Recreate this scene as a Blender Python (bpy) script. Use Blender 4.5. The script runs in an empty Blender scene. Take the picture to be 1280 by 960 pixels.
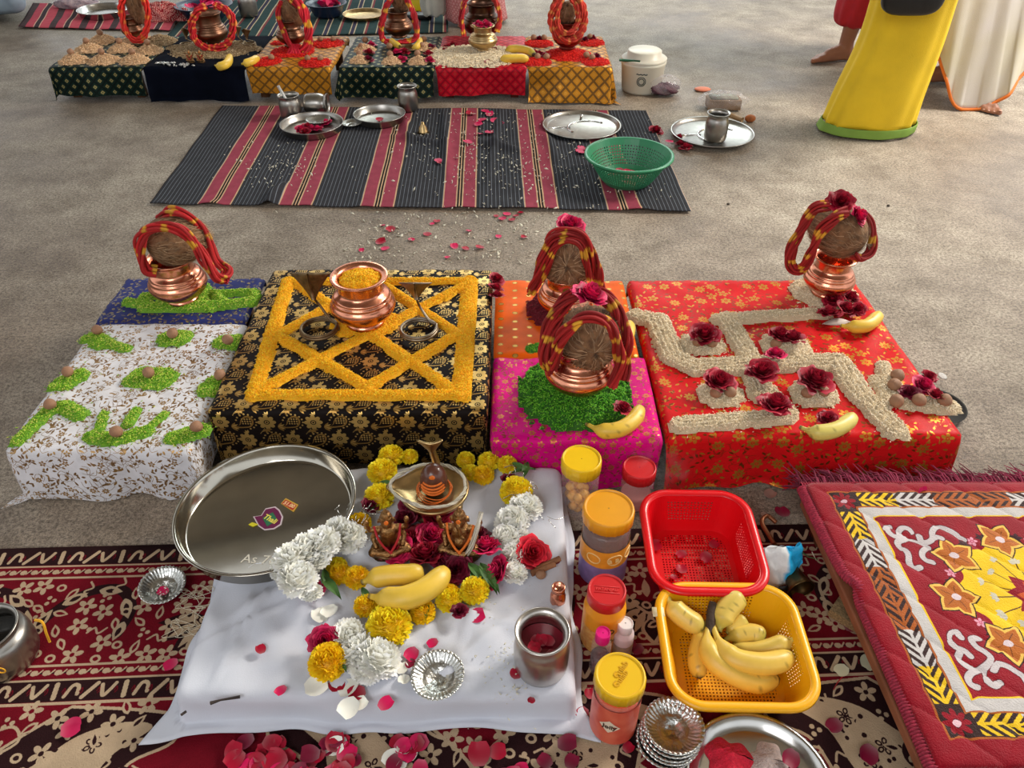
import bpy, math, random
import numpy as np
from mathutils import Vector, Matrix

# ------------------------------------------------------------------ camera, world, lights
sc = bpy.context.scene
CAM_H, TH, FPX = 1.21, math.radians(39), 961.0
cam = bpy.data.cameras.new('camera'); cam.lens = FPX/1280*36; cam.sensor_width = 36
cam.clip_start = .05
cam_o = bpy.data.objects.new('camera', cam); sc.collection.objects.link(cam_o)
cam_o.location = (0, 0, CAM_H); cam_o.rotation_euler = (math.pi/2-TH, 0, 0)
sc.camera = cam_o
sc.view_settings.view_transform = 'Standard'; sc.view_settings.look = 'None'
sc.view_settings.gamma = 1; sc.view_settings.use_curve_mapping = False
sc.view_settings.exposure = 0.45
wd = bpy.data.worlds.new('sky'); sc.world = wd; wd.use_nodes = True
bg = wd.node_tree.nodes['Background']; bg.inputs[0].default_value = (.93, .97, 1, 1); bg.inputs[1].default_value = .85
def area(name, loc, target, size, energy, col):
    l = bpy.data.lights.new(name, 'AREA'); l.shape = 'RECTANGLE'; l.size, l.size_y = size; l.energy = energy; l.color = col
    o = bpy.data.objects.new(name, l); sc.collection.objects.link(o); o.location = loc
    o.rotation_euler = (Vector(target)-Vector(loc)).to_track_quat('-Z', 'Y').to_euler()
    return o
area('hall_opening_light', (.5, 8.5, 3.2), (0, 1.6, 0), (4.0, 1.6), 100, (.86, 1, .97))
area('hall_key_light', (3.9, 3.6, 3.1), (.1, 1.1, 0), (1.6, 1.2), 215, (1, .94, .84))
area('front_fill_light', (-1.4, -2.4, 3.4), (0, 1.2, 0), (2.4, 1.6), 48, (.97, .98, 1))  # added soft fill from behind the camera, no real lamp of the hall

# ------------------------------------------------------------------ helpers
C = sc.collection
rnd = random.Random(7); R = np.random.default_rng(11)
sT, cT = math.sin(TH), math.cos(TH); PI = math.pi
def W(px, py, z=0.):            # where the sight line of a pixel meets the level z
    v = (py-480)/FPX; t = (CAM_H-z)/(sT+v*cT)
    return Vector(((px-640)/FPX*t, t*(cT-v*sT), z))
def zat(py, Y):                 # height of a pixel row at distance Y
    v = (py-480)/FPX
    return CAM_H - Y*(sT+v*cT)/(cT-v*sT)
def Q(px, py, Y):               # point at distance Y
    z = zat(py, Y); d = Y*cT+(CAM_H-z)*sT
    return Vector(((px-640)/FPX*d, Y, z))
def tag(o, label=None, cat=None, group=None, kind=None):
    if label: o['label'] = label
    if cat: o['category'] = cat
    if group: o['group'] = group
    if kind: o['kind'] = kind
    return o
def thing(name, label, cat, loc=(0, 0, 0), rz=0, group=None, kind=None):
    o = bpy.data.objects.new(name, None); C.objects.link(o); o.location = loc; o.rotation_euler = (0, 0, rz)
    o.empty_display_size = .02
    return tag(o, label, cat, group, kind)
def copy_tree(o, parent=None):
    c = o.copy(); C.objects.link(c)
    if parent: c.parent = parent
    for ch in list(o.children): copy_tree(ch, c)
    return c
def mesh(name, V, F, uv=None, col=None, smooth=True):
    V = np.asarray(V, dtype=np.float64).reshape(-1, 3)
    me = bpy.data.meshes.new(name)
    if isinstance(F, np.ndarray): Fl = [F]
    elif len(F) and isinstance(F[0], np.ndarray): Fl = [f for f in F if len(f)]
    else:
        by = {}
        for f in F: by.setdefault(len(f), []).append(f)
        Fl = [np.array(v) for v in by.values()]
    idx = np.concatenate([f.reshape(-1) for f in Fl]).astype(np.int32)
    tot = np.concatenate([np.full(len(f), f.shape[1]) for f in Fl]).astype(np.int32)
    st = np.concatenate([[0], np.cumsum(tot)[:-1]]).astype(np.int32)
    me.vertices.add(len(V)); me.vertices.foreach_set('co', V.reshape(-1))
    me.loops.add(len(idx)); me.loops.foreach_set('vertex_index', idx)
    me.polygons.add(len(tot)); me.polygons.foreach_set('loop_start', st); me.polygons.foreach_set('loop_total', tot)
    me.polygons.foreach_set('use_smooth', np.full(len(tot), smooth))
    if uv is not None:
        l = me.uv_layers.new(name='UVMap'); l.data.foreach_set('uv', np.asarray(uv, dtype=np.float64)[idx].reshape(-1))
    if col is not None:
        a = me.color_attributes.new('col', 'FLOAT_COLOR', 'POINT')
        col = np.asarray(col, dtype=np.float64)
        if col.shape[1] == 3: col = np.hstack([col, np.ones((len(col), 1))])
        a.data.foreach_set('color', col.reshape(-1))
    me.update(calc_edges=True)
    return me
def obj(name, me, mat=None, parent=None, loc=None, rot=None, scale=None):
    if isinstance(me, tuple): me = mesh(name, *me)
    o = bpy.data.objects.new(name, me); C.objects.link(o)
    if mat is not None and not me.materials: me.materials.append(mat)
    if parent is not None: o.parent = parent
    if loc is not None: o.location = loc
    if rot is not None: o.rotation_euler = rot
    if scale is not None: o.scale = (scale,)*3 if isinstance(scale, (int, float)) else scale
    return o
def solid(o, t, off=-1):
    m = o.modifiers.new('solid', 'SOLIDIFY'); m.thickness = t; m.offset = off; return o
def bevel(o, w=.003, n=2):
    m = o.modifiers.new('bevel', 'BEVEL'); m.width = w; m.segments = n; m.limit_method = 'ANGLE'; return o
def join(*ms):                  # several (V, F[, uv]) into one
    Vs, Fs, k = [], [], 0
    for m in ms:
        V = np.asarray(m[0], dtype=float).reshape(-1, 3); Vs.append(V)
        Fm = [m[1]] if isinstance(m[1], np.ndarray) else m[1]
        for f in Fm:
            Fs.append(np.atleast_2d(np.asarray(f))+k)
        k += len(V)
    return np.vstack(Vs), Fs
def gridF(nu, nv, wrap=False, off=0):
    i = np.arange(nu if wrap else nu-1); j = np.arange(nv-1)
    I, J = np.meshgrid(i, j, indexing='ij'); I2 = (I+1) % nu
    return (np.stack([I*nv+J, I2*nv+J, I2*nv+J+1, I*nv+J+1], -1).reshape(-1, 4)+off)
def lathe(prof, n=40, cap=False, uvx=False):
    prof = np.array(prof, float); m = len(prof)
    k = n+1 if uvx else n
    a = np.arange(k)*2*PI/n
    V = np.stack([np.cos(a)[:, None]*prof[None, :, 0], np.sin(a)[:, None]*prof[None, :, 0], np.broadcast_to(prof[None, :, 1], (k, m))], -1).reshape(-1, 3)
    F = [gridF(k, m, not uvx)]
    if cap: F.append(np.array([[i*m for i in range(n)][::-1]]))
    if uvx:
        L = np.concatenate([[0], np.cumsum(np.hypot(*np.diff(prof, axis=0).T))])
        uv = np.stack([np.repeat(a/(2*PI), m), np.tile(L/L[-1], k)], -1)
        return V, F, uv
    return V, F
def spline(pts, n=8):           # Catmull-Rom
    P = [np.array(p, float) for p in pts]; P = [2*P[0]-P[1]]+P+[2*P[-1]-P[-2]]
    out = []
    for i in range(1, len(P)-2):
        for k in range(n):
            t = k/n
            out.append(.5*((2*P[i])+(-P[i-1]+P[i+1])*t+(2*P[i-1]-5*P[i]+4*P[i+1]-P[i+2])*t*t+(-P[i-1]+3*P[i]-3*P[i+1]+P[i+2])*t**3))
    out.append(P[-2]); return np.array(out)
def frames(P):
    T = np.gradient(P, axis=0); T /= np.linalg.norm(T, axis=1)[:, None]+1e-9
    a = np.array([0, 0, 1.]) if abs(T[0][2]) < .9 else np.array([1., 0, 0])
    N = []; n = a-T[0]*a.dot(T[0]); n /= np.linalg.norm(n)
    for t in T:
        n = n-t*n.dot(t); n /= np.linalg.norm(n)+1e-9; N.append(n)
    N = np.array(N); return T, N, np.cross(T, N)
def tube(P, r, n=8, caps=True, flat=1.):
    P = np.asarray(P, float); r = np.broadcast_to(np.asarray(r, float), (len(P),))
    T, N, B = frames(P); a = np.arange(n)*2*PI/n
    V = P[:, None]+r[:, None, None]*(np.cos(a)[None, :, None]*N[:, None]*flat+np.sin(a)[None, :, None]*B[:, None])
    m = len(P); V = V.transpose(1, 0, 2).reshape(-1, 3)
    F = [gridF(n, m, True)]
    if caps: F += [np.array([[i*m for i in range(n)]]), np.array([[i*m+m-1 for i in range(n)][::-1]])]
    return V, F
def box(x0, x1, y0, y1, z0, z1):
    V = [(x, y, z) for z in (z0, z1) for y in (y0, y1) for x in (x0, x1)]
    return np.array(V, float), np.array([[0, 2, 3, 1], [4, 5, 7, 6], [0, 1, 5, 4], [1, 3, 7, 5], [3, 2, 6, 7], [2, 0, 4, 6]])
def ball(c, r, nu=12, nv=8):
    r = np.broadcast_to(np.array(r, float), (3,))
    v = np.linspace(0, PI, nv+1); p = np.stack([np.sin(v), -np.cos(v)], -1); p[0, 0] = p[-1, 0] = 1e-4
    V, F = lathe(p, nu); return V*r+np.array(c), F
def capsule(a, b, ra, rb, n=10):
    a, b = np.array(a, float), np.array(b, float); d = b-a; L = np.linalg.norm(d); d = d/(L+1e-9)
    ts = np.array([-1, -.7, -.35, 0]); P, r = [], []
    for k in (-.99, -.85, -.5, 0): P.append(a+d*ra*k); r.append(ra*math.sqrt(1-k*k))
    for k in (.33, .66): P.append(a+(b-a)*k); r.append(ra+(rb-ra)*k)
    for k in (0, .5, .85, .99): P.append(b+d*rb*k); r.append(rb*math.sqrt(1-k*k))
    return tube(P, r, n)
def remesh(o, vox, smooth=3):
    m = o.modifiers.new('remesh', 'REMESH'); m.mode = 'VOXEL'; m.voxel_size = vox; m.use_smooth_shade = True
    if smooth:
        s = o.modifiers.new('smooth', 'SMOOTH'); s.iterations = smooth; s.factor = .5
    return o
def wob(x, y, s=0):             # smooth cheap noise
    return (np.sin(x*1.7+s)+np.sin(y*2.3+s*1.3+1)+np.sin((x+y)*1.1+s*2.1)+np.sin((x*.6-y*1.9)+s*.7))/4

# ------------------------------------------------------------------ materials
def nt(m): return m.node_tree.nodes, m.node_tree.links
def lin(c): return tuple((x/255/12.92 if x/255 <= .04045 else ((x/255+.055)/1.055)**2.4) for x in c)
_mc = {}
def M(name, col, rough=.6, metal=0., var=.0, vs=25., bump=0., bs=150., vcol=False, alpha=None, trans=0., spec=None, sheen=0., sub=0., col2=None, ior=None, detail=4, coat=0.):
    if name in _mc: return _mc[name]
    m = bpy.data.materials.new(name); m.use_nodes = True; N, L = nt(m); b = N['Principled BSDF']
    c = lin(col); b.inputs['Base Color'].default_value = (*c, 1); b.inputs['Roughness'].default_value = rough; b.inputs['Metallic'].default_value = metal
    tc = N.new('ShaderNodeTexCoord'); out = None
    if vcol:
        a = N.new('ShaderNodeVertexColor'); a.layer_name = 'col'; out = a.outputs[0]
    if var or col2:
        n = N.new('ShaderNodeTexNoise'); n.inputs['Scale'].default_value = vs; n.inputs['Detail'].default_value = detail; L.new(tc.outputs['Object'], n.inputs['Vector'])
        r = N.new('ShaderNodeMapRange'); r.inputs[1].default_value = .3; r.inputs[2].default_value = .7; L.new(n.outputs[0], r.inputs[0])
        mx = N.new('ShaderNodeMix'); mx.data_type = 'RGBA'; L.new(r.outputs[0], mx.inputs[0])
        if col2: mx.inputs[6].default_value = (*c, 1); mx.inputs[7].default_value = (*lin(col2), 1)
        else:
            mx.inputs[6].default_value = (*[x*(1-var) for x in c], 1); mx.inputs[7].default_value = (*[min(1, x*(1+var)) for x in c], 1)
        if out is not None:
            mu = N.new('ShaderNodeMix'); mu.data_type = 'RGBA'; mu.blend_type = 'MULTIPLY'; mu.inputs[0].default_value = 1
            L.new(mx.outputs[2], mu.inputs[6]); L.new(out, mu.inputs[7]); out = mu.outputs[2]
        else: out = mx.outputs[2]
    if out is not None: L.new(out, b.inputs['Base Color'])
    if bump:
        n = N.new('ShaderNodeTexNoise'); n.inputs['Scale'].default_value = bs; n.inputs['Detail'].default_value = 3; L.new(tc.outputs['Object'], n.inputs['Vector'])
        bp = N.new('ShaderNodeBump'); bp.inputs['Strength'].default_value = bump; bp.inputs['Distance'].default_value = .004; L.new(n.outputs[0], bp.inputs['Height']); L.new(bp.outputs[0], b.inputs['Normal'])
    if trans: b.inputs['Transmission Weight'].default_value = trans
    if ior: b.inputs['IOR'].default_value = ior
    if alpha is not None: b.inputs['Alpha'].default_value = alpha
    if spec is not None: b.inputs['Specular IOR Level'].default_value = spec
    if sheen: b.inputs['Sheen Weight'].default_value = sheen
    if coat: b.inputs['Coat Weight'].default_value = coat
    if sub: b.inputs['Subsurface Weight'].default_value = sub; b.inputs['Subsurface Radius'].default_value = (.01, .005, .003)
    _mc[name] = m; return m
def MI(name, cv, tile, rough=.5, metal=0., bump=.15, bs=500., gold=True, sheen=0.):   # woven pattern painted by the Cv painter below
    m = bpy.data.materials.new(name); m.use_nodes = True; N, L = nt(m); b = N['Principled BSDF']
    h, w = cv.a.shape[:2]; im = bpy.data.images.new(name+'_pattern', w, h, alpha=True)
    px = np.ones((h, w, 4), np.float32); px[..., :3] = cv.a[::-1]/255.
    px[..., 3] = 1.; im.pixels.foreach_set(px.reshape(-1)); im.pack()
    t = N.new('ShaderNodeTexImage'); t.image = im; u = N.new('ShaderNodeUVMap'); mp = N.new('ShaderNodeMapping')
    mp.inputs['Scale'].default_value = (1/tile[0], 1/tile[1], 1)
    L.new(u.outputs[0], mp.inputs[0]); L.new(mp.outputs[0], t.inputs[0])
    tc = N.new('ShaderNodeTexCoord'); n = N.new('ShaderNodeTexNoise'); n.inputs['Scale'].default_value = 30; n.inputs['Detail'].default_value = 5
    L.new(tc.outputs['Object'], n.inputs[0]); r = N.new('ShaderNodeMapRange'); r.inputs[3].default_value = .72; r.inputs[4].default_value = 1.25; L.new(n.outputs[0], r.inputs[0])
    mu = N.new('ShaderNodeMix'); mu.data_type = 'RGBA'; mu.blend_type = 'MULTIPLY'; mu.inputs[0].default_value = 1
    L.new(t.outputs[0], mu.inputs[6]); L.new(r.outputs[0], mu.inputs[7]); L.new(mu.outputs[2], b.inputs['Base Color'])
    b.inputs['Roughness'].default_value = rough; b.inputs['Sheen Weight'].default_value = sheen; b.inputs['Specular IOR Level'].default_value = .08
    if metal:
        g = bpy.data.images.new(name+'_thread', w, h); px[..., :3] = cv.m[::-1][..., None]; g.colorspace_settings.name = 'Non-Color'
        g.pixels.foreach_set(px.reshape(-1)); g.pack(); t2 = N.new('ShaderNodeTexImage'); t2.image = g; L.new(mp.outputs[0], t2.inputs[0])
        k = N.new('ShaderNodeMath'); k.operation = 'MULTIPLY'; k.inputs[1].default_value = metal; L.new(t2.outputs[0], k.inputs[0]); L.new(k.outputs[0], b.inputs['Metallic'])
        r2 = N.new('ShaderNodeMapRange'); r2.inputs[3].default_value = rough; r2.inputs[4].default_value = .36; L.new(t2.outputs[0], r2.inputs[0]); L.new(r2.outputs[0], b.inputs['Roughness'])
    if bump:
        n2 = N.new('ShaderNodeTexNoise'); n2.inputs['Scale'].default_value = bs; L.new(tc.outputs['Object'], n2.inputs[0])
        bp = N.new('ShaderNodeBump'); bp.inputs['Strength'].default_value = bump; bp.inputs['Distance'].default_value = .003; L.new(n2.outputs[0], bp.inputs['Height']); L.new(bp.outputs[0], b.inputs['Normal'])
    return m
class Cv:                       # a tiny painter for woven patterns, in metres
    def __init__(s, w, h, ppm, col, wrap=True):
        s.W, s.H = w, h; s.nx, s.ny = int(round(w*ppm)), int(round(h*ppm)); s.p = s.nx/w
        s.a = np.empty((s.ny, s.nx, 3), np.float32); s.a[:] = col; s.m = np.zeros((s.ny, s.nx), np.float32); s.wrap = wrap
    def _put(s, x0, x1, y0, y1, fn, col, g):
        i0, i1, j0, j1 = int(x0*s.p)-2, int(x1*s.p)+3, int(y0*s.p)-2, int(y1*s.p)+3
        if not s.wrap: i0, j0, i1, j1 = max(i0, 0), max(j0, 0), min(i1, s.nx), min(j1, s.ny)
        if i1 <= i0 or j1 <= j0: return
        I, J = np.arange(i0, i1), np.arange(j0, j1); X, Y = np.meshgrid((I+.5)/s.p, (J+.5)/s.p)
        k = fn(X, Y); JJ, II = np.meshgrid(J % s.ny, I % s.nx, indexing='ij')
        JJ, II = JJ[k], II[k]; s.a[JJ, II] = col; s.m[JJ, II] = g
    def ell(s, x, y, rx, ry=None, a=0, col=(0, 0, 0), g=0):
        ry = ry or rx; q = max(rx, ry); c, n = math.cos(a), math.sin(a)
        s._put(x-q, x+q, y-q, y+q, lambda X, Y: (((X-x)*c+(Y-y)*n)/rx)**2+((-(X-x)*n+(Y-y)*c)/ry)**2 < 1, col, g)
    def leaf(s, x, y, L, w, a, col, g=0):   # pointed leaf starting at x,y
        c, n = math.cos(a), math.sin(a)
        def f(X, Y):
            u = (X-x)*c+(Y-y)*n; v = -(X-x)*n+(Y-y)*c; t = np.clip(u/L, 0, 1)
            return (u > 0) & (u < L) & (abs(v) < w*np.sin(PI*t**.8))
        s._put(x-L, x+L, y-L, y+L, f, col, g)
    def line(s, pts, w, col, g=0, taper=False):
        P = np.array(pts, float); n = len(P)-1
        for i in range(n):
            (ax, ay), (bx, by) = P[i], P[i+1]; ww = w*(1-.75*i/n) if taper else w; hh = ww/2
            def f(X, Y):
                dx, dy = bx-ax, by-ay; t = np.clip(((X-ax)*dx+(Y-ay)*dy)/(dx*dx+dy*dy+1e-12), 0, 1)
                return np.hypot(X-ax-t*dx, Y-ay-t*dy) < hh
            s._put(min(ax, bx)-hh, max(ax, bx)+hh, min(ay, by)-hh, max(ay, by)+hh, f, col, g)
    def curve(s, pts, w, col, g=0, taper=False, n=6):
        s.line(spline([(p[0], p[1], 0) for p in pts], n)[:, :2], w, col, g, taper)
    def poly(s, pts, col, g=0):
        P = np.array(pts, float)
        def f(X, Y):
            k = np.zeros(X.shape, bool)
            for (ax, ay), (bx, by) in zip(P, np.roll(P, -1, 0)):
                c = ((ay > Y) != (by > Y)) & (X < (bx-ax)*(Y-ay)/(by-ay+1e-12)+ax); k ^= c
            return k
        s._put(P[:, 0].min(), P[:, 0].max(), P[:, 1].min(), P[:, 1].max(), f, col, g)
    def flower(s, x, y, r, n, col, eye, g=0, a=0, fat=.36):
        for k in range(n):
            t = a+k*2*PI/n; s.ell(x+r*.62*math.cos(t), y+r*.62*math.sin(t), r*.42, r*fat*1.9*2.6/n if n > 5 else r*.3, t, col, g)
        s.ell(x, y, r*.3, col=eye); s.ell(x, y, r*.16, col=col, g=g)
    def rect(s, x0, x1, y0, y1, col, g=0): s._put(x0, x1, y0, y1, lambda X, Y: (X > x0) & (X < x1) & (Y > y0) & (Y < y1), col, g)

# --- brocade patterns
def brocade_black():
    g1, g2, k = (205, 168, 98), (165, 126, 66), (24, 17, 15)
    c = Cv(.098, .098, 3600, k)
    for fx, fy in ((.024, .024), (.073, .073)):
        for q in range(8):
            t = q*PI/4; c.ell(fx+.0125*math.cos(t), fy+.0125*math.sin(t), .0072, .0052, t, g1, 1)
        c.ell(fx, fy, .0062, col=k); c.ell(fx, fy, .0042, col=g1, g=1); c.ell(fx, fy, .0022, col=k)
        px, py = fx+.049, fy+.000                     # paisley
        S2 = 1.28; PP = lambda a, e: (px+a*S2, py+e*S2)
        body = spline([(*PP(a, e), 0) for a, e in [(-.018, .013), (-.008, .006), (-.004, -.004), (.003, -.012), (.012, -.013), (.017, -.006), (.016, .003), (.010, .010), (.001, .012), (-.008, .013), (-.018, .013)]], 4)[:, :2]
        c.poly(body, g2, 1); c.poly([(px+.004+(a-px-.004)*.78, py+(e-py)*.78) for a, e in body], k)
        for q in range(11):
            t = -2.9+q*.42; x_, y_ = PP(.005+.0165*math.cos(t), -.001+.0150*math.sin(t)); c.ell(x_, y_, .0021, col=g1, g=1)
        for q in range(12): x_, y_ = PP(-.001+(q % 4)*.0042, -.007+(q//4)*.0048); c.ell(x_, y_, .0018, .0022, col=g1, g=1)
        for q in range(5):
            t = -.9+q*.42; c.leaf(px-.028, py+.014, .017, .0026, t, g1 if q % 2 else g2, 1)
        for q in range(4): c.leaf(fx-.004, fy+.019, .012, .0024, .1+q*.8, g2, 1)
        for q in range(3): c.leaf(fx+.004, fy-.019, .010, .0022, 3.4+q*.7, g1, 1)
        for q in range(6): c.ell(fx-.018+q*.002, fy+.030-q*.0025, .0011, col=g1, g=1)
    return c
def scatter_pattern(w, bgc, g1, g2, k, seed, nfl, nlf, rf, lf, ppm=2600, twig=0):
    c = Cv(w, w, ppm, bgc); q = random.Random(seed)
    for i in range(twig):
        x, y, a = q.random()*w, q.random()*w, q.random()*6.3; r = lf*1.3
        c.curve([(x, y), (x+r*math.cos(a), y+r*math.sin(a)), (x+r*1.6*math.cos(a+.8), y+r*1.6*math.sin(a+.8)), (x+r*1.3*math.cos(a+1.5), y+r*1.3*math.sin(a+1.5))], .0009, g2, 1)
    for i in range(nlf):
        x, y, a = q.random()*w, q.random()*w, q.random()*6.3; c.leaf(x, y, lf*q.uniform(.7, 1.3), lf*.22, a, g2 if q.random() < .6 else g1, 1)
    pts = []
    for i in range(nfl*30):
        x, y = q.random()*w, q.random()*w
        if all(min(abs(x-a), w-abs(x-a))**2+min(abs(y-b), w-abs(y-b))**2 > (rf*2.3)**2 for a, b in pts): pts.append((x, y))
        if len(pts) >= nfl: break
    for x, y in pts: c.ell(x, y, rf*1.15, col=bgc); c.flower(x, y, rf, q.choice((5, 6, 8)), g1, k, 1, q.random()*3)
    return c
def lattice(bgc, ln, dot, w=.05, dg=1):
    c = Cv(w, w, 2400, bgc)
    for s in (-1, 1):
        for k in (-1, 0, 1, 2): c.line([(-w*.1, (w*k-s*w*.1)), (w*1.1, w*k+s*w*1.1)], w*.17, ln)
    for x, y in ((.5, 0), (0, .5), (1, .5), (.5, 1)):
        x, y = x*w, y*w; d = w*.19; c.poly([(x-d, y), (x, y-d), (x+d, y), (x, y+d)], dot, dg)
        d *= .45; c.ell(x, y, d*.5, col=bgc)
    return c
def stripes(spec, h=.02, ppm=1200):
    tot = sum(a for a, _ in spec); c = Cv(tot, h, ppm, (0, 0, 0)); x = 0
    for wd_, col in spec: c.rect(x, x+wd_+.001, -.01, h+.01, col); x += wd_
    return c, tot

# ------------------------------------------------------------------ shared materials
copper = M('copper', (226, 150, 120), .24, 1, var=.2, vs=30, bump=.14, bs=60)
copper_dark = M('dark_copper', (128, 92, 72), .4, 1, var=.25, vs=30, bump=.12, bs=60)
brass = M('brass', (186, 158, 112), .36, 1, var=.25, vs=40, bump=.1, bs=90)
bronze = M('old_bronze', (128, 108, 82), .5, 1, var=.4, vs=60, bump=.25, bs=160)
steel = M('steel', (200, 198, 194), .2, 1, var=.08, vs=30, bump=.03, bs=30)
steel_dull = M('dull_steel', (168, 164, 158), .33, 1, var=.12, vs=40)
foil = M('foil', (196, 196, 192), .3, 1, bump=.35, bs=140)
husk = M('coconut_husk', (150, 110, 75), .9, col2=(95, 66, 44), vs=70, bump=.8, bs=260)
fibre = M('coconut_fibre', (172, 128, 86), .9, vcol=True)
thread = M('sacred_thread', (255, 255, 255), .75, vcol=True, bump=.5, bs=900)
petal_m = M('rose_petal', (255, 255, 255), .5, vcol=True, sub=.06, spec=.3)
white_m = M('white_petals', (255, 255, 255), .6, vcol=True, spec=.1)
nut_m = M('areca_nut', (176, 132, 100), .6, col2=(132, 92, 66), vs=60, bump=.25, bs=300)
grain_m = M('grain', (255, 255, 255), .6, vcol=True, spec=.12)
bed_m = M('grain_bed', (255, 255, 255), .9, vcol=True, bump=1., bs=420)
banana_m = M('banana_skin', (255, 255, 255), .42, vcol=True, var=.08, vs=60)
wood = M('bench_wood', (120, 78, 48), .6, var=.3, vs=18, bump=.2)
wood_red = M('red_bench_wood', (120, 48, 38), .6, var=.2)
leaf_m = M('leaf', (66, 104, 44), .5, var=.3, vs=60)
glassy = M('clear_plastic', (240, 240, 240), .08, trans=.95, ior=1.15)
white_thread = M('cotton_thread', (226, 216, 192), .85, var=.15, vs=90)

# ------------------------------------------------------------------ builders
def drape(x0, x1, y0, y1, z, hf, hb, hl, hr, step=.012, flare=.12, seed=0, floor=.004, wr=.0016, wave=.012, r=.012, hemw=.01, shear=0.):
    s = np.arange(-hl, (x1-x0)+hr+step*.5, step); t = np.arange(-hf, (y1-y0)+hb+step*.5, step)
    S, T = np.meshgrid(s, t, indexing='ij'); S0, T0 = S.copy(), T.copy(); w, d = x1-x0, y1-y0
    S = np.where(S < 0, S*(1+hemw*8*wob(T*9, T*3, seed)), S); T = np.where(T < 0, T*(1+hemw*8*wob(S0*9, S0*4, seed+1)), T)
    ds = np.where(S < r, S-r, np.where(S > w-r, S-w+r, 0)); dt = np.where(T < r, T-r, np.where(T > d-r, T-d+r, 0))
    dd = np.hypot(ds, dt)+1e-9; ux, uy = ds/dd, dt/dd; q = r*PI/2
    a = np.clip(dd/r, 0, PI/2); out = r*np.sin(a); dn = r*(1-np.cos(a)); e = np.maximum(dd-q, 0)
    fl = flare*(.6+.8*wob(S0*14, T0*14, seed+3)); out += e*fl; dn += e*.985
    zz = z-dn; ex = np.maximum(floor-zz, 0); out += ex; zz = np.maximum(zz, floor)
    ph = np.where(abs(dt) > abs(ds), S0, T0); amp = wave*np.clip(e/.08, 0, 1.3)
    out += amp*(np.sin(ph*38+seed+2*np.sin(ph*9+seed))*.5+.5*np.sin(ph*17+seed*2))*np.where(e > 0, 1, 0)
    X = x0+np.clip(S, r, w-r)+ux*out; Y = y0+np.clip(T, r, d-r)+uy*out
    zz = zz+wr*wob(S0*22, T0*22, seed+5)*np.where(e > 0, 0, 1)+wr*.7*np.sin(S0*70+4*np.sin(T0*15+seed))*np.where(e > 0, 0, 1)+np.where(ex > 0, .004*(1+wob(X*40, Y*40, seed)), 0)
    V = np.stack([X+shear*(Y-y0), Y, zz], -1).reshape(-1, 3); uv = np.stack([S0, T0], -1).reshape(-1, 2)
    return V, gridF(len(s), len(t)), uv
def low_table(label, x0, x1, y0, y1, z, m=wood, loc_name='low_table', cat='low table', group=None):
    t = thing(loc_name, label, cat, ((x0+x1)/2, (y0+y1)/2, 0), group=group); w, d = (x1-x0)/2-.018, (y1-y0)/2-.018
    bevel(obj('table_board', box(-w, w, -d, d, z-.03, z-.012), m, t))
    for sx in (-1, 1):
        for sy in (-1, 1):
            cx, cy = sx*(w-.03), sy*(d-.03); obj('leg', box(cx-.018, cx+.018, cy-.018, cy+.018, 0.006, z-.03), m, t)
    return t
_cloth = 0
def cloth(name, label, mat, *a, th=.0012, cat='tablecloth', group=None, **k):
    global _cloth; _cloth += 1
    o = obj(name, drape(*a, seed=_cloth*1.7, **k), mat); return tag(o, label, cat, group)

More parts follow.
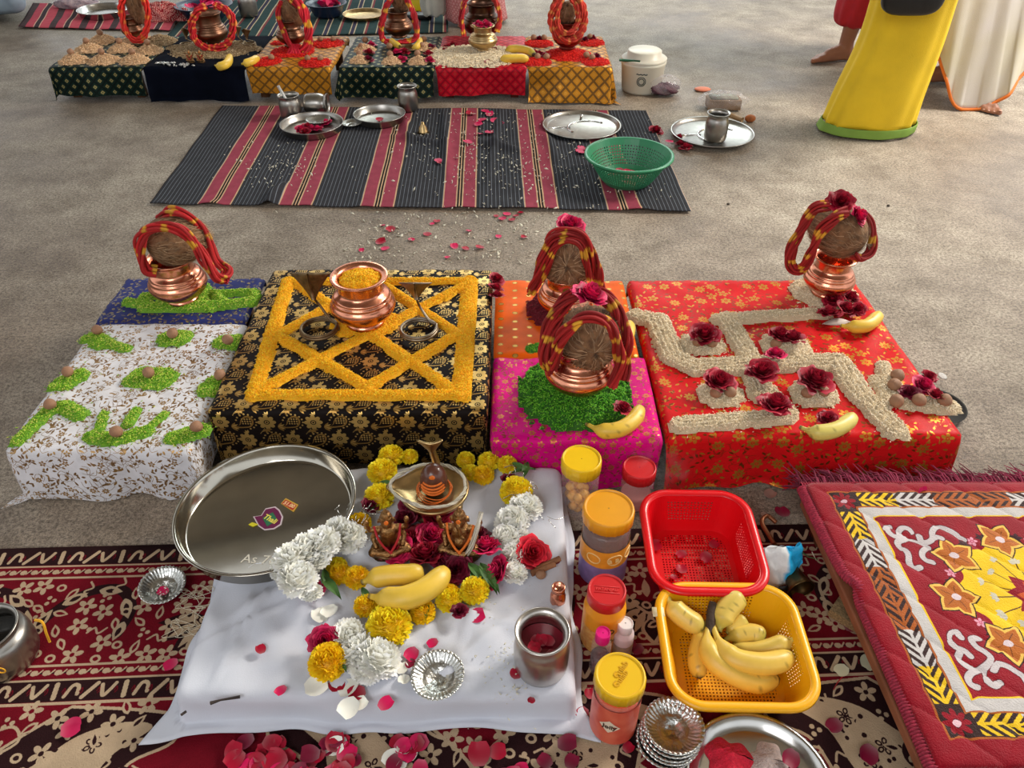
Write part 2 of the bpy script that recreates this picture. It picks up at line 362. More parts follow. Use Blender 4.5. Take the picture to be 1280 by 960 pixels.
def lota_mesh(s=1., neck=.05, H=.125, belly=.075, rim=.0615, foot=.04):
    p = [(.0005, .002), (foot*.93, 0), (foot, .004), (foot, .008), (foot*.93, .012), (belly*.8, .026), (belly*.96, .042), (belly, .053), (belly*.965, .062), (belly*.90, .069), (belly*.905, .072), (belly*.84, .077), (belly*.845, .080), (belly*.76, .085), (neck*1.03, .091), (neck, .098), (neck*1.01, H-.012), (neck*1.06, H-.007), (rim, H-.002), (rim*1.015, H), (rim, H+.0025), (neck*1.08, H+.0005), (neck*.95, H-.01), (neck*.93, .09), (belly*.9, .06), (belly*.75, .03), (.001, .014)]
    P = np.array([(a*s, b*s) for a, b in p]); q = spline([(x, 0, z) for x, z in P], 2)[:, [0, 2]]; q[:, 0] = np.maximum(q[:, 0], .0003)
    return lathe(q, 48)
ridges = lambda z, z0: 0
def coconut(center, axis, L=.062, r=.05, seed=0, label='', nf=420, group=None, name='coconut'):
    q = random.Random(seed); c = thing(name, label, 'coconut', center, group=group)
    ax = Vector(axis).normalized(); rot = ax.to_track_quat('Z', 'Y').to_euler()
    n, m = 28, 20; v = np.linspace(0, PI, m); a = np.arange(n)*2*PI/n
    A, Vv = np.meshgrid(a, v, indexing='ij'); rr = 1+.05*np.sin(A*3)*np.sin(Vv)+.03*np.sin(A*7+Vv*5)
    X = r*rr*np.sin(Vv)*np.cos(A); Y = r*rr*np.sin(Vv)*np.sin(A); Z = -np.cos(Vv)*L*(1+.1*np.cos(Vv))
    obj('shell', (np.stack([X, Y, Z], -1).reshape(-1, 3), gridF(n, m, True)), husk, c, rot=rot)
    V, F, cl = [], [], []
    for i in range(nf):             # fibres run from the eye down the shell
        t = q.uniform(.0, 1)**.8*PI*.93; al = q.random()*2*PI; L0 = q.uniform(.35, .8); k = len(V); sh = q.uniform(.45, 1.15)
        for j in range(4):
            tt = min(t*.9+L0*j/3+.0, PI*.97); lift = 1.02+.05*j*q.random(); al2 = al+q.uniform(-.12, .12)
            x, y, z = r*lift*math.sin(tt)*math.cos(al2), r*lift*math.sin(tt)*math.sin(al2), math.cos(tt)*L*lift*(1-.1*math.cos(tt))
            w = .0011*(1-j/3.2); V += [(x-w*math.sin(al2), y+w*math.cos(al2), z), (x+w*math.sin(al2), y-w*math.cos(al2), z)]; cl += [[.40*sh, .25*sh, .14*sh]]*2
            if j: F.append((k+2*j-2, k+2*j-1, k+2*j+1, k+2*j))
    obj('fibre', (V, np.array(F), None, cl), fibre, c, rot=rot)
    tuft = []
    for i in range(16):
        al = q.random()*6.3; sp = q.uniform(.1, .8); d = Vector((math.cos(al)*sp, math.sin(al)*sp, 1)).normalized()
        tuft.append(tube([(0, 0, L*.95), tuple(Vector((0, 0, L*.95))+d*.009), tuple(Vector((0, 0, L*.95))+d*.018+Vector((0, 0, -.003)))], [.0016, .001, .0003], 4))
    V, F = join(*tuft); obj('stem_tuft', (V, F, None, [[.16, .09, .05]]*len(V)), fibre, c, rot=rot)
    return c
def bundle(name, pts, R0=.011, n=11, label=None, cat='thread garland', seed=0, group=None, red=(.50, .012, .012), yel=(.85, .42, .03), period=.062, w=.0028, parent=None, tassel=True, twist=20., pale=0, knots=False):
    P = spline(pts, 9); T, N, B = frames(P); L = np.concatenate([[0], np.cumsum(np.linalg.norm(np.diff(P, axis=0), axis=1))]); q = random.Random(seed)
    Vs, Fs, Cs, k = [], [], [], 0
    for i in range(n):
        a0 = i*2.4; rr = R0*math.sqrt((i+.4)/n); ph = q.random()*2; al = a0+L*twist+q.uniform(-.3, .3)
        rad = rr*(1+.25*np.sin(L*60+ph*3)) if not knots else rr*(.75+.45*abs(np.sin(L*PI/.03)))
        Pp = P+rad[:, None]*(np.cos(al)[:, None]*N+np.sin(al)[:, None]*B)
        V, F = tube(Pp, w, 5); m = len(P)
        ym = (np.sin((L+q.uniform(-.003, .003))*2*PI/period+1.3*np.sin(L*31+seed)) > .70).astype(float)*(np.sin(L*90+i*2.3+seed) > -.45)
        sh = q.uniform(.6, 1.15)
        col = (np.array(red)[None]*(1-ym[:, None])+np.array(yel)[None]*ym[:, None])*sh
        Vs.append(V); Cs.append(np.tile(col, (5, 1))); Fs += [np.asarray(f)+k for f in F]; k += len(V)
    o = obj(name, (np.vstack(Vs), Fs, None, np.vstack(Cs)), thread, parent)
    if label: tag(o, label, cat, group)
    return o
def rose_mesh(seed, r=.024, n=36, col=(.50, .006, .05), openness=1., h=.85):
    q = random.Random(seed); V, F, Cc, k = [], [], [], 0; nu, nv = 7, 6
    for i in range(n):
        f = (i/(n-1)); f2 = f**1.1; ph = i*2.4+q.uniform(-.3, .3); hw = 1.5-.75*f; hgt = r*h*(1.05-.62*f2*openness)*q.uniform(.88, 1.08); rad = r*(.14+.9*f2)*q.uniform(.9, 1.1)
        cur = .5*f*q.uniform(.6, 1.3); ru = q.uniform(.02, .09)*r*4*f; pp = q.random()*6; sh = q.uniform(.62, 1.35)
        for a in np.linspace(-1, 1, nu):
            for s in np.linspace(0, 1, nv):
                wth = hw*math.sin(PI*(.12+.66*s))**.8; al = ph+a*wth
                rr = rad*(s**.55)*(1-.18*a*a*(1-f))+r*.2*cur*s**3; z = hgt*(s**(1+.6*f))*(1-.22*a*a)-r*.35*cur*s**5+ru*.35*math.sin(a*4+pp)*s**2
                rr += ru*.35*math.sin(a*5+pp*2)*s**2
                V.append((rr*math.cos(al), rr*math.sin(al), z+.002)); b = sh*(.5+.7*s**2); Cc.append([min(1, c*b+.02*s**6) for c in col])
        F.append(gridF(nu, nv, off=k)); k += nu*nv
    return mesh('rose', V, F, None, Cc)
_roses = {}
CR = (.36, .002, .024); PK = (.58, .006, .085); DR = (.20, .003, .03)
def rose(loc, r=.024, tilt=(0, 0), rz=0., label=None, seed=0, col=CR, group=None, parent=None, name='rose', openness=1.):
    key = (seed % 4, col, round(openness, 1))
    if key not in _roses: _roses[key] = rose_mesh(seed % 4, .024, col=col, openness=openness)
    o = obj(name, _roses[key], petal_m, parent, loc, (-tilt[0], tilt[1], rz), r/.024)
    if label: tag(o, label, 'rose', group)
    return o
def petal_mesh(seed, col):
    q = random.Random(seed); V, Cc = [], []; nu = nv = 6
    k = q.uniform(.2, .55); tw = q.uniform(-.3, .3)
    for a in np.linspace(-1, 1, nu):
        for s in np.linspace(0, 1, nv):
            w = math.sin(PI*(.1+.72*s))**.7
            x, y = a*w*.5, s-.5; z = k*(x*x*1.2+(s-.4)**2*.8)+.05*math.sin(a*5+seed)*s+tw*x*y*.5
            V.append((x, y, z+.03)); b = .8+.4*s; Cc.append([min(1, c*b+.10*(1-s)**4) for c in col])
    return mesh('petal', V, gridF(nu, nv), None, Cc)
_pets = {}
def petal(loc, size=.016, seed=0, col=PK, label=None, group=None, tilt=None, name='rose_petal', parent=None):
    q = random.Random(seed*13+5); key = (seed % 5, col)
    if key not in _pets: _pets[key] = petal_mesh(seed % 5, col)
    o = obj(name, _pets[key], petal_m, parent, loc, tilt or (q.uniform(-.2, .25), q.uniform(-.2, .2), q.random()*6.3), size*q.uniform(.85, 1.15))
    if label: tag(o, label, 'petal', group)
    return o
def pompom_mesh(seed, r, n, col, col2, pl=.5, pw=.2, squash=.8, ruffle=1):
    q = random.Random(seed); V, F, Cc, k = [], [], [], 0
    for i in range(n):
        z = 1-1.55*(i+.5)/n; al = i*2.39996+q.uniform(-.12, .12); s0 = math.sqrt(max(0, 1-z*z)); d = np.array([s0*math.cos(al), s0*math.sin(al), z])
        e = np.array([-math.sin(al), math.cos(al), 0]); u = np.cross(d, e); R1 = r*q.uniform(.9, 1.06); w = r*pw*q.uniform(.8, 1.2); tw = q.uniform(-.7, .7); e = e*math.cos(tw)+u*math.sin(tw); u = np.cross(d, e)
        sh = q.uniform(.85, 1.1); mixk = q.random(); c = [(a*(1-mixk)+b*mixk)*sh for a, b in zip(col, col2)]
        for s in (0, .6, 1):
            p = d*R1*(1-pl+pl*s)+u*r*.12*s*s*ruffle
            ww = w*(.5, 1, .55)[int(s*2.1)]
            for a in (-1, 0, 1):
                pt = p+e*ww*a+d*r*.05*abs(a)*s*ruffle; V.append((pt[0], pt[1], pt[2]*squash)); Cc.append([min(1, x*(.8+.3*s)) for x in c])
        for j in (0, 1):
            for a in (0, 1): F.append((k+j*3+a, k+j*3+a+1, k+j*3+a+4, k+j*3+a+3))
        k += 9
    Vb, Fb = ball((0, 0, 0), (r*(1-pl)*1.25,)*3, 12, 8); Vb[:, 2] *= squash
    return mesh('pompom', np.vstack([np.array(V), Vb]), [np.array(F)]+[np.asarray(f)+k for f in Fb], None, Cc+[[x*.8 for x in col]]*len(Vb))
_pom = {}
def marigold(loc, r, seed=0, parent=None, tilt=(0, 0, 0), orange=False, name='marigold', label=None, group=None):
    key = ('m', seed % 3, orange)
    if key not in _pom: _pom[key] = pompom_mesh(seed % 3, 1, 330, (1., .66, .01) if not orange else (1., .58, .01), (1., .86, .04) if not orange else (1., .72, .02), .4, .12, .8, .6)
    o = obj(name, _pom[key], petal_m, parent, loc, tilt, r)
    if label: tag(o, label, 'flower', group)
    return o
def mum(loc, r, seed=0, parent=None, tilt=(0, 0, 0), name='white_chrysanthemum', label=None):
    key = ('w', seed % 3)
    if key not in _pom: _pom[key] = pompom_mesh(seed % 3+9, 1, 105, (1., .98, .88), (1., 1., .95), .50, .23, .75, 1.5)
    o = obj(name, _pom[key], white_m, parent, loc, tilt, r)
    if label: tag(o, label, 'flower')
    return o
_used = {}
def near_label(prefix, x, y, marks, suffix=''):     # tells alike small things apart by what they lie closest to
    best = min(marks, key=lambda m: math.hypot(x-m[0], y-m[1])); k = (prefix, best[2]); _used[k] = _used.get(k, 0)+1
    dx, dy = x-best[0], y-best[1]; side = ('right of' if dx > 0 else 'left of') if abs(dx) > abs(dy) else ('in front of' if dy > 0 else 'behind')
    k2 = (prefix, side, best[2]); _used[k2] = _used.get(k2, 0)+1; n = _used[k2]
    return '%s %s%s%s' % (prefix, side, ' the '+best[2], '' if n == 1 else ', %s such one' % ('', '', 'second', 'third', 'fourth', 'fifth', 'sixth', 'seventh', 'eighth', 'ninth', 'tenth', 'eleventh', 'twelfth')[min(n, 12)])
def octa(n, L, rr, dirs, ctr, q):
    """n grains: six-cornered slivers along dirs at ctr"""
    a = np.cross(dirs, q.normal(size=(n, 3))); a /= np.linalg.norm(a, axis=1)[:, None]+1e-9; b = np.cross(dirs, a)
    L = L*q.uniform(.75, 1.2, n)[:, None]
    V = np.stack([ctr+dirs*L, ctr-dirs*L, ctr+a*rr, ctr+b*rr, ctr-a*rr, ctr-b*rr], 1).reshape(-1, 3)
    T = np.array([[0, 2, 3], [0, 3, 4], [0, 4, 5], [0, 5, 2], [1, 3, 2], [1, 4, 3], [1, 5, 4], [1, 2, 5]])
    return V, (T[None]+6*np.arange(n)[:, None, None]).reshape(-1, 3)
def grains(name, segs, h, z0, cols, label=None, cat=None, group=None, L=.0032, rr=.0011, step=.005, dens=1., profile=None, stray=.03, bedc=None, parent=None, seed=1, spread=.02, over=None, part_name=None):
    """a design laid out in grain: segs = (x0, y0, x1, y1, half width); bed with relief and loose grains lying on it"""
    q = np.random.default_rng(seed); S = np.array(segs, float)
    profile = profile or (lambda u: np.clip(1-u*u, 0, 1)**.75)
    def hf(X, Y):
        out = np.zeros(X.shape)
        for s in S:
            dx, dy = s[2]-s[0], s[3]-s[1]; t = np.clip(((X-s[0])*dx+(Y-s[1])*dy)/(dx*dx+dy*dy+1e-12), 0, 1)
            d = np.hypot(X-s[0]-t*dx, Y-s[1]-t*dy)/s[4]; d = d*(1+.14*wob(X*150, Y*150, 1.3)); hs = h*(min(1, s[4]/.018)**.5)
            out = np.maximum(out, np.where(d < 1, hs*profile(d)*(1+.12*wob(X*90, Y*90, 2)), 0))
        if over is not None: out = over(X, Y, out)
        return out
    x0, x1 = (S[:, [0, 2]].min(1)-S[:, 4]).min(), (S[:, [0, 2]].max(1)+S[:, 4]).max(); y0, y1 = (S[:, [1, 3]].min(1)-S[:, 4]).min(), (S[:, [1, 3]].max(1)+S[:, 4]).max()
    xs, ys = np.arange(x0, x1+step, step), np.arange(y0, y1+step, step); X, Y = np.meshgrid(xs, ys, indexing='ij'); Z = hf(X, Y)
    F = gridF(len(xs), len(ys)); zf = Z.reshape(-1); F = F[(zf[F] > 0).any(1)]
    used, inv = np.unique(F, return_inverse=True); F = inv.reshape(-1, 4)
    V = np.stack([X.reshape(-1), Y.reshape(-1), z0+np.where(zf > 0, zf*.92, -.002)+.0005], -1)[used]
    ctr0 = V.mean(0); ctr0[2] = z0; bc = bedc or tuple(.62*c for c in cols[0])
    o = obj(part_name or name, (V-ctr0, F, None, [list(bc)]*len(V)), bed_m, parent, loc=tuple(ctr0) if parent is None else None)
    if parent is not None: o.location = tuple(ctr0)
    area_ = (x1-x0)*(y1-y0); n = int(area_/(L*rr*2.6)*dens*1.3)
    gx, gy = q.uniform(x0, x1, n), q.uniform(y0, y1, n); gz = hf(gx, gy); k = gz > 0; gx, gy, gz = gx[k], gy[k], gz[k]
    ns = int(len(gx)*stray); i = q.integers(0, len(gx), ns); sx, sy = gx[i]+q.normal(0, spread, ns), gy[i]+q.normal(0, spread, ns); sz = hf(sx, sy)
    gx, gy, gz = np.concatenate([gx, sx]), np.concatenate([gy, sy]), np.concatenate([gz, sz]); n = len(gx)
    d = np.stack([q.normal(size=n), q.normal(size=n), q.normal(0, .45, n)], -1); d /= np.linalg.norm(d, axis=1)[:, None]
    V, F = octa(n, L, rr, d, np.stack([gx, gy, z0+gz+rr*q.uniform(.2, 1.3, n)], -1), q)
    cs = np.array(cols)[q.integers(0, len(cols), n)]*q.uniform(.78, 1.15, n)[:, None]
    g = obj('loose_grain', (V-ctr0, F, None, np.repeat(cs, 6, 0)), grain_m, o); g['kind'] = 'stuff'
    for p in g.data.polygons[:0]: pass
    if label: tag(o, label, cat, group, 'stuff')
    return o
def nut(p, r=.011, label=None, seed=0, group=None):
    global _nut
    q = random.Random(seed)
    if '_nut' not in globals():
        v = np.linspace(0, PI, 11); prof = np.stack([np.sin(v)*(1+.04*np.sin(v*2)), -np.cos(v)*.9-.12*np.exp(-((v-PI)/.5)**2)*-1], -1); prof[0, 0] = prof[-1, 0] = .001
        V, F = lathe(prof, 18); V[:, 0] *= 1.06; _nut = mesh('areca_nut', V, F)
    o = obj('areca_nut', _nut, nut_m, None, p, (q.uniform(-.6, .6), q.uniform(-.6, .6), q.random()*6), r)
    return tag(o, label, 'nut', group)
def banana(pts, R0=.017, label=None, seed=0, green=.1, group=None, stem=.16, parent=None, name='banana', spots=.02, ripe=(.86, .56, .06), cat='banana', dark_end=True):
    P = spline(pts, 9); n = len(P); t = np.linspace(0, 1, n); q = random.Random(seed)
    prof = np.clip((t-stem*.6)/.2, 0, 1); prof = prof*prof*(3-2*prof); e = np.clip((1-t)/.22, 0, 1); e = (1-(1-e)**2)**.6
    r = R0*(.27+.73*prof)*(.24+.76*e); T, N, B = frames(P); m = 15; a = np.arange(m)*2*PI/m
    pr = 1+.05*np.cos(5*a)
    V = P[None]+ (r[None]*pr[:, None])[..., None]*(np.cos(a)[:, None, None]*N[None]+np.sin(a)[:, None, None]*B[None])
    col = np.empty((m, n, 3)); base = np.array(ripe); gr = np.array((.42, .42, .07)); br = np.array((.06, .035, .015))
    for j in range(n):
        gk = green*4*max(0, 1-t[j]/.3)+green*4*max(0, (t[j]-.75)/.25); c = base*(1-min(.8, gk))+gr*min(.8, gk)
        bk = 1 if (t[j] > .965 and dark_end) else (.75 if t[j] < .03 else 0); c = c*(1-bk)+br*bk
        for i in range(m):
            cc = c*(1.0 if i % 3 else .9)
            if q.random() < spots*.7: cc = cc*.5
            col[i, j] = cc
    me = (V.reshape(-1, 3), [gridF(m, n, True), np.array([[i*n for i in range(m)]]), np.array([[i*n+n-1 for i in range(m)][::-1]])], None, col.reshape(-1, 3))
    o = obj(name, me, banana_m, parent)
    if label: tag(o, label, cat, group)
    return o
def plate(name, loc, r, h, mat, label, cat='plate', lip=.004, wall=.9, n=56, tilt=(0, 0, 0), group=None, compart=False, th=.0018):
    t = thing(name, label, cat, loc, group=group); t.rotation_euler = tilt
    p = [(.0005, 0), (r*wall-.006, 0), (r*wall-.001, .003), (r-.003, h-.003), (r, h), (r+lip, h+.0008), (r+lip, h-.002), (r+.0005, h-.0035)]
    inner = [(.0005, th), (r*wall-.008, th), (r*wall-.003, .004), (r-.004, h-.004), (r-.001, h)]
    V, F = join(lathe(inner, n), lathe([(.0005, 0)]+p[1:5]+p[5:], n)); obj('dish', (V, F), mat, t)
    return t
def vessel(name, loc, prof, mat, label, cat, n=44, parent=None, group=None, part='body', rz=0, tilt=None):
    t = thing(name, label, cat, loc, rz, group)
    if tilt: t.rotation_euler = tilt
    obj(part, lathe(prof, n), mat, t); return t
def roundrect(w, d, r, n=8):
    pts = []
    for cx, cy, a0 in ((w-r, d-r, 0), (-w+r, d-r, PI/2), (-w+r, -d+r, PI), (w-r, -d+r, 1.5*PI)):
        for k in range(n+1): a = a0+k*PI/2/n; pts.append((cx+r*math.cos(a), cy+r*math.sin(a)))
    return np.array(pts)
def resample(P, n):
    P = np.vstack([P, P[:1]]); L = np.concatenate([[0], np.cumsum(np.linalg.norm(np.diff(P, axis=0), axis=1))]); s = np.linspace(0, L[-1], n+1)[:-1]
    return np.stack([np.interp(s, L, P[:, i]) for i in range(2)], -1)
def perf(A, B, C_, D, k=.3):    # cells with a real hole each: four quads around it
    m = (A+B+C_+D)/4; q = [x*k+m*(1-k) if False else m+(x-m)*(1-k) for x in (A, B, C_, D)]; n = len(A)
    V = np.stack([A, B, C_, D]+q, 1).reshape(-1, 3); F = np.array([[0, 1, 5, 4], [1, 2, 6, 5], [2, 3, 7, 6], [3, 0, 4, 7]])
    return V, (F[None]+8*np.arange(n)[:, None, None]).reshape(-1, 4)
def basket(name, loc, rz, wt, dt_, wb, db, h, rt, rb, mat, label, cell=.0065, hole=.42, lipw=.012, rows=(.28, .82), group=None, round_=False, corner_solid=True):
    t = thing(name, label, 'basket', loc, rz, group)
    per = 2*(wb+db)*2; n = int(per/cell); top = resample(roundrect(wt, dt_, rt), n); bot = resample(roundrect(wb, db, rb), n)
    nr = int(h/cell); lv = np.linspace(0, 1, nr+1); ring = [np.column_stack([bot*(1-s**.85)+top*s**.85, np.full(n, .002+h*s)]) for s in lv]
    hv, sv = [], []
    for j in range(nr):
        A, B = ring[j], np.roll(ring[j], -1, 0); D, C_ = ring[j+1], np.roll(ring[j+1], -1, 0)
        s = (j+.5)/nr; hol = np.full(n, rows[0] < s < rows[1])
        if corner_solid: hol &= (abs(abs(A[:, 0])-A[:, 0].max()) < .012) & (abs(A[:, 1]) < (db-rb*.9)) | (abs(abs(A[:, 1])-A[:, 1].max()) < .012) & (abs(A[:, 0]) < (wb-rb*.9))
        hv.append([x[hol] for x in (A, B, C_, D)]); sv.append([x[~hol] for x in (A, B, C_, D)])
    hv = [np.concatenate([x[i] for x in hv]) for i in range(4)]; sv = [np.concatenate([x[i] for x in sv]) for i in range(4)]
    w1 = perf(*hv, 1-hole); ns = len(sv[0]); w2 = (np.stack(sv, 1).reshape(-1, 3), np.arange(ns*4).reshape(-1, 4))
    V, F = join(w1, w2); solid(obj('wall', (V, F, None, None, False), mat, t), .002, 0)
    xs = np.arange(-wb+cell, wb-cell, cell); ys = np.arange(-db+cell, db-cell, cell); X, Y = np.meshgrid(xs, ys); X, Y = X.reshape(-1), Y.reshape(-1)
    if round_: k = np.hypot(X+cell/2, Y+cell/2) < wb*.93
    else: k = ~((abs(X+cell/2) > wb-rb*.5) & (abs(Y+cell/2) > db-rb*.5))
    X, Y = X[k], Y[k]; z = np.full(len(X), .003)
    fl = perf(np.column_stack([X, Y, z]), np.column_stack([X+cell, Y, z]), np.column_stack([X+cell, Y+cell, z]), np.column_stack([X, Y+cell, z]), 1-hole)
    a = np.column_stack([bot*.86, np.full(n, .0036)]); b = np.column_stack([bot, np.full(n, .0036)]); i = np.arange(n); rg = (np.vstack([a, b]), np.stack([i, (i+1) % n, (i+1) % n+n, i+n], -1))
    V, F = join(fl, rg); solid(obj('floor_grid', (V, F, None, None, False), mat, t), .002, 0)
    rows_ = []
    tp = top/np.linalg.norm(top, axis=1)[:, None]
    for o_, dz in ((0, -.004), (.001, .0005), (lipw*.5, .0018), (lipw, .001), (lipw*1.06, -.004)):
        rows_.append(np.column_stack([roundish(top, o_), np.full(n, .002+h+dz)]))
    V = np.stack(rows_, 1).reshape(-1, 3); solid(obj('rim', (V, gridF(n, 5, True)), mat, t), .0022, 0)
    return t
def roundish(P, o):             # offset a convex outline outward
    T = np.roll(P, -1, 0)-np.roll(P, 1, 0); N = np.stack([T[:, 1], -T[:, 0]], -1); N /= np.linalg.norm(N, axis=1)[:, None]+1e-9
    return P+N*o
def text(parent, s, size, mat, loc, rot, ext=.0004, name='lettering', align='CENTER', bold=False):
    c = bpy.data.curves.new(name, 'FONT'); c.body = s; c.size = size; c.extrude = ext; c.align_x = align; c.align_y = 'CENTER'; c.resolution_u = 2
    if bold: c.offset = size*.02
    tmp = bpy.data.objects.new(name, c); C.objects.link(tmp); bpy.context.view_layer.update()
    me = bpy.data.meshes.new_from_object(tmp.evaluated_get(bpy.context.evaluated_depsgraph_get())); bpy.data.objects.remove(tmp); me.materials.clear()
    return obj(name, me, mat, parent, loc, rot)
def kalash(base, s, mat, label, group=None, name='copper_pot', shape=None):
    t = thing(name, label, 'pot', base, group=group); V, F = lota_mesh(s, **(shape or {})); obj('pot_body', (V, F), mat, t); return t

# ------------------------------------------------------------------ the setting: concrete floor and the open-sided hall
def floor_material():
    m = bpy.data.materials.new('concrete'); m.use_nodes = True; N, L = nt(m); b = N['Principled BSDF']; tc = N.new('ShaderNodeTexCoord')
    def noise(s, d=5, ro=.6, vec=None):
        n = N.new('ShaderNodeTexNoise'); n.inputs['Scale'].default_value = s; n.inputs['Detail'].default_value = d; n.inputs['Roughness'].default_value = ro; L.new(vec or tc.outputs['Object'], n.inputs[0]); return n
    big = noise(1.3, 6, .62); fine = noise(120, 5, .8); mid = noise(6, 9, .72); grit = noise(330, 2, .6)
    def ramp(src, a, b_, ca, cb):
        r = N.new('ShaderNodeValToRGB'); r.color_ramp.elements[0].position = a; r.color_ramp.elements[1].position = b_; r.color_ramp.elements[0].color = (*lin(ca), 1); r.color_ramp.elements[1].color = (*lin(cb), 1); L.new(src, r.inputs[0]); return r
    c1 = ramp(big.outputs[0], .40, .60, (176, 158, 139), (208, 196, 180)); c2 = ramp(mid.outputs[0], .36, .62, (176, 168, 158), (255, 255, 252)); c3 = ramp(fine.outputs[0], .38, .58, (128, 120, 112), (255, 255, 255)); c4 = ramp(grit.outputs[0], .34, .5, (120, 114, 108), (255, 255, 255))
    prev = c1.outputs[0]
    for c, f in ((c2, .8), (c3, .85), (c4, .7)):
        mu = N.new('ShaderNodeMix'); mu.data_type = 'RGBA'; mu.blend_type = 'MULTIPLY'; mu.inputs[0].default_value = f; L.new(prev, mu.inputs[6]); L.new(c.outputs[0], mu.inputs[7]); prev = mu.outputs[2]
    L.new(prev, b.inputs['Base Color'])
    rr = N.new('ShaderNodeMapRange'); rr.inputs[1].default_value = .35; rr.inputs[2].default_value = .65; rr.inputs[3].default_value = .32; rr.inputs[4].default_value = .8; L.new(big.outputs[0], rr.inputs[0]); L.new(rr.outputs[0], b.inputs['Roughness'])
    bp = N.new('ShaderNodeBump'); bp.inputs['Strength'].default_value = .55; bp.inputs['Distance'].default_value = .006; ad = N.new('ShaderNodeMath'); L.new(fine.outputs[0], ad.inputs[0]); L.new(mid.outputs[0], ad.inputs[1]); L.new(ad.outputs[0], bp.inputs['Height']); L.new(bp.outputs[0], b.inputs['Normal'])
    return m
tag(obj('floor', box(-7, 7, -3, 10, -.1, 0), floor_material()), kind='structure')
roof = M('roof_sheet', (158, 148, 132), .7, var=.3, vs=2)
xs = np.arange(-7, 7.01, .05); V = np.stack([np.repeat(xs, 2), np.tile([-3.5, 7.5], len(xs)), np.repeat(4.2+.03*np.sin(xs*2*PI/.25), 2)], -1)
tag(obj('ceiling', (V, gridF(len(xs), 2)), roof), kind='structure')
beam = M('beam_steel', (70, 66, 62), .6)
for k, yy in enumerate((-2.2, .4, 3.0, 5.6)):
    tag(obj('trim_%d' % (k+1), box(-7, 7, yy-.06, yy+.06, 4.0, 4.16), beam), kind='structure')
wallm = M('plaster', (150, 142, 128), .9, var=.15, vs=3)
tag(obj('wall_near', box(-7, 7, -3.6, -3.5, 0, 1.9), wallm), kind='structure')
tag(obj('wall_left', box(-7.1, -7, -3.5, 7.5, 0, 1.2), wallm), kind='structure')

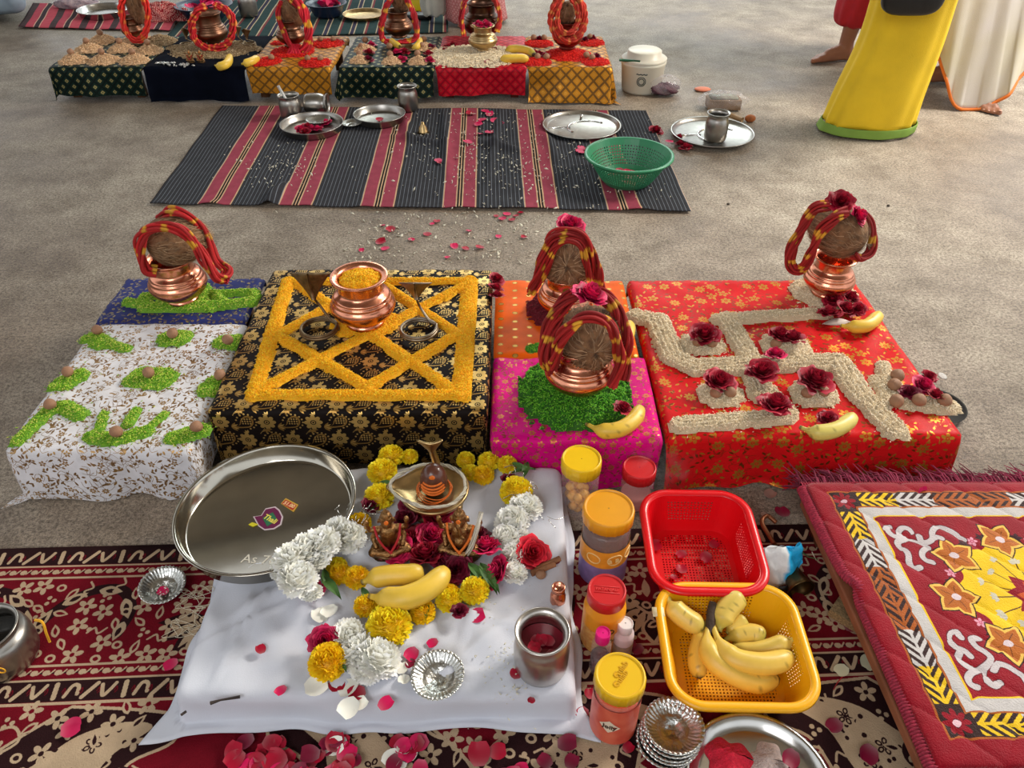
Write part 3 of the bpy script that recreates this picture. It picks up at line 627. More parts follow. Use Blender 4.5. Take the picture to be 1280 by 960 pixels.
# ------------------------------------------------------------------ carpet under the white seat
def carpet_pattern():
    r, b, k = (108, 13, 28), (182, 158, 130), (42, 21, 23)
    Wd, Hd = .80, 1.04; c = Cv(Wd, Hd, 1300, r); q = random.Random(3)
    def band(y0, y1):
        c.rect(-1, 2, y0, y1, k); n = 28; st = Wd/n; m = (y0+y1)/2
        for i in range(n):
            x = (i+.5)*st
            if i % 4 == 0: c.curve([(x-.010, m+.010), (x-.003, m-.009), (x+.007, m-.008), (x+.010, m+.006)], .0066, b)
            elif i % 4 == 1: c.line([(x+.009, m-.012), (x-.009, m+.012)], .0075, b)
            elif i % 4 == 2: c.curve([(x-.011, m-.009), (x-.004, m+.010), (x+.004, m+.002), (x+.011, m-.011)], .0066, b)
            else: c.line([(x-.001, m-.012), (x+.002, m+.012)], .0085, b)
            c.curve([(x+st*.42, m+.002), (x+st*.5, m-.005), (x+st*.58, m+.001), (x+st*.5, m+.006)], .0016, r)
    def beads(y):
        c.rect(-1, 2, y-.014, y+.014, r); c.rect(-1, 2, y-.0160, y-.0115, b); c.rect(-1, 2, y+.0115, y+.0160, b); c.rect(-1, 2, y-.0015, y+.0015, k)
        for i in range(40): x = (i+.5)*Wd/40; c.ell(x, y, .0062, .0054, col=b); c.line([(x+.006, y+.003), (x+.012, y-.005)], .0030, b)
    def blossom(x, y, R_, n=5, a=.3, inner=k):
        for p in range(n): t = a+p*2*PI/n; c.ell(x+R_*.58*math.cos(t), y+R_*.58*math.sin(t), R_*.44, R_*.27, t, b)
        c.ell(x, y, R_*.22, col=inner)
    def ring(x, y, R_, inner): c.ell(x, y, R_, R_*.85, .4, b); c.ell(x, y, R_*.5, R_*.4, .4, inner)
    def motif(x, y, inner, sc=1.):
        m = q.random()
        if m < .34: blossom(x, y, .0185*sc, 5, q.random()*3, inner)
        elif m < .56:
            a = q.random()*6.3; L = .030*sc; x0, y0 = x-L/2*math.cos(a), y-L/2*math.sin(a); c.leaf(x0, y0, L, .0072*sc, a, b); c.leaf(x0+L*.2*math.cos(a), y0+L*.2*math.sin(a), L*.6, .003*sc, a, inner)
        elif m < .74: ring(x, y, .0095*sc, inner)
        elif m < .88:
            a = q.random()*6.3; P = [(-.016, .006), (-.006, -.006), (.005, .004), (.014, -.007)]; c.curve([(x+sc*(u*math.cos(a)-v*math.sin(a)), y+sc*(u*math.sin(a)+v*math.cos(a))) for u, v in P], .0040, b); c.ell(x+sc*(.014*math.cos(a)), y+sc*(.014*math.sin(a)), .0045, col=b)
        else:
            for t in (0, 2.1, 4.2): c.ell(x+.007*math.cos(t), y+.007*math.sin(t), .0042, col=b)
    def fill(x0, x1, y0, y1, d, sc=1., tries=2600):
        pts = []
        for _ in range(tries):
            x, y = q.uniform(x0, x1), q.uniform(y0, y1)
            if all((x-a)**2+(y-e)**2 > d*d for a, e in pts):
                col = c.a[int(y*c.p) % c.ny, int(x*c.p) % c.nx]
                if col[0] > 160: continue
                pts.append((x, y)); motif(x, y, r if col[0] > 90 else k, sc)
    c.rect(-1, 2, 0, .008, k); band(.008, .045); beads(.061)
    for s in (1, -1):
        X = lambda x: x if s == 1 else Wd-x
        A_ = lambda t: t if s == 1 else PI-t
        c.curve([(X(.00), .235), (X(.02), .16), (X(.07), .11), (X(.13), .105), (X(.165), .15), (X(.16), .20)], .020, k)   # arching dark stem with buds
        for x, y, a, L in ((.005, .19, -1.2, .05), (.035, .135, -.6, .045), (.09, .105, .1, .045), (.145, .125, 1.1, .05), (.163, .175, 1.7, .04)): c.leaf(X(x), y, L, .0105, A_(a), b); c.leaf(X(x)+.012*math.cos(A_(a)), y+.012*math.sin(a), L*.5, .0045, A_(a), k)
        for a in range(7):                                                             # big feathered palmette
            t = -1.5+a*.5; c.leaf(X(.31), .175, .085, .016, A_(PI/2+t), k)
        for a in range(7):
            t = -1.5+a*.5; c.leaf(X(.31)+.018*math.cos(A_(PI/2+t)), .175+.018*math.sin(PI/2+t), .050, .0075, A_(PI/2+t), b)
        c.leaf(X(.31), .205, .058, .020, PI/2, b); c.leaf(X(.31), .208, .044, .013, PI/2, k); c.leaf(X(.31), .16, .04, .008, -PI/2, b); c.curve([(X(.29), .18), (X(.31), .195), (X(.33), .18)], .006, b)
    fill(0, Wd, .088, .250, .0275)
    beads(.272); band(.288, .325); c.rect(-1, 2, .325, .331, b)
    for s in (1, -1):
        X = lambda x: x if s == 1 else Wd-x
        out = [(.14, .335), (.25, .345), (.32, .36), (.325, .40), (.27, .43), (.25, .475), (.235, .53), (.17, .555), (.125, .62), (.06, .66), (-.01, .67), (-.03, .55), (.0, .46), (.06, .40)]
        P = spline([(X(a), b_, 0) for a, b_ in out+out[:1]], 5)[:, :2]; c.poly(P, k); c.line(P, .0055, b)
        inn = [(.06, .47), (.12, .43), (.17, .385), (.235, .365), (.285, .375), (.235, .42), (.215, .48), (.19, .51), (.135, .525), (.10, .58), (.04, .62), (-.01, .60), (.0, .52)]
        P = spline([(X(a), b_, 0) for a, b_ in inn+inn[:1]], 5)[:, :2]; c.poly(P, b)
        for i in range(110):
            x, y = q.uniform(-.02, .28), q.uniform(.37, .63)
            if c.a[int(y*c.p) % c.ny, int(X(x)*c.p) % c.nx][0] > 160: c.ell(X(x), y, .0034, col=k)
        for x, y in ((.05, .565), (.02, .60), (.085, .545), (.03, .53), (.155, .45), (.2, .40), (.185, .47), (.07, .59), (.115, .505)):
            c.ell(X(x), y, .0145, col=b)
            for p in range(5): t = p*1.257; c.ell(X(x)+.0088*math.cos(t), y+.0088*math.sin(t), .0058, .0042, t, k); c.ell(X(x)+.0088*math.cos(t), y+.0088*math.sin(t), .003, .002, t, b)
            c.ell(X(x), y, .003, col=k)
        c.ell(X(.105), .465, .026, col=k); blossom(X(.105), .465, .022, 5, .2, r)
        c.curve([(X(.26), .44), (X(.29), .45), (X(.285), .48), (X(.262), .475), (X(.26), .52), (X(.215), .545)], .010, k); c.curve([(X(.275), .435), (X(.303), .452), (X(.296), .49), (X(.276), .488), (X(.272), .53), (X(.23), .56)], .0030, b)
        c.curve([(X(.02), .38), (X(.06), .365), (X(.08), .39), (X(.05), .41), (X(.03), .395)], .005, b)
        for i in range(9):
            x, y = .295+.036*(i % 3), .54+.046*(i//3)
            for dx in (-1, 1):
                for dy in (-1, 1): c.ell(X(x)+dx*.0065, y+dy*.0065, .0062, col=b); c.ell(X(x)+dx*.0065, y+dy*.0065, .0035, col=k)
    fill(0, .27, .335, .70, .030); fill(Wd-.27, Wd, .335, .70, .030)
    for x0, y0 in ((.4, .80), (.0, .84)):
        for p in range(9): t = p*PI/8; c.curve([(x0, y0+.02), (x0+.02*math.cos(t), y0-.01*math.sin(t)), (x0+.05*math.cos(t), y0-.05*math.sin(t))], .004, b)
        for dx in (-.10, .10): blossom(x0+dx, y0, .024, 6, 0, r)
    return c
cp = carpet_pattern(); carpet_m = MI('carpet_weave', cp, (cp.W, cp.H), .9, bump=.5, bs=450)
xs, ys = np.linspace(-1.5, 1.5, 121), np.linspace(0, 1, 45); X, Yv = np.meshgrid(xs, ys, indexing='ij')
edge = .968+.0395*(X+1.01); Yw = edge-Yv*1.02+.004*wob(X*4, Yv*9)*(1-Yv); Z = .0055+.002*wob(X*8, Yv*8, 2)
cpo = obj('carpet', (np.stack([X, Yw, Z], -1).reshape(-1, 3), gridF(121, 45), np.stack([X+.86, cp.H-Yv*1.02], -1).reshape(-1, 2)), carpet_m); solid(cpo, .003)
tag(cpo, 'dark maroon carpet with beige flowers and paisleys under the white seat', 'carpet')

# ------------------------------------------------------------------ striped rugs behind
K, G, P_, T_, O = (52, 52, 56), (118, 124, 134), (150, 66, 82), (196, 160, 128), (28, 26, 26)
sp = []
for i in range(12): sp += [(.0122, K), (.0016, G)]
sp += [(.004, T_), (.041, P_), (.005, T_), (.006, O), (.004, T_), (.006, O), (.005, T_), (.041, P_), (.004, T_)]
c_, rugw = stripes(sp); rug_m = MI('striped_rug_weave', c_, (rugw, .02), .9, bump=.5, bs=350)
def quadsheet(c00, c10, c01, c11, n=(90, 60), uvw=1., zf=None, u0=0.):
    u, v = np.meshgrid(np.linspace(0, 1, n[0]), np.linspace(0, 1, n[1]), indexing='ij'); c = [np.array(x, float)[:2] for x in (c00, c10, c01, c11)]
    Pt = (1-u)[..., None]*(1-v)[..., None]*c[0]+u[..., None]*(1-v)[..., None]*c[1]+(1-u)[..., None]*v[..., None]*c[2]+u[..., None]*v[..., None]*c[3]
    X, Y = Pt[..., 0], Pt[..., 1]; Z = zf(u, v, X, Y)
    return np.stack([X, Y, Z], -1).reshape(-1, 3), gridF(*n), np.stack([u*uvw+u0, v*.5], -1).reshape(-1, 2)
def rugz(u, v, X, Y):
    z = .006+.003*(1+wob(X*14, Y*9, 1))+.0022*(1+np.sin(Y*34+3*np.sin(X*5)+X*6))*np.exp(-((X-.05)/.55)**2)+.012*np.exp(-(v/.03)**2)*np.clip(wob(X*22, X*9, 3), 0, 1)
    for x0, y0, x1, y1, w_, h_ in ((-.47, 3.35, -.40, 2.95, .02, .018), (-.30, 3.4, -.22, 2.5, .018, .016), (-.05, 3.4, -.10, 2.45, .015, .012), (.12, 3.3, .2, 2.6, .02, .012), (-.5, 3.1, -.15, 2.95, .02, .012), (-.15, 3.05, .1, 2.9, .02, .012), (.35, 2.9, .55, 2.7, .02, .014), (-.85, 2.46, -.83, 2.7, .02, .018)):
        dx, dy = x1-x0, y1-y0; t = np.clip(((X-x0)*dx+(Y-y0)*dy)/(dx*dx+dy*dy), 0, 1); d = np.hypot(X-x0-t*dx, Y-y0-t*dy); z = z+1.7*h_*np.exp(-(d/w_)**2)*np.sin(t*PI+.4).clip(0, 1)
    for px, py, rr in ((391, 162, .16), (475, 150, .14), (727, 159, .20), (783, 226, .12), (511, 137, .07), (365, 147, .07), (384, 142, .08), (440, 157, .06), (529, 166, .04)):
        c = W(px, py); z = .006+(z-.006)*(1-np.exp(-(((X-c.x)**2+(Y-c.y)**2)/rr**2)**3))
    return z
rw = W(864, 267).x-W(188, 257).x
r0 = obj('striped_rug', quadsheet(W(188, 257), W(864, 267), W(278, 134), W(808, 141), (220, 150), 1.857, rugz, u0=.0), rug_m); solid(r0, .002)
tag(r0, 'charcoal cotton rug with dusty pink stripes lying on the floor in the middle', 'rug')
c2_, w2 = stripes([(.05, (42, 62, 62)), (.008, (176, 160, 132)), (.012, (120, 58, 62)), (.05, (42, 62, 62)), (.006, (176, 160, 132)), (.02, (54, 50, 70)), (.006, (176, 160, 132))])
r1 = obj('striped_rug', quadsheet(W(205, 50), W(560, 42), W(246, 6), W(560, -20), (60, 30), 1.6, lambda u, v, X, Y: .006+.003*(1+wob(X*8, Y*8))), MI('green_rug_weave', c2_, (w2, .02), .9)); solid(r1, .002)
tag(r1, 'dark green rug with thin cream stripes behind the far row of altars', 'rug')
c3_, w3 = stripes([(.045, (70, 56, 58)), (.05, (170, 70, 84)), (.006, (200, 160, 140)), (.03, (60, 50, 54)), (.006, (200, 160, 140)), (.06, (176, 74, 86))])
r2 = obj('striped_rug', quadsheet(W(24, 36), W(215, 40), W(42, 6), W(235, 8), (70, 30), 1.0, lambda u, v, X, Y: .006+.006*(1+wob(X*14, Y*9))), MI('pink_rug_weave', c3_, (w3, .02), .9)); solid(r2, .002)
tag(r2, 'pink and grey striped rug at the far left edge of the floor', 'rug')

# ------------------------------------------------------------------ tables and cloths, front row
m_black = MI('black_gold_brocade', brocade_black(), (.098, .098), .55, .75, bump=.1)
m_white = MI('white_gold_brocade', scatter_pattern(.22, (222, 220, 224), (176, 140, 92), (150, 118, 82), (222, 220, 224), 4, 26, 300, .0072, .0105, twig=110), (.22, .22), .6, .6)
m_blue = MI('blue_gold_brocade', scatter_pattern(.12, (46, 52, 108), (150, 132, 92), (92, 84, 96), (46, 52, 108), 5, 14, 90, .004, .012), (.12, .12), .55, .5)
m_red = MI('red_gold_brocade', scatter_pattern(.26, (206, 22, 26), (190, 128, 46), (132, 62, 26), (206, 18, 22), 6, 24, 260, .0135, .0115, twig=50), (.26, .26), .42, .6)
m_mag = MI('magenta_gold_brocade', scatter_pattern(.2, (214, 10, 126), (196, 118, 70), (150, 78, 52), (200, 10, 110), 7, 40, 300, .0075, .008, twig=50), (.2, .2), .42, .6)
def coins():
    c = Cv(.07, .07, 2600, (232, 96, 14)); g = (214, 164, 78)
    for x, y in ((.0175, .0175), (.0525, .0525), (.0525, .0175), (.0175, .0525)):
        y += .009*(x > .03)
        c.ell(x, y, .0068, .0055, col=(150, 110, 50), g=1); c.ell(x, y, .0052, .0040, col=g, g=1)
    return c
m_orange = MI('orange_coin_brocade', coins(), (.07, .07), .45, .6)
m_cotton = M('white_cotton', (208, 211, 222), .8, var=.03, vs=8, bump=.12, bs=500)

low_table('low wooden bench hidden under the white and blue brocade', -1.02, -.665, 1.12, 1.765, .138)
low_table('square wooden bench hidden under the black brocade', -.625, -.055, 1.21, 1.77, .162)
low_table('low wooden bench hidden under the orange and magenta cloths', -.04, .292, 1.15, 1.755, .138)
low_table('wide wooden bench hidden under the red brocade', .325, .90, 1.17, 1.74, .138)
cloth('brocade_cloth', 'blue and gold cloth under the green grain and copper pot on the left', m_blue, -1.03, -.655, 1.558, 1.775, .1405, .02, .03, .09, .0, wave=.006)
cloth('brocade_cloth', 'white brocade cloth with gold leaves on the left bench', m_white, -1.02, -.645, 1.108, 1.562, .1395, .125, .0, .13, .10, wave=.012, flare=.10, hemw=.015)
cloth('brocade_cloth', 'black brocade cloth with gold flowers and paisleys on the middle bench', m_black, -.635, -.050, 1.199, 1.780, .165, .150, .10, .03, .03, wave=.006, flare=.05, step=.01)
cloth('brocade_cloth', 'orange cloth with gold dots on the bench right of the black one', m_orange, -.045, .296, 1.415, 1.762, .1425, .012, .05, .0, .03, wave=.004, flare=.03)
cloth('brocade_cloth', 'magenta brocade cloth with small gold motifs in front of the orange cloth', m_mag, -.045, .310, 1.138, 1.425, .1405, .136, .0, .02, .02, wave=.007, flare=.05)
cloth('brocade_cloth', 'bright red brocade cloth with gold flowers on the right bench', m_red, .318, .925, 1.150, 1.765, .1400, .135, .06, .02, .145, wave=.008, flare=.10, hemw=.004, shear=-.02)

# far row
lat_green = MI('green_lattice_silk', lattice((22, 42, 36), (14, 26, 22), (150, 140, 92)), (.05, .05), .42, .5)
lat_navy = M('navy_cloth', (9, 13, 25), .9, var=.2, bump=.1, spec=.05)
lat_yel = MI('yellow_lattice_silk', lattice((196, 130, 36), (118, 82, 36), (200, 140, 50)), (.05, .05), .38, .5)
lat_red = MI('red_lattice_silk', lattice((198, 20, 40), (150, 14, 34), (198, 60, 60)), (.045, .045), .38, .5)
B0, B1 = 3.545, 4.06
for (a, b_, nm) in ((-2.05, -1.66, 'green lattice cloth at the far left'), (-1.645, -1.195, 'dark navy cloth in the far row'), (-1.185, -.815, 'yellow cloth left of the gap in the far row'), (-.765, -.355, 'green lattice cloth right of the gap'), (-.335, .06, 'red lattice cloth in the far row'), (.075, .44, 'yellow cloth at the right end of the far row')):
    low_table('low wooden bench under the '+nm, a, b_, B0+.012, B1-.01, .148, wood if a < -.5 else wood_red)
cloth('brocade_cloth', 'dark green lattice cloth on the leftmost bench of the far row', lat_green, -2.075, -1.652, B0, B1, .1505, .115, .04, .12, .0, flare=.15, step=.016)
cloth('plain_cloth', 'plain dark navy cloth reaching the floor in the far row', lat_navy, -1.650, -1.188, B0, B1, .152, .15, .04, .0, .0, step=.016)
cloth('brocade_cloth', 'yellow silk cloth under red powder and the hooded copper pot, left of the gap', lat_yel, -1.190, -.808, B0, B1, .1505, .115, .04, .02, .02, flare=.04, step=.016)
cloth('brocade_cloth', 'green lattice cloth behind the steel tumbler, right of the gap', lat_green, -.775, -.345, B0, B1, .1505, .125, .04, .11, .0, flare=.2, step=.016)
cloth('brocade_cloth', 'red lattice silk cloth under the gold pot in the far row', lat_red, -.345, .068, B0, B1, .1515, .115, .04, .0, .0, flare=.05, step=.016)
cloth('brocade_cloth', 'yellow silk cloth on the rightmost bench of the far row', lat_yel, .066, .450, B0, B1, .1505, .140, .04, .0, .13, flare=.35, step=.016)

# white cotton seat
wz = .072
t = thing('low_bench', 'low wooden board hidden under the white cotton cloth', 'bench', (-.215, .885, 0))
bevel(obj('board', box(-.300, .300, -.235, .235, .03, wz-.008), wood, t))
for sx in (-1, 1):
    for sy in (-1, 1): obj('leg', box(sx*.26-.02, sx*.26+.02, sy*.21-.02, sy*.21+.02, .009, .03), wood, t)
def white_sheet():
    V, F, uv = drape(-.530, .100, .625, 1.132, wz, .072, .02, .078, .072, step=.008, flare=.20, seed=4.4, floor=.0105, wr=.0036, wave=.006, r=.014, hemw=.006)
    S = uv[:, 0]; T = uv[:, 1]
    f = lambda x0, y0, x1, y1, w_, h_: h_*np.exp(-(((S-x0)*(y1-y0)-(T-y0)*(x1-x0))/math.hypot(x1-x0, y1-y0)/w_)**2)*((((S-x0)*(x1-x0)+(T-y0)*(y1-y0))/((x1-x0)**2+(y1-y0)**2)).clip(0, 1)*PI).__array__().__class__(np.sin((((S-x0)*(x1-x0)+(T-y0)*(y1-y0))/((x1-x0)**2+(y1-y0)**2)).clip(0, 1)*PI)) if False else h_*np.exp(-(((S-x0)*(y1-y0)-(T-y0)*(x1-x0))/math.hypot(x1-x0, y1-y0)/w_)**2)*np.sin((((S-x0)*(x1-x0)+(T-y0)*(y1-y0))/((x1-x0)**2+(y1-y0)**2)).clip(0, 1)*PI)
    V[:, 2] += 1.6*(f(.13, .32, .05, .0, .004, .006)+f(.0, .22, .16, .28, .009, .008)+f(.02, .12, .2, .26, .012, .006)+f(.2, .0, .4, .14, .012, .005)+f(.4, .02, .55, .16, .012, .006)+f(.30, .13, .44, .04, .01, .005)+f(.1, .05, .3, .09, .012, .005)+f(.35, .2, .6, .1, .008, .004)+f(.14, .3, .42, .22, .010, .004)+f(.05, .0, .09, .30, .0035, .0035)+f(-.05, .05, .18, .20, .004, .004)+f(.18, .02, .3, .02, .004, .003)+f(.42, .0, .50, .30, .004, .003)+f(.3, .03, .62, .05, .005, .004)+f(.5, .05, .66, .22, .004, .004)+f(.0, .3, .12, .42, .005, .004)+f(.22, .0, .16, .26, .0035, .003)+f(.33, .0, .36, .16, .003, .003))
    return V, F, uv
o = obj('white_cloth', white_sheet(), m_cotton); solid(o, .0015, 1); tag(o, 'creased white cotton cloth covering the low seat on the carpet', 'cloth')

# ------------------------------------------------------------------ quilted mat on its board, right front
mz = .1
def matuv(px, py):
    p = W(px, py, mz); v = 1.046-p.y; return p.x-.582-.044*v, v
def mat_pattern():
    Wd, Hd = .594, .526; c = Cv(Wd, Hd, 1500, (148, 8, 30), wrap=False)
    K2, Y2, Wt, Or = (52, 28, 26), (240, 196, 30), (204, 198, 196), (176, 92, 36)
    c.rect(.026, Wd-.026, .020, Hd-.020, Or); c.rect(.029, Wd-.029, .023, Hd-.023, K2)
    x = (np.arange(c.nx)+.5)/c.p; y = (np.arange(c.ny)+.5)/c.p; X, Y = np.meshgrid(x, y)
    L0, T0 = .029, .023; bw = .040
    def chev(s, cc, length):
        n = s/length; pal = [Y2, Wt, Or, Or, Wt, Y2]; dirn = np.where(n < .5, 1, -1)
        ph = np.mod(s/.017+dirn*-abs(cc)*1.35, 1); on = (ph < .52) & (abs(cc) < .92) | (abs(cc) < .12)
        idx = np.clip((n*6).astype(int), 0, 5); col = np.array(pal, np.float32)[idx]; return on, col
    corner = .050
    for side in range(4):
        if side in (0, 1):
            cx = (L0+bw/2) if side == 0 else Wd-L0-bw/2; k = (abs(X-cx) < bw/2) & (Y > T0+corner) & (Y < Hd-T0-corner); on, col = chev(Y-T0-corner, (X-cx)/(bw/2), Hd-2*T0-2*corner)
        else:
            cy = (T0+bw/2) if side == 2 else Hd-T0-bw/2; k = (abs(Y-cy) < bw/2) & (X > L0+corner) & (X < Wd-L0-corner); on, col = chev(X-L0-corner, (Y-cy)/(bw/2), Wd-2*L0-2*corner)
        c.a[k & on] = col[k & on]
    for x0 in (L0+.022, Wd-L0-.022):
        for y0 in (T0+.022, Hd-T0-.022): c.flower(x0, y0, .021, 8, (148, 8, 30), (60, 10, 20)); c.ell(x0, y0, .007, .005, col=(230, 190, 200))
    a = .071; c.rect(a-.003, Wd-a+.003, a-.009-.003, Hd-a+.012, Or); c.rect(a, Wd-a, a-.009, Hd-a+.009, Wt); a2 = .093; c.rect(a2-.003, Wd-a2+.003, a2-.011, Hd-a2+.011, Y2); c.rect(a2, Wd-a2, a2-.008, Hd-a2+.008, (148, 8, 30))
    cx, cy = Wd/2, Hd/2
    P = [(cx+(.128+.013*math.cos(8*t))*math.cos(t), cy+(.122+.012*math.cos(8*t))*math.sin(t)) for t in np.linspace(0, 2*PI, 120)]
    c.poly(P, (244, 200, 24))
    for k in range(8):
        t = k*PI/4+PI/8; fx, fy = cx+.135*math.cos(t), cy+.130*math.sin(t); c.flower(fx, fy, .009, 5, (230, 160, 180), (200, 80, 110))
        for s in (-1, 1):
            gx, gy = fx+s*.020*math.sin(t), fy-s*.020*math.cos(t)
            for j in range(5): u = j*1.257+t; c.leaf(gx, gy, .011, .003, u, (60, 16, 26))
    for k in range(8):
        t = k*PI/4; fx, fy = cx+.140*math.cos(t), cy+.124*math.sin(t)
        for (L_, w_, col) in ((.044, .0165, (40, 20, 14)), (.0415, .0150, (246, 196, 90)), (.035, .0115, (188, 104, 36))):
            for j in range(5): c.leaf(fx, fy, L_, w_, t+PI+j*1.257, col)
        for j in range(5): c.line([(fx, fy), (fx+.024*math.cos(t+PI+j*1.257), fy+.024*math.sin(t+PI+j*1.257))], .0012, (120, 60, 20))
        c.ell(fx, fy, .0075, .0065, col=(225, 205, 210))
    for k in range(16):
        t = k*PI/8; r1_ = .082 if k % 2 else .07; x1, y1 = cx+r1_*math.cos(t), cy+r1_*math.sin(t); c.line([(cx+.03*math.cos(t), cy+.03*math.sin(t)), (x1, y1)], .0015, (80, 40, 20))
        for j in range(4): c.leaf(x1, y1, .013, .0038, t-.9+j*.6, (208, 200, 180))
    for k in range(8): t = k*PI/4+.2; c.leaf(cx, cy, .052, .015, t, (148, 8, 30))
    for k in range(6): t = k*PI/3+.2; c.leaf(cx, cy, .034, .008, t, (210, 90, 40))
    c.ell(cx, cy, .01, col=(225, 205, 210))
    cr = lambda pts: [matuv(1060+a_/4.8, 600+b_/4.8) for a_, b_ in pts]; cr3 = lambda pts: [matuv(1100+a_/4.8, 760+b_/4.8) for a_, b_ in pts]
    top = [[(215, 315), (235, 345), (265, 365), (300, 372), (360, 385), (420, 405), (470, 430)], [(300, 372), (290, 340), (310, 315), (345, 318), (372, 340)], [(330, 378), (285, 395), (290, 425), (335, 450), (350, 480), (355, 520), (385, 552), (420, 550)], [(470, 430), (435, 455), (432, 485), (455, 510), (490, 520)], [(415, 365), (430, 395), (465, 400), (492, 380), (490, 345), (505, 318), (540, 308), (600, 330), (650, 360), (684, 382)], [(492, 380), (520, 370), (548, 378)], [(240, 305), (222, 310), (212, 322)]]
    bot = [[(470, 205), (440, 165), (405, 180), (405, 220), (440, 262), (490, 285), (525, 315)], [(465, 285), (455, 330), (500, 375), (560, 395), (610, 375), (645, 330), (610, 290), (560, 260), (530, 215), (575, 210)], [(580, 395), (530, 415), (508, 450), (530, 488), (572, 498)], [(600, 390), (620, 450), (665, 495), (705, 470)], [(668, 400), (690, 365), (740, 375), (790, 405), (840, 440), (864, 480)]]
    for mm in (0, 1):
        for f_, L_ in ((cr, top), (cr3, bot)):
            for s_ in L_:
                P2 = f_(s_); P2 = [(Wd-x_, y_) if mm else (x_, y_) for x_, y_ in P2]; c.curve(P2, .0125, (90, 14, 26)); 
            for s_ in L_:
                P2 = f_(s_); P2 = [(Wd-x_, y_) if mm else (x_, y_) for x_, y_ in P2]; c.curve(P2, .0102, (206, 196, 198))
    return c
mp_ = mat_pattern(); mat_m = MI('plush_mat', mp_, (1, 1), .9, bump=.6, bs=420, sheen=.3)
u, v = np.meshgrid(np.linspace(-.004, 1.0, 130), np.linspace(-.004, 1.03, 110), indexing='ij')
U, Vv_ = u*.594, v*.526
qz = .0035*(1-np.exp(-(abs(np.sin((U+Vv_)*PI/.09))/.16)**1))+.0035*(1-np.exp(-(abs(np.sin((U-Vv_)*PI/.09))/.16)**1))
rim_ = np.minimum(np.minimum(U+.004, .6-U), np.minimum(Vv_+.004, .545-Vv_)); Zm = mz-.008+qz+.004*np.clip(rim_/.01, 0, 1)
mt = thing('quilted_mat', 'maroon quilted plush mat with yellow medallion on the board at right', 'mat', (.582, 1.046, 0))
Vm = np.stack([U+.044*Vv_, -Vv_, Zm], -1).reshape(-1, 3)
o = obj('mat_top', (Vm, gridF(130, 110), np.stack([u, 1-v], -1).reshape(-1, 2)), mat_m, mt); solid(o, .010)
edge_m = M('mat_binding', (168, 50, 72), .9, var=.3, vs=200, bump=.6, bs=300)
# whipped edge: a cord of many wraps
def cord(name, pts, r, parent, step=.005, bulge=.25):
    P = spline(pts, 14); L = np.concatenate([[0], np.cumsum(np.linalg.norm(np.diff(P, axis=0), axis=1))]); s = np.arange(0, L[-1], step/4); Pp = np.stack([np.interp(s, L, P[:, i]) for i in range(3)], -1)
    rr = r*(1+bulge*np.sin(s*2*PI/step)); return obj(name, tube(Pp, rr, 8), edge_m, parent)
cord('whipped_edge', [(-.012, .0, mz-.002), (-.008, -.10, mz), (.000, -.2, mz+.002), (.014, -.235, mz+.006), (.010, -.27, mz-.001), (.012, -.40, mz-.001), (.014, -.545, mz-.002)], .0088, mt)
cord('whipped_edge', [(-.012, .006, mz-.002), (.2, .007, mz-.001), (.4, .006, mz-.001), (.594, .007, mz-.002)], .0075, mt)
cord('whipped_edge', [(.022, -.548, mz-.006), (.2, -.55, mz-.004), (.4, -.55, mz-.004), (.61, -.55, mz-.006)], .0075, mt)
fr_m = M('mat_fringe', (118, 26, 48), .9, vcol=True)
q = random.Random(5); fs, fc = [], []
for i in range(560):
    x = -.01+.61*i/560; l = q.uniform(.03, .065); dx = q.uniform(-.02, .012)-.012; z1 = q.uniform(.07, .11)
    P = np.array([(x, .006, mz-.004), (x+dx*.5, .006+l*.5, z1), (x+dx, .006+l, z1-q.uniform(.0, .03))]); P[:, 2] = np.maximum(P[:, 2], .02); fs.append(tube(P, [.0022, .0017, .0008], 4, True))
for i in range(300):
    x = .03+.6*i/300; P = np.array([(x, -.556, mz-.006), (x+q.uniform(-.01, .01), -.575, mz-.02), (x+q.uniform(-.01, .01), -.585, mz-.05)]); fs.append(tube(P, [.0022, .0017, .0008], 4, True))
V, F = join(*fs); nc = np.repeat(R.uniform(.45, 1.25, len(V)//12+1), 12)[:len(V), None]*np.array([[.30, .03, .075]]); tag(obj('fringe', (V, F, None, nc), fr_m, mt), kind='stuff')
bt = thing('low_board', 'brown wooden board under the maroon quilted mat', 'board', (.578, 1.035, 0))
Vb, Fb = box(-.008, .60, -.56, 0, .062, mz-.018); Vb[:, 0] -= Vb[:, 1]*.04; bevel(obj('board_top', (Vb, Fb, None, None, False), M('board_face', (140, 84, 56), .55, var=.25, vs=14), bt))
for a_, b_ in ((.04, -.04), (.54, -.04), (.06, -.50), (.56, -.50)): obj('leg', box(a_-.02, a_+.02, b_-.02, b_+.02, .0085 if b_ < -.1 else .003, .062), wood, bt)
Vs_ = box(.03, .10, -.07, .0, 0, .018)
o = obj('glitter_card', (Vs_[0], Vs_[1], None, None, False), M('glitter', (176, 150, 110), .4, .4, var=.5, vs=300, bump=.5, bs=400), None, W(1036, 728, .012), (0, 0, -.75)); tag(o, 'small glittery golden box poking out from under the board', 'box')

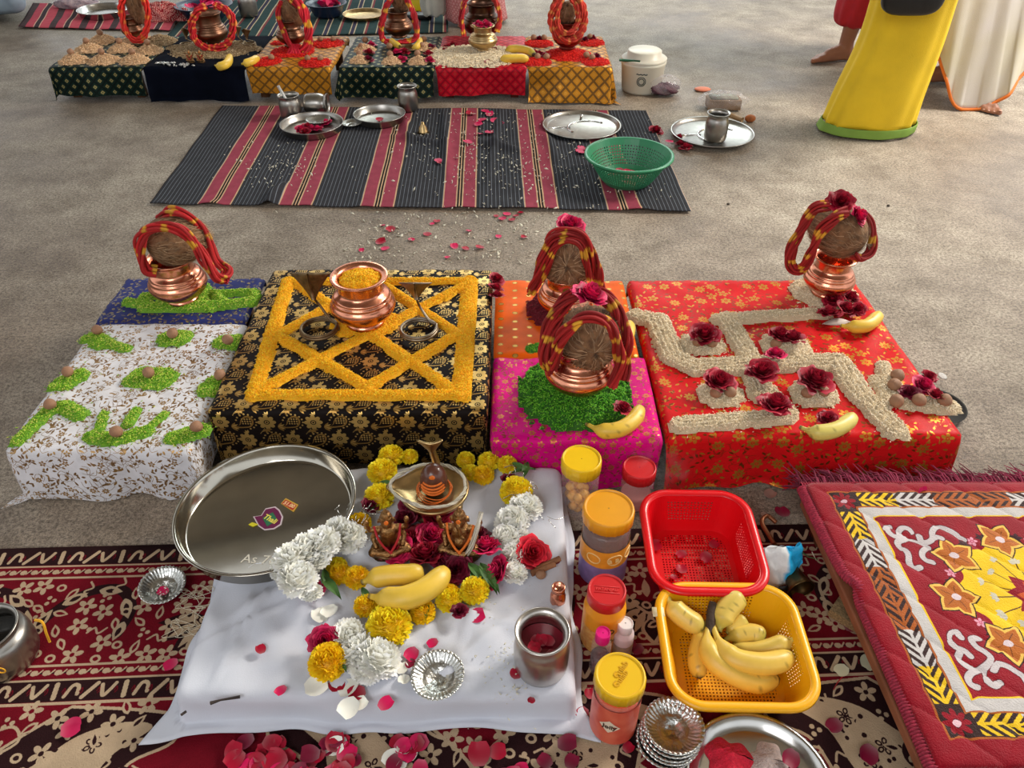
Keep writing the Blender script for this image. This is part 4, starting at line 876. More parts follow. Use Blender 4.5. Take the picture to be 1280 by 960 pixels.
# ------------------------------------------------------------------ grain designs on the front tables
def pseg(lst, z, sc=1.):       # pixel segments on a table top -> metres
    out = []
    for x0, y0, x1, y1, w in lst:
        a, b = W(x0, y0, z), W(x1, y1, z); v = ((y0+y1)/2-480)/FPX; t = (CAM_H-z)/(sT+v*cT); out.append((a.x, a.y, b.x, b.y, w*t/FPX*sc))
    return out
def poly_(pts, w): return [(*pts[i], *pts[i+1], w) for i in range(len(pts)-1)]
OR = [(1., .50, .012), (1., .60, .02), (1., .42, .008), (1., .70, .05)]
GR = [(.22, .48, .03), (.42, .66, .06), (.12, .34, .02), (.74, .76, .16), (.30, .58, .04)]
GD = [(.07, .32, .02), (.14, .46, .03), (.04, .20, .012), (.22, .55, .05)]
RI = [(.90, .76, .54), (.98, .87, .68), (.80, .64, .42), (.95, .82, .60)]
zb = .168
orange = pseg([(360, 351, 317, 494, 9.5), (587, 350, 577, 494, 11), (317, 493, 577, 493, 9), (362, 351, 588, 351, 6.5),
    (348, 419, 459, 484, 8.5), (459, 484, 572, 417, 8.5), (572, 417, 482, 358, 7.5), (470, 350, 350, 417, 7.5),
    (330, 484, 578, 358, 8), (370, 352, 562, 485, 8)], zb)
c0 = W(457, 402, zb); orange.append((c0.x, c0.y, c0.x, c0.y, .062)); orange.append((c0.x-.03, c0.y-.01, c0.x+.03, c0.y, .05))
grains('orange_rice_design', orange, .010, .1655, OR, 'orange dyed rice laid out as a square with crossing lines on the black cloth', 'rice', L=.0031, rr=.0011, dens=1.0, stray=.03, spread=.006, bedc=(1., .50, .015), seed=3)
zr = .142
wide = lambda u: np.clip(1-u**4, 0, 1)**.6*(.62+.38*np.cos(u*PI*2.5)**2)
band = pseg([(796, 396, 822, 402, 13)]+poly_([(822, 402), (842, 448), (868, 460), (940, 457), (1047, 453)], 16)+poly_([(1047, 453), (1072, 491), (1118, 538)], 17)
    + [(897, 400, 1030, 392, 9.5)]+poly_([(908, 400), (934, 441), (950, 495)], 14)+[(950, 480, 985, 516, 12), (850, 532, 984, 521, 13)], zr)
grains('rice_swastik', band, .015, .1405, RI, 'pale rice laid out as a large swastik on the red cloth', 'rice', profile=wide, L=.0034, rr=.00115, dens=.95, stray=.03, spread=.010, bedc=(.72, .58, .38), seed=4)
for i, (x, y, w, lb) in enumerate(((878, 430, 24, 'small heap of pale rice at the upper left between the swastik arms'), (981, 432, 27, 'small heap of pale rice right of the upper swastik arm'), (901, 493, 25, 'small heap of pale rice at the lower left of the swastik centre'), (1017, 492, 26, 'small heap of pale rice at the lower right of the swastik centre'))):
    grains('rice_heap', pseg([(x-4, y, x+4, y, w)], zr), .016, .1405, RI, lb, 'rice', 'small rice heaps inside the swastik', L=.0034, rr=.00115, stray=.1, spread=.014, bedc=(.72, .58, .38), seed=20+i)
grains('rice_heap', pseg([(1104, 458, 1106, 505, 10), (1106, 480, 1130, 500, 20), (1120, 500, 1184, 508, 15)], zr), .014, .1405, RI, 'L-shaped heap of pale rice holding nuts at the right edge of the red cloth', 'rice', L=.0034, rr=.00115, stray=.06, spread=.012, bedc=(.72, .58, .38), seed=31)
kr = W(1030, 366, zr)
grains('rice_heap', [(kr.x-.01, kr.y, kr.x+.01, kr.y, .075)], .018, .1405, RI, 'round bed of pale rice under the copper pot at the far right', 'rice', L=.0034, rr=.00115, stray=.05, spread=.02, bedc=(.72, .58, .38), seed=32)
km = W(718, 492, zr)
crater = lambda u: np.clip(1-u**3, 0, 1)**.7
grains('green_rice_mound', [(km.x, km.y, km.x, km.y, .122)], .036, .1405, GD, 'large round mound of deep green rice on the magenta cloth', 'rice', profile=crater, L=.0036, rr=.0012, dens=1.25, stray=.015, spread=.008, bedc=(.03, .14, .01), seed=33)
ko = W(699, 388, zr)
MR = [(.20, .012, .025), (.28, .02, .035), (.12, .008, .015)]
grains('red_rice_mound', [(ko.x, ko.y, ko.x, ko.y, .082)], .030, .1405, MR, 'mound of dark red rice under the pot on the orange cloth', 'rice', profile=crater, bedc=(.16, .01, .02), stray=.02, spread=.008, seed=34)
grains('green_rice_patch', pseg([(664, 437, 672, 434, 9)], zr), .008, .1405, GD, 'small patch of green rice on the orange cloth edge', 'rice', seed=35, bedc=(.04, .2, .02))
kl = W(229, 369, zr)
bl = pseg([(160, 378, 185, 383, 7), (180, 372, 215, 366, 6), (180, 385, 240, 386, 8), (215, 382, 262, 384, 12), (262, 384, 315, 378, 9), (270, 368, 318, 366, 6), (316, 368, 322, 374, 7), (180, 374, 185, 380, 7), (270, 368, 278, 378, 7)], zr)+[(kl.x, kl.y, kl.x, kl.y, .07)]
grains('green_rice_design', bl, .013, .1420, GR, 'yellow green rice with hollows around the pot on the blue cloth', 'rice', stray=.04, spread=.02, bedc=(.18, .40, .03), seed=36)
gm = [([(118, 422, 130, 430, 12), (130, 428, 158, 436, 7), (110, 424, 118, 424, 8)], 'long patch of green rice at the back left corner of the white cloth'),
    ([(213, 423, 223, 423, 17)], 'round patch of green rice in the middle of the back row on the white cloth'),
    ([(282, 428, 292, 428, 16)], 'patch of green rice at the back right, beside the black cloth'),
    ([(80, 478, 98, 470, 14), (68, 484, 84, 482, 8)], 'patch of green rice at the left of the middle row on the white cloth'),
    ([(180, 472, 198, 474, 22), (165, 476, 210, 470, 12)], 'large round patch of green rice in the centre of the white cloth'),
    ([(262, 486, 276, 476, 16)], 'patch of green rice right of the centre, beside the black cloth'),
    ([(62, 512, 22, 552, 9), (78, 508, 98, 518, 11), (60, 515, 84, 508, 9)], 'hooked patch of green rice at the front left corner of the white cloth'),
    ([(116, 546, 146, 550, 12), (146, 550, 182, 540, 11), (182, 540, 205, 518, 5), (122, 544, 130, 518, 6), (160, 530, 170, 514, 7)], 'pronged patch of green rice at the front middle of the white cloth'),
    ([(218, 548, 250, 538, 13)], 'patch of green rice at the front right, beside the black cloth')]
for i, (s_, lb) in enumerate(gm): grains('green_rice_patch', pseg(s_, .1405), .010, .1400, GR, lb, 'rice', 'patches of green rice on the white cloth', stray=.14, spread=.011, bedc=(.18, .40, .03), seed=40+i, dens=1.05)
rows_ = ('back', 'middle', 'front'); cols_ = ('left', 'middle', 'right')
for i, (x, y) in enumerate(((122, 410), (216, 414), (285, 422), (85, 462), (186, 463), (275, 466), (63, 503), (146, 537), (246, 531))):
    nut(W(x, y+4, .158)+Vector((0, 0, .004)), .0125, 'brown areca nut on green rice, %s of the %s row on the white cloth' % (cols_[i % 3], rows_[i//3]), i, 'areca nuts on the white cloth')
NR = [((872, 427), 'areca nut under the upper left rose, left one'), ((890, 428), 'areca nut under the upper left rose, right one'), ((970, 429), 'areca nut under the upper right rose, left one'), ((895, 491), 'areca nut under the lower left rose, left one'), ((913, 490), 'areca nut under the lower left rose, right one'), ((1009, 491), 'areca nut under the lower right rose, left one'), ((1030, 489), 'areca nut under the lower right rose, right one'),
    ((1122, 469), 'areca nut at the back of the right rice heap'), ((1118, 481), 'areca nut second from the back of the right rice heap'), ((1121, 501), 'areca nut at the front left of the right rice heap'), ((1149, 500), 'areca nut in the front middle of the right rice heap'), ((1181, 500), 'areca nut at the tip of the right rice heap')]
for i, ((x, y), lb) in enumerate(NR): nut(W(x, y, .160), .0125 if i < 7 else .0145, 'brown '+lb+' on the red cloth', 60+i, 'areca nuts on the red cloth')
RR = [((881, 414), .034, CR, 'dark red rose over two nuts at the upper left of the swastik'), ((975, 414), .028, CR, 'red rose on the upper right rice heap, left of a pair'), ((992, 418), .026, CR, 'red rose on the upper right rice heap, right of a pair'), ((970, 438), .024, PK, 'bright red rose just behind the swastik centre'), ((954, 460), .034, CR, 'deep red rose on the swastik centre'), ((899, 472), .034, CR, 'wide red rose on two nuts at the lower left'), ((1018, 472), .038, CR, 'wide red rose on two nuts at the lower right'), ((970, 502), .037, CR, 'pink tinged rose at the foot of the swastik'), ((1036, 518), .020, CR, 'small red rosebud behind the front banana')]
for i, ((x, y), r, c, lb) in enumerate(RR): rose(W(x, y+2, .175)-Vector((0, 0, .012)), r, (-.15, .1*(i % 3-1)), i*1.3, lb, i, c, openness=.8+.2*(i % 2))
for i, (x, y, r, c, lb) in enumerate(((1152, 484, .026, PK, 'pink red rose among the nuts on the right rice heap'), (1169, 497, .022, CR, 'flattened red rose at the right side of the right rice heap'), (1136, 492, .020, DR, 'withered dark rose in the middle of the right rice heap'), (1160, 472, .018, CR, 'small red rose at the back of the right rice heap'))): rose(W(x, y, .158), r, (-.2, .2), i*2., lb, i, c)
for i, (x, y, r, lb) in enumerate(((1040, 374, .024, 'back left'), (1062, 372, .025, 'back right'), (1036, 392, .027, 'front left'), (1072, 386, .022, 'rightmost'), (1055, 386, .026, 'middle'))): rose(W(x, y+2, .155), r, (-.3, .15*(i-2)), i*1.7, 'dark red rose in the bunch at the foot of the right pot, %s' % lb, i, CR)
banana([W(1000, 534, .152), W(1018, 540, .158), W(1040, 538, .160), W(1058, 529, .160), W(1067, 519, .158)], .0165, 'yellow banana at the front edge of the swastik with a few dark spots', 1, .12, spots=.03, ripe=(.80, .66, .16))
banana([W(1050, 407, .152), W(1065, 408, .158), W(1082, 407, .160), W(1093, 400, .160), W(1099, 392, .158)], .016, 'yellow banana beside the bunch of roses near the right pot', 2, .02, spots=.005)
banana([W(733, 530, .150), W(752, 538, .157), W(775, 536, .160), W(793, 524, .160), W(801, 508, .160)], .0165, 'yellow banana in front of the green mound on the magenta cloth', 3, .1, spots=.02)
banana([W(771, 438, .150), W(778, 430, .157), W(786, 418, .158), W(787, 402, .158)], .014, 'pale banana behind the front pot on the orange cloth', 4, .03, spots=.01)
rose(W(778, 512, .165), .020, (-.3, .2), 1., 'small red rose beside the green mound and the banana', 2, CR)
for i, (x, y) in enumerate(((620, 350), (619, 362), (621, 372))): rose(W(x, y, .165), .02, (-.2, .4), i, 'red rose squeezed between black and orange cloths, %s of three' % ('back', 'middle', 'front')[i], i, CR)
leafp = spline([(0, 0, 0), (.03, .006, .004), (.06, 0, .002)], 6)
V = np.stack([np.concatenate([leafp[:, 0]]*3), np.concatenate([leafp[:, 1]*0-.009*np.sin(np.linspace(0, PI, len(leafp))), leafp[:, 1]*0, .009*np.sin(np.linspace(0, PI, len(leafp)))]), np.concatenate([leafp[:, 2]+.003, leafp[:, 2], leafp[:, 2]+.003])], -1)
o = obj('folded_leaf', (V*1.2, gridF(3, len(leafp))), M('dry_leaf', (170, 150, 140), .5, var=.3), None, W(1027, 406, .150), (.3, 0, .1)); solid(o, .001); tag(o, 'pale folded leaf between the roses and the banana', 'leaf')

# ------------------------------------------------------------------ copper pots with coconut, thread and roses
tt = W(457, 403, .172)
pt = kalash((tt.x, tt.y, .1735), .98, copper, 'copper pot filled with orange rice in the middle of the black cloth', shape=dict(neck=.051, H=.128, belly=.078, rim=.066, foot=.046))
mp2 = .055
grains('rice_filling', [(tt.x, tt.y, tt.x, tt.y, .0465)], .020, .1735+.112, OR, 'orange rice heaped in the mouth of the middle copper pot', 'rice', profile=lambda u: np.clip(1-.75*u*u, 0, 1), stray=0, bedc=(1., .50, .015), seed=50, dens=1.6)
def front_kalash(px, py, z, s, cpx, cpy, axis, lab, cl, r=.05, L=.062, seed=0, shape=None, m=copper):
    b = W(px, py, z); kalash((b.x, b.y, z), s, m, lab, shape=shape); c = Q(cpx, cpy, b.y-.004); coconut(c, axis, L, r, seed, cl); return b, c
b, c = front_kalash(229, 374, .151, .95, 219, 300, (-.75, -.60, .15), 'copper pot on green rice on the blue cloth, tilted slightly', 'hairy brown coconut on the left pot, its eye facing front left', .060, .074, 1)
def hang(name, lab, Y, pts, **k): return bundle(name, [Q(x, y, Y+(o_*1.28 if o_ < 0 and Y < 2.5 else o_)) for x, y, o_ in pts], label=lab, **k)
hang('thread_garland', 'red and yellow thread looped over the left coconut', b.y, [(196, 340, -.045), (181, 336, -.05), (175, 312, -.055), (180, 292, -.058), (200, 284, -.062), (224, 288, -.06), (243, 305, -.055), (258, 328, -.05), (270, 346, -.05), (280, 348, -.03), (284, 338, -.01), (270, 325, .0), (259, 300, .01), (248, 280, .01), (232, 268, .005), (214, 265, .01), (200, 274, .02)], seed=1, R0=.0115, n=9, w=.0042, red=(.62, .012, .015), twist=12)
t_ = [tube([Q(279, 345, b.y-.03)+Vector((rnd.uniform(-.006, .006), 0, 0)), Q(283+rnd.uniform(-4, 4), 352+rnd.uniform(-3, 3), b.y-.04)], [.003, .004], 5) for i in range(10)]
V, F = join(*t_); o = obj('thread_tassel', (V, F, None, [[.62, .02, .04]]*len(V)), thread); tag(o, 'red tassel end of the thread hanging beside the left pot', 'tassel')
dk = (.40, .008, .008)
b, c = front_kalash(706, 391, .160, .90, 710, 325, (-.1, -.95, .25), 'copper pot on the red grain on the orange cloth', 'brown coconut on the pot standing on the orange cloth', .060, .068, 2)
hang('thread_garland', 'dark red thread looped over the coconut on the orange cloth, outer strand', b.y, [(664, 366, -.03), (672, 345, -.04), (680, 318, -.045), (690, 298, -.045), (708, 290, -.045), (726, 294, -.045), (738, 312, -.04), (746, 338, -.03), (751, 362, -.02)], seed=2, R0=.011, n=11, w=.0034, red=dk)
hang('thread_garland', 'dark red thread looped over the coconut on the orange cloth, inner strand', b.y, [(678, 350, -.035), (686, 328, -.05), (694, 310, -.055), (708, 301, -.058), (724, 306, -.055), (733, 326, -.05), (738, 350, -.04)], seed=3, R0=.007, n=7, w=.003, red=dk)
rose(Q(712, 284, b.y-.02), .030, (-.3, 0), .5, 'pink red rose on top of the coconut on the orange cloth', 1, PK)
b, c = front_kalash(722, 486, .165, .97, 738, 422, (.05, -.98, .12), 'shiny copper pot on the green mound on the magenta cloth', 'hairy coconut facing front on the pot over the green mound', .065, .070, 3)
hang('thread_garland', 'thick red thread arching behind the coconut over the green mound', b.y, [(690, 462, -.03), (682, 448, -.035), (683, 425, -.02), (692, 398, .0), (708, 376, .015), (732, 366, .02), (756, 372, .015), (774, 394, .0), (782, 424, -.02), (780, 452, -.02), (776, 474, -.03)], seed=4, R0=.014, n=14, w=.0036, red=dk)
hang('thread_garland', 'thick red thread arching in front of the coconut over the green mound', b.y, [(693, 458, -.045), (697, 436, -.06), (706, 416, -.068), (722, 401, -.07), (742, 396, -.07), (760, 404, -.065), (770, 424, -.058), (774, 446, -.05), (771, 468, -.05), (764, 484, -.055)], seed=5, R0=.010, n=10, w=.0034, red=dk)
rose(Q(736, 374, b.y-.03), .036, (-.35, .1), 1.5, 'large pink red rose on the coconut over the green mound', 3, PK)
b, c = front_kalash(1031, 366, .156, .84, 1050, 290, (.65, -.60, -.1), 'copper pot on rice at the back right corner of the red cloth', 'brown coconut leaning forward on the right pot', .059, .072, 4)
hang('thread_garland', 'red and yellow thread looping left of the right coconut, outer loop', b.y, [(1036, 256, -.01), (1018, 262, -.015), (1002, 285, -.02), (990, 310, -.03), (987, 326, -.035), (996, 336, -.04), (1008, 328, -.05), (1018, 306, -.055), (1030, 284, -.06), (1046, 270, -.06), (1058, 266, -.05)], seed=6, R0=.0115, n=10, w=.0038, red=dk, period=.05)
hang('thread_garland', 'dark red thread curving down right of the right coconut', b.y, [(1074, 264, .0), (1086, 278, -.01), (1091, 298, -.02), (1086, 316, -.03), (1075, 324, -.04), (1066, 318, -.045)], seed=7, R0=.010, n=9, w=.0036, red=dk)
rose(Q(1051, 254, b.y-.01), .029, (-.5, -.2), 0, 'red rose on top of the right coconut, upper left one', 2, CR)
rose(Q(1069, 272, b.y-.03), .029, (-.9, .2), 1, 'deep pink rose on the right coconut, lower right one', 3, PK, openness=1.)

# ------------------------------------------------------------------ hooded stands on the black cloth
def cobra(base, hood, wid, hgt, lab, mat, seed=0, ring=.043, lean=0., name='hooded_stand', ringt=.004, group=None):
    t = thing(name, lab, 'stand', base, group=group); bz = Vector(base)
    a = np.linspace(0, 2*PI*2.05, 70); P = np.stack([ring*np.cos(a)*(1-.02*a/6), ring*np.sin(a)*(1-.02*a/6), ringt+.0072*a/(2*PI)*.8], -1)
    obj('coil', tube(P, ringt, 7), mat, t)
    h = Vector(hood)-bz; s = P[-1]; st = spline([tuple(s), (ring*.55, ring*.5, .02), (h.x*.6+.006, h.y+.002, h.z*.45), (h.x*.95, h.y, h.z-hgt*.55)], 8)
    obj('stem', tube(st, np.linspace(ringt*.95, ringt*.7, len(st)), 7), mat, t)
    n, m = 15, 10; V = []
    for i in range(n):
        u = -1+2*i/(n-1)
        for j in range(m):
            v_ = j/(m-1); w_ = wid*(.08+.92*v_**1.15); V.append((h.x+u*w_, h.y-.010*(1-abs(u)**1.3)*v_+.012*v_*abs(u), h.z-hgt*.6+hgt*v_-.006*(abs(u))*v_+.010*v_*(1-abs(u))*(-1 if False else .0)-.008*v_**3*abs(u)))
    solid(obj('hood', (np.array(V), gridF(n, m)), mat, t), .0022, 0)
    obj('ridge', tube([(h.x, h.y-.002, h.z-hgt*.55), (h.x, h.y-.009, h.z-hgt*.1), (h.x, h.y-.012, h.z+hgt*.38)], [.004, .0035, .002], 6), mat, t)
    return t
b = W(400, 415, .168); cobra(b, Q(388, 353, b.y+.035), .047, .080, 'tarnished metal stand with flared hood and coiled ring left of the middle pot', bronze)
b = W(524, 416, .168); cobra(b, Q(519, 360, b.y+.035), .038, .052, 'tarnished metal stand with flared hood and coiled ring right of the middle pot', M('old_silver', (140, 128, 112), .4, 1, var=.3, vs=60))

# ------------------------------------------------------------------ the white seat: shrine, figures, garland, fruit
zs = wz+.002
s0 = W(545, 632, zs)
t = thing('shiva_lingam', 'brass lingam shrine with dark egg stone and orange paste behind the roses', 'shrine', s0)
prof = [(.001, 0), (.052, 0), (.054, .004), (.050, .009), (.040, .014), (.036, .022), (.046, .030), (.060, .036), (.066, .044), (.067, .050), (.063, .052), (.058, .047), (.04, .042), (.001, .040)]
V, F = lathe(prof, 56)
ang = np.arctan2(V[:, 1], V[:, 0]); k = np.clip((V[:, 2]-.028)/.012, 0, 1)*np.clip((np.hypot(V[:, 0], V[:, 1])-.02)/.03, 0, 1); sp_ = np.exp(-((np.abs(np.angle(np.exp(1j*(ang-PI*.97)))))/.32)**2)*k
V[:, 0] *= 1+.42*sp_; V[:, 1] *= 1-.1*sp_; obj('yoni_basin', (V, F), brass, t)
rimp = [(1.0, .0), (.9, .35), (.6, .62), (0, .78), (-.6, .72), (-1.15, .42), (-1.42, .05), (-1.15, -.35), (-.6, -.66), (0, -.80), (.62, -.66), (.93, -.3), (1., .0)]
P = [(x*.060, y*.072, .054+.006*abs(y)) for x, y in rimp]
bundle('white_cord', P, R0=.0028, n=6, w=.0014, red=(.72, .66, .52), yel=(.80, .74, .62), seed=3, parent=t, twist=120)
v = np.linspace(0, PI*.93, 16); egg = np.stack([.027*np.sin(v)*(1+.12*np.cos(v)*-1), .045+.031-.036*np.cos(PI-v)*-1], -1)
egg = np.array([(max(.0004, .0265*math.sin(a)), .074+.036*math.cos(a)) for a in np.linspace(0, PI*.95, 18)])
stone = M('lingam_stone', (92, 50, 36), .3, var=.2, coat=.3); obj('stone', lathe(egg, 28), stone, t)
opaste = M('orange_paste', (226, 112, 30), .6, var=.15, vs=300)
for zz, ww in ((.086, .75), (.078, .9), (.070, .95), (.062, .9)):
    rr = .0272*math.sqrt(max(0, 1-((zz-.074)/.036)**2)); a = np.linspace(-PI/2-ww, -PI/2+ww, 16); obj('paste_stripe', tube(np.stack([rr*np.cos(a), rr*np.sin(a), zz-.004*np.cos((a+PI/2)*1.7)], -1), .0023, 6), opaste, t)
obj('paste_dot', ball((0, -.019, .097), (.006, .003, .006)), opaste, t)
q = random.Random(2)
for i in range(3):
    a = np.linspace(0, 2*PI, 40); rr = .030+.002*i; obj('orange_string', tube(np.stack([rr*np.cos(a), rr*np.sin(a), .046+.004*np.sin(a*2+i)-.002*i+.012*(a*0+.3)], -1), .0011, 5), opaste, t)
sn = spline([(.0, .045, .045), (.0, .052, .07), (-.004, .050, .095), (-.004, .040, .115)], 8); obj('serpent_body', tube(sn, np.linspace(.009, .006, len(sn)), 9), brass, t)
n, m = 13, 9; V = [((-1+2*i/(n-1))*(.004+.020*(j/(m-1))**1.2)-.004, .038-.012*(j/(m-1))-.004*(1-abs(-1+2*i/(n-1))), .112+.034*(j/(m-1))-.006*(j/(m-1))**2*abs(-1+2*i/(n-1))**2*(-1)) for i in range(n) for j in range(m)]
solid(obj('serpent_hood', (np.array(V), gridF(n, m)), brass, t), .004, 0)

def idol(loc, s, rz, lab, scarf, elephant=False, seed=0):
    t = thing('seated_deity_figure', lab, 'figurine', loc, rz); c = []
    A = lambda a, b_, ra, rb: c.append(capsule([x*s for x in a], [x*s for x in b_], ra*s, rb*s, 8))
    A((0, .0, .30), (0, 0, .52), .13, .15); A((0, 0, .56), (0, -.01, .66), .06, .06)                 # torso, neck
    A((0, -.02, .72), (0, -.02, .78), .095, .085)                                                  # head
    A((0, 0, .84), (0, 0, 1.0), .08, .018); A((0, 0, .83), (0, 0, .85), .105, .09)                    # crown
    for sx in (-1, 1):
        A((sx*.11, 0, .26), (sx*.26, -.15, .22), .10, .075); A((sx*.26, -.15, .22), (-sx*.06, -.22, .19), .07, .045)   # crossed legs
        A((sx*.15, 0, .55), (sx*.24, -.02, .42), .055, .042); A((sx*.24, -.02, .42), (sx*.20, -.14, .33), .042, .035)  # lower arms
        A((sx*.15, .01, .57), (sx*.28, .0, .56), .05, .04); A((sx*.28, 0, .56), (sx*.30, -.03, .72), .038, .032); A((sx*.30, -.03, .74), (sx*.30, -.03, .78), .045, .04)
        A((sx*.1, .01, .76), (sx*.13, .02, .70), .03 if not elephant else .05, .02)
    A((0, -.10, .76), (0, -.125, .70), .02, .018)
    if elephant: A((0, -.12, .72), (.03, -.16, .56), .04, .025); A((.03, -.16, .56), (.09, -.17, .52), .025, .02); A((0, -.05, .36), (0, -.08, .38), .13, .12)
    V, F = join(*c); remesh(obj('figure_body', (V, F), M('idol_brass', (150, 112, 72), .38, 1, var=.4, vs=120, bump=.5, bs=320), t), .0016, 2)
    vb = lathe([(.001, 0), (.30, 0), (.32, .03), (.27, .07), (.31, .11), (.30, .14), (.001, .14)], 20); obj('pedestal', (vb[0]*s*np.array([1, .8, 1]), vb[1]), M('idol_base', (110, 84, 56), .45, 1, var=.4, vs=120), t)
    pts = [(-.20, .02, .62), (-.15, -.13, .5), (-.06, -.20, .34), (.03, -.24, .26)]; pts2 = [(.20, .02, .62), (.16, -.13, .5), (.08, -.20, .36), (.0, -.24, .26)]
    for pp in (pts, pts2): obj('scarf', tube(spline([tuple(x*s for x in p) for p in pp], 5), .020*s, 6), scarf, t)
    obj('forehead_paste', ball((0, -.105*s, .80*s), (.035*s, .018*s, .045*s)), opaste, t)
    return t
redc = M('scarf_red', (176, 24, 34), .7)
idol(W(489, 690, zs), .118, .15, 'small brass seated figure with red scarf, left of the pair', redc, False)
idol(W(577, 690, zs), .122, -.1, 'small brass seated figure with orange string and white cord, right of the pair', opaste, True)
P = [Q(602, 640, W(578, 690, zs).y+.005), Q(596, 662, W(578, 690, zs).y-.02), Q(588, 686, W(578, 690, zs).y-.03), W(576, 697, zs+.006), W(556, 698, zs+.006)]
bundle('cotton_cord', P, R0=.004, n=7, w=.0016, red=(.72, .66, .55), yel=(.80, .75, .65), seed=6, label='thick white cotton cord draped beside the right figure', cat='cord')

g = thing('flower_garland', 'garland of yellow marigolds, white chrysanthemums and roses ringed around the figures', 'garland', (0, 0, 0))
S = zs
def mg(x, y, px, lift=0, o=False, tilt=(0, 0, 0), sc=(1, 1, 1)):
    v_ = (y-480)/FPX; r = px*(CAM_H-S)/(sT+v_*cT)/FPX*.97; p = W(x, y, S+r*.55); m_ = marigold(p+Vector((0, 0, lift)), r, int(x+y), g, tilt, o); m_.scale = (r*sc[0], r*sc[1], r*sc[2])
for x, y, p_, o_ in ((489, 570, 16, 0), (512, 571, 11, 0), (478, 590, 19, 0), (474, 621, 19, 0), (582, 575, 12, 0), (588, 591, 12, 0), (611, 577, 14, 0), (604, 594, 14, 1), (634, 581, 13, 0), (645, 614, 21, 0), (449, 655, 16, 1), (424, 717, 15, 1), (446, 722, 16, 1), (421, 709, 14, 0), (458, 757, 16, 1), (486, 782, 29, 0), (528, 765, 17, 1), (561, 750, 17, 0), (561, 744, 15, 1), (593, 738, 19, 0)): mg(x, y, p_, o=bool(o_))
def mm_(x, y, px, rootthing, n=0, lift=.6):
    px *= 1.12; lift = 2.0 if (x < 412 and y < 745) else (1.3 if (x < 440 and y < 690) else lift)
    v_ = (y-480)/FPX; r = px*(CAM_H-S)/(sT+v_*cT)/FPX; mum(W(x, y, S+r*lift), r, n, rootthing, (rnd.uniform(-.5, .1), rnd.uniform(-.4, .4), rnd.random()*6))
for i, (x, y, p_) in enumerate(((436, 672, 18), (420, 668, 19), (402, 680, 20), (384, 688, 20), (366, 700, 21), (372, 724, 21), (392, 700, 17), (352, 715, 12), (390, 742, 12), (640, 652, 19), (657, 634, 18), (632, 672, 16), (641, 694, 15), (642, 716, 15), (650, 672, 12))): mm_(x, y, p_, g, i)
def lf(x, y, L, a, par, zz=.02, w=.3):
    n, m = 5, 9; V = [((j/(m-1))*L, (i/(n-1)-.5)*2*L*w*.5*math.sin(PI*(j/(m-1))**.8), .15*L*abs(i/(n-1)-.5)+.25*L*math.sin(PI*j/(m-1))*.5) for i in range(n) for j in range(m)]
    return obj('leaf', (np.array(V), gridF(n, m)), leaf_m, par, W(x, y, S+zz), (0, .1, a))
for x, y, L, a in ((405, 712, .045, -1.2), (402, 722, .06, -.8), (655, 598, .05, 1.4), (640, 592, .05, .3), (470, 607, .04, .2), (590, 712, .05, -1.3), (600, 705, .07, -1.1), (585, 705, .06, -.9), (606, 716, .05, -1.0), (660, 590, .05, 2.6), (478, 757, .03, -1.5), (458, 640, .03, .7), (533, 752, .035, -1.5), (452, 735, .04, -1.)): lf(x, y, L, a, g)
for i, (x, y, r, c, ti) in enumerate(((391, 733, .020, PK, (-1.2, 0)), (462, 634, .018, DR, (-.4, .3)), (636, 602, .018, DR, (-.3, 0)), (609, 688, .030, PK, (-.5, .1)), (626, 716, .029, PK, (-.9, .4)), (510, 752, .015, DR, (-.2, 0)), (575, 765, .014, DR, (0, 0)))):
    o = rose(W(x, y, S+.018), r, ti, i*1.1, None, i, c, parent=g)
tin = M('tinsel', (214, 214, 208), .25, 1)
q = random.Random(9); tl = []
for i in range(46):
    x, y = (q.uniform(418, 462), q.uniform(632, 690)) if i < 30 else (q.uniform(632, 690), q.uniform(590, 650)); p = W(x, y, S+.02+q.random()*.02); a = q.random()*6.3; L = q.uniform(.01, .035)
    tl.append(tube(spline([tuple(p), tuple(p+Vector((math.cos(a)*L*.5, math.sin(a)*L*.5, q.uniform(0, .012)))), tuple(p+Vector((math.cos(a+.6)*L, math.sin(a+.6)*L, q.uniform(-.01, .006))))], 4), .0007, 4))
V, F = join(*tl); tag(obj('tinsel_strands', (V, F), tin, g), kind='stuff')
g2 = thing('flower_string', 'short string with orange marigold, pink rose and three white chrysanthemums at the front', 'garland', (0, 0, 0))
v_ = (826-480)/FPX; r = 24*(CAM_H-S)/(sT+v_*cT)/FPX; marigold(W(410, 827, S+r*.6), r, 5, g2, (.2, 0, 0), True)
rose(W(405, 800, S+.025), .023, (-.5, -.3), 1., None, 2, PK, parent=g2)
for i, (x, y, p_) in enumerate(((436, 796, 20), (448, 815, 22), (473, 824, 25), (458, 834, 19), (424, 808, 14))): mm_(x, y, p_, g2, i)
lf(424, 822, .03, -1., g2)

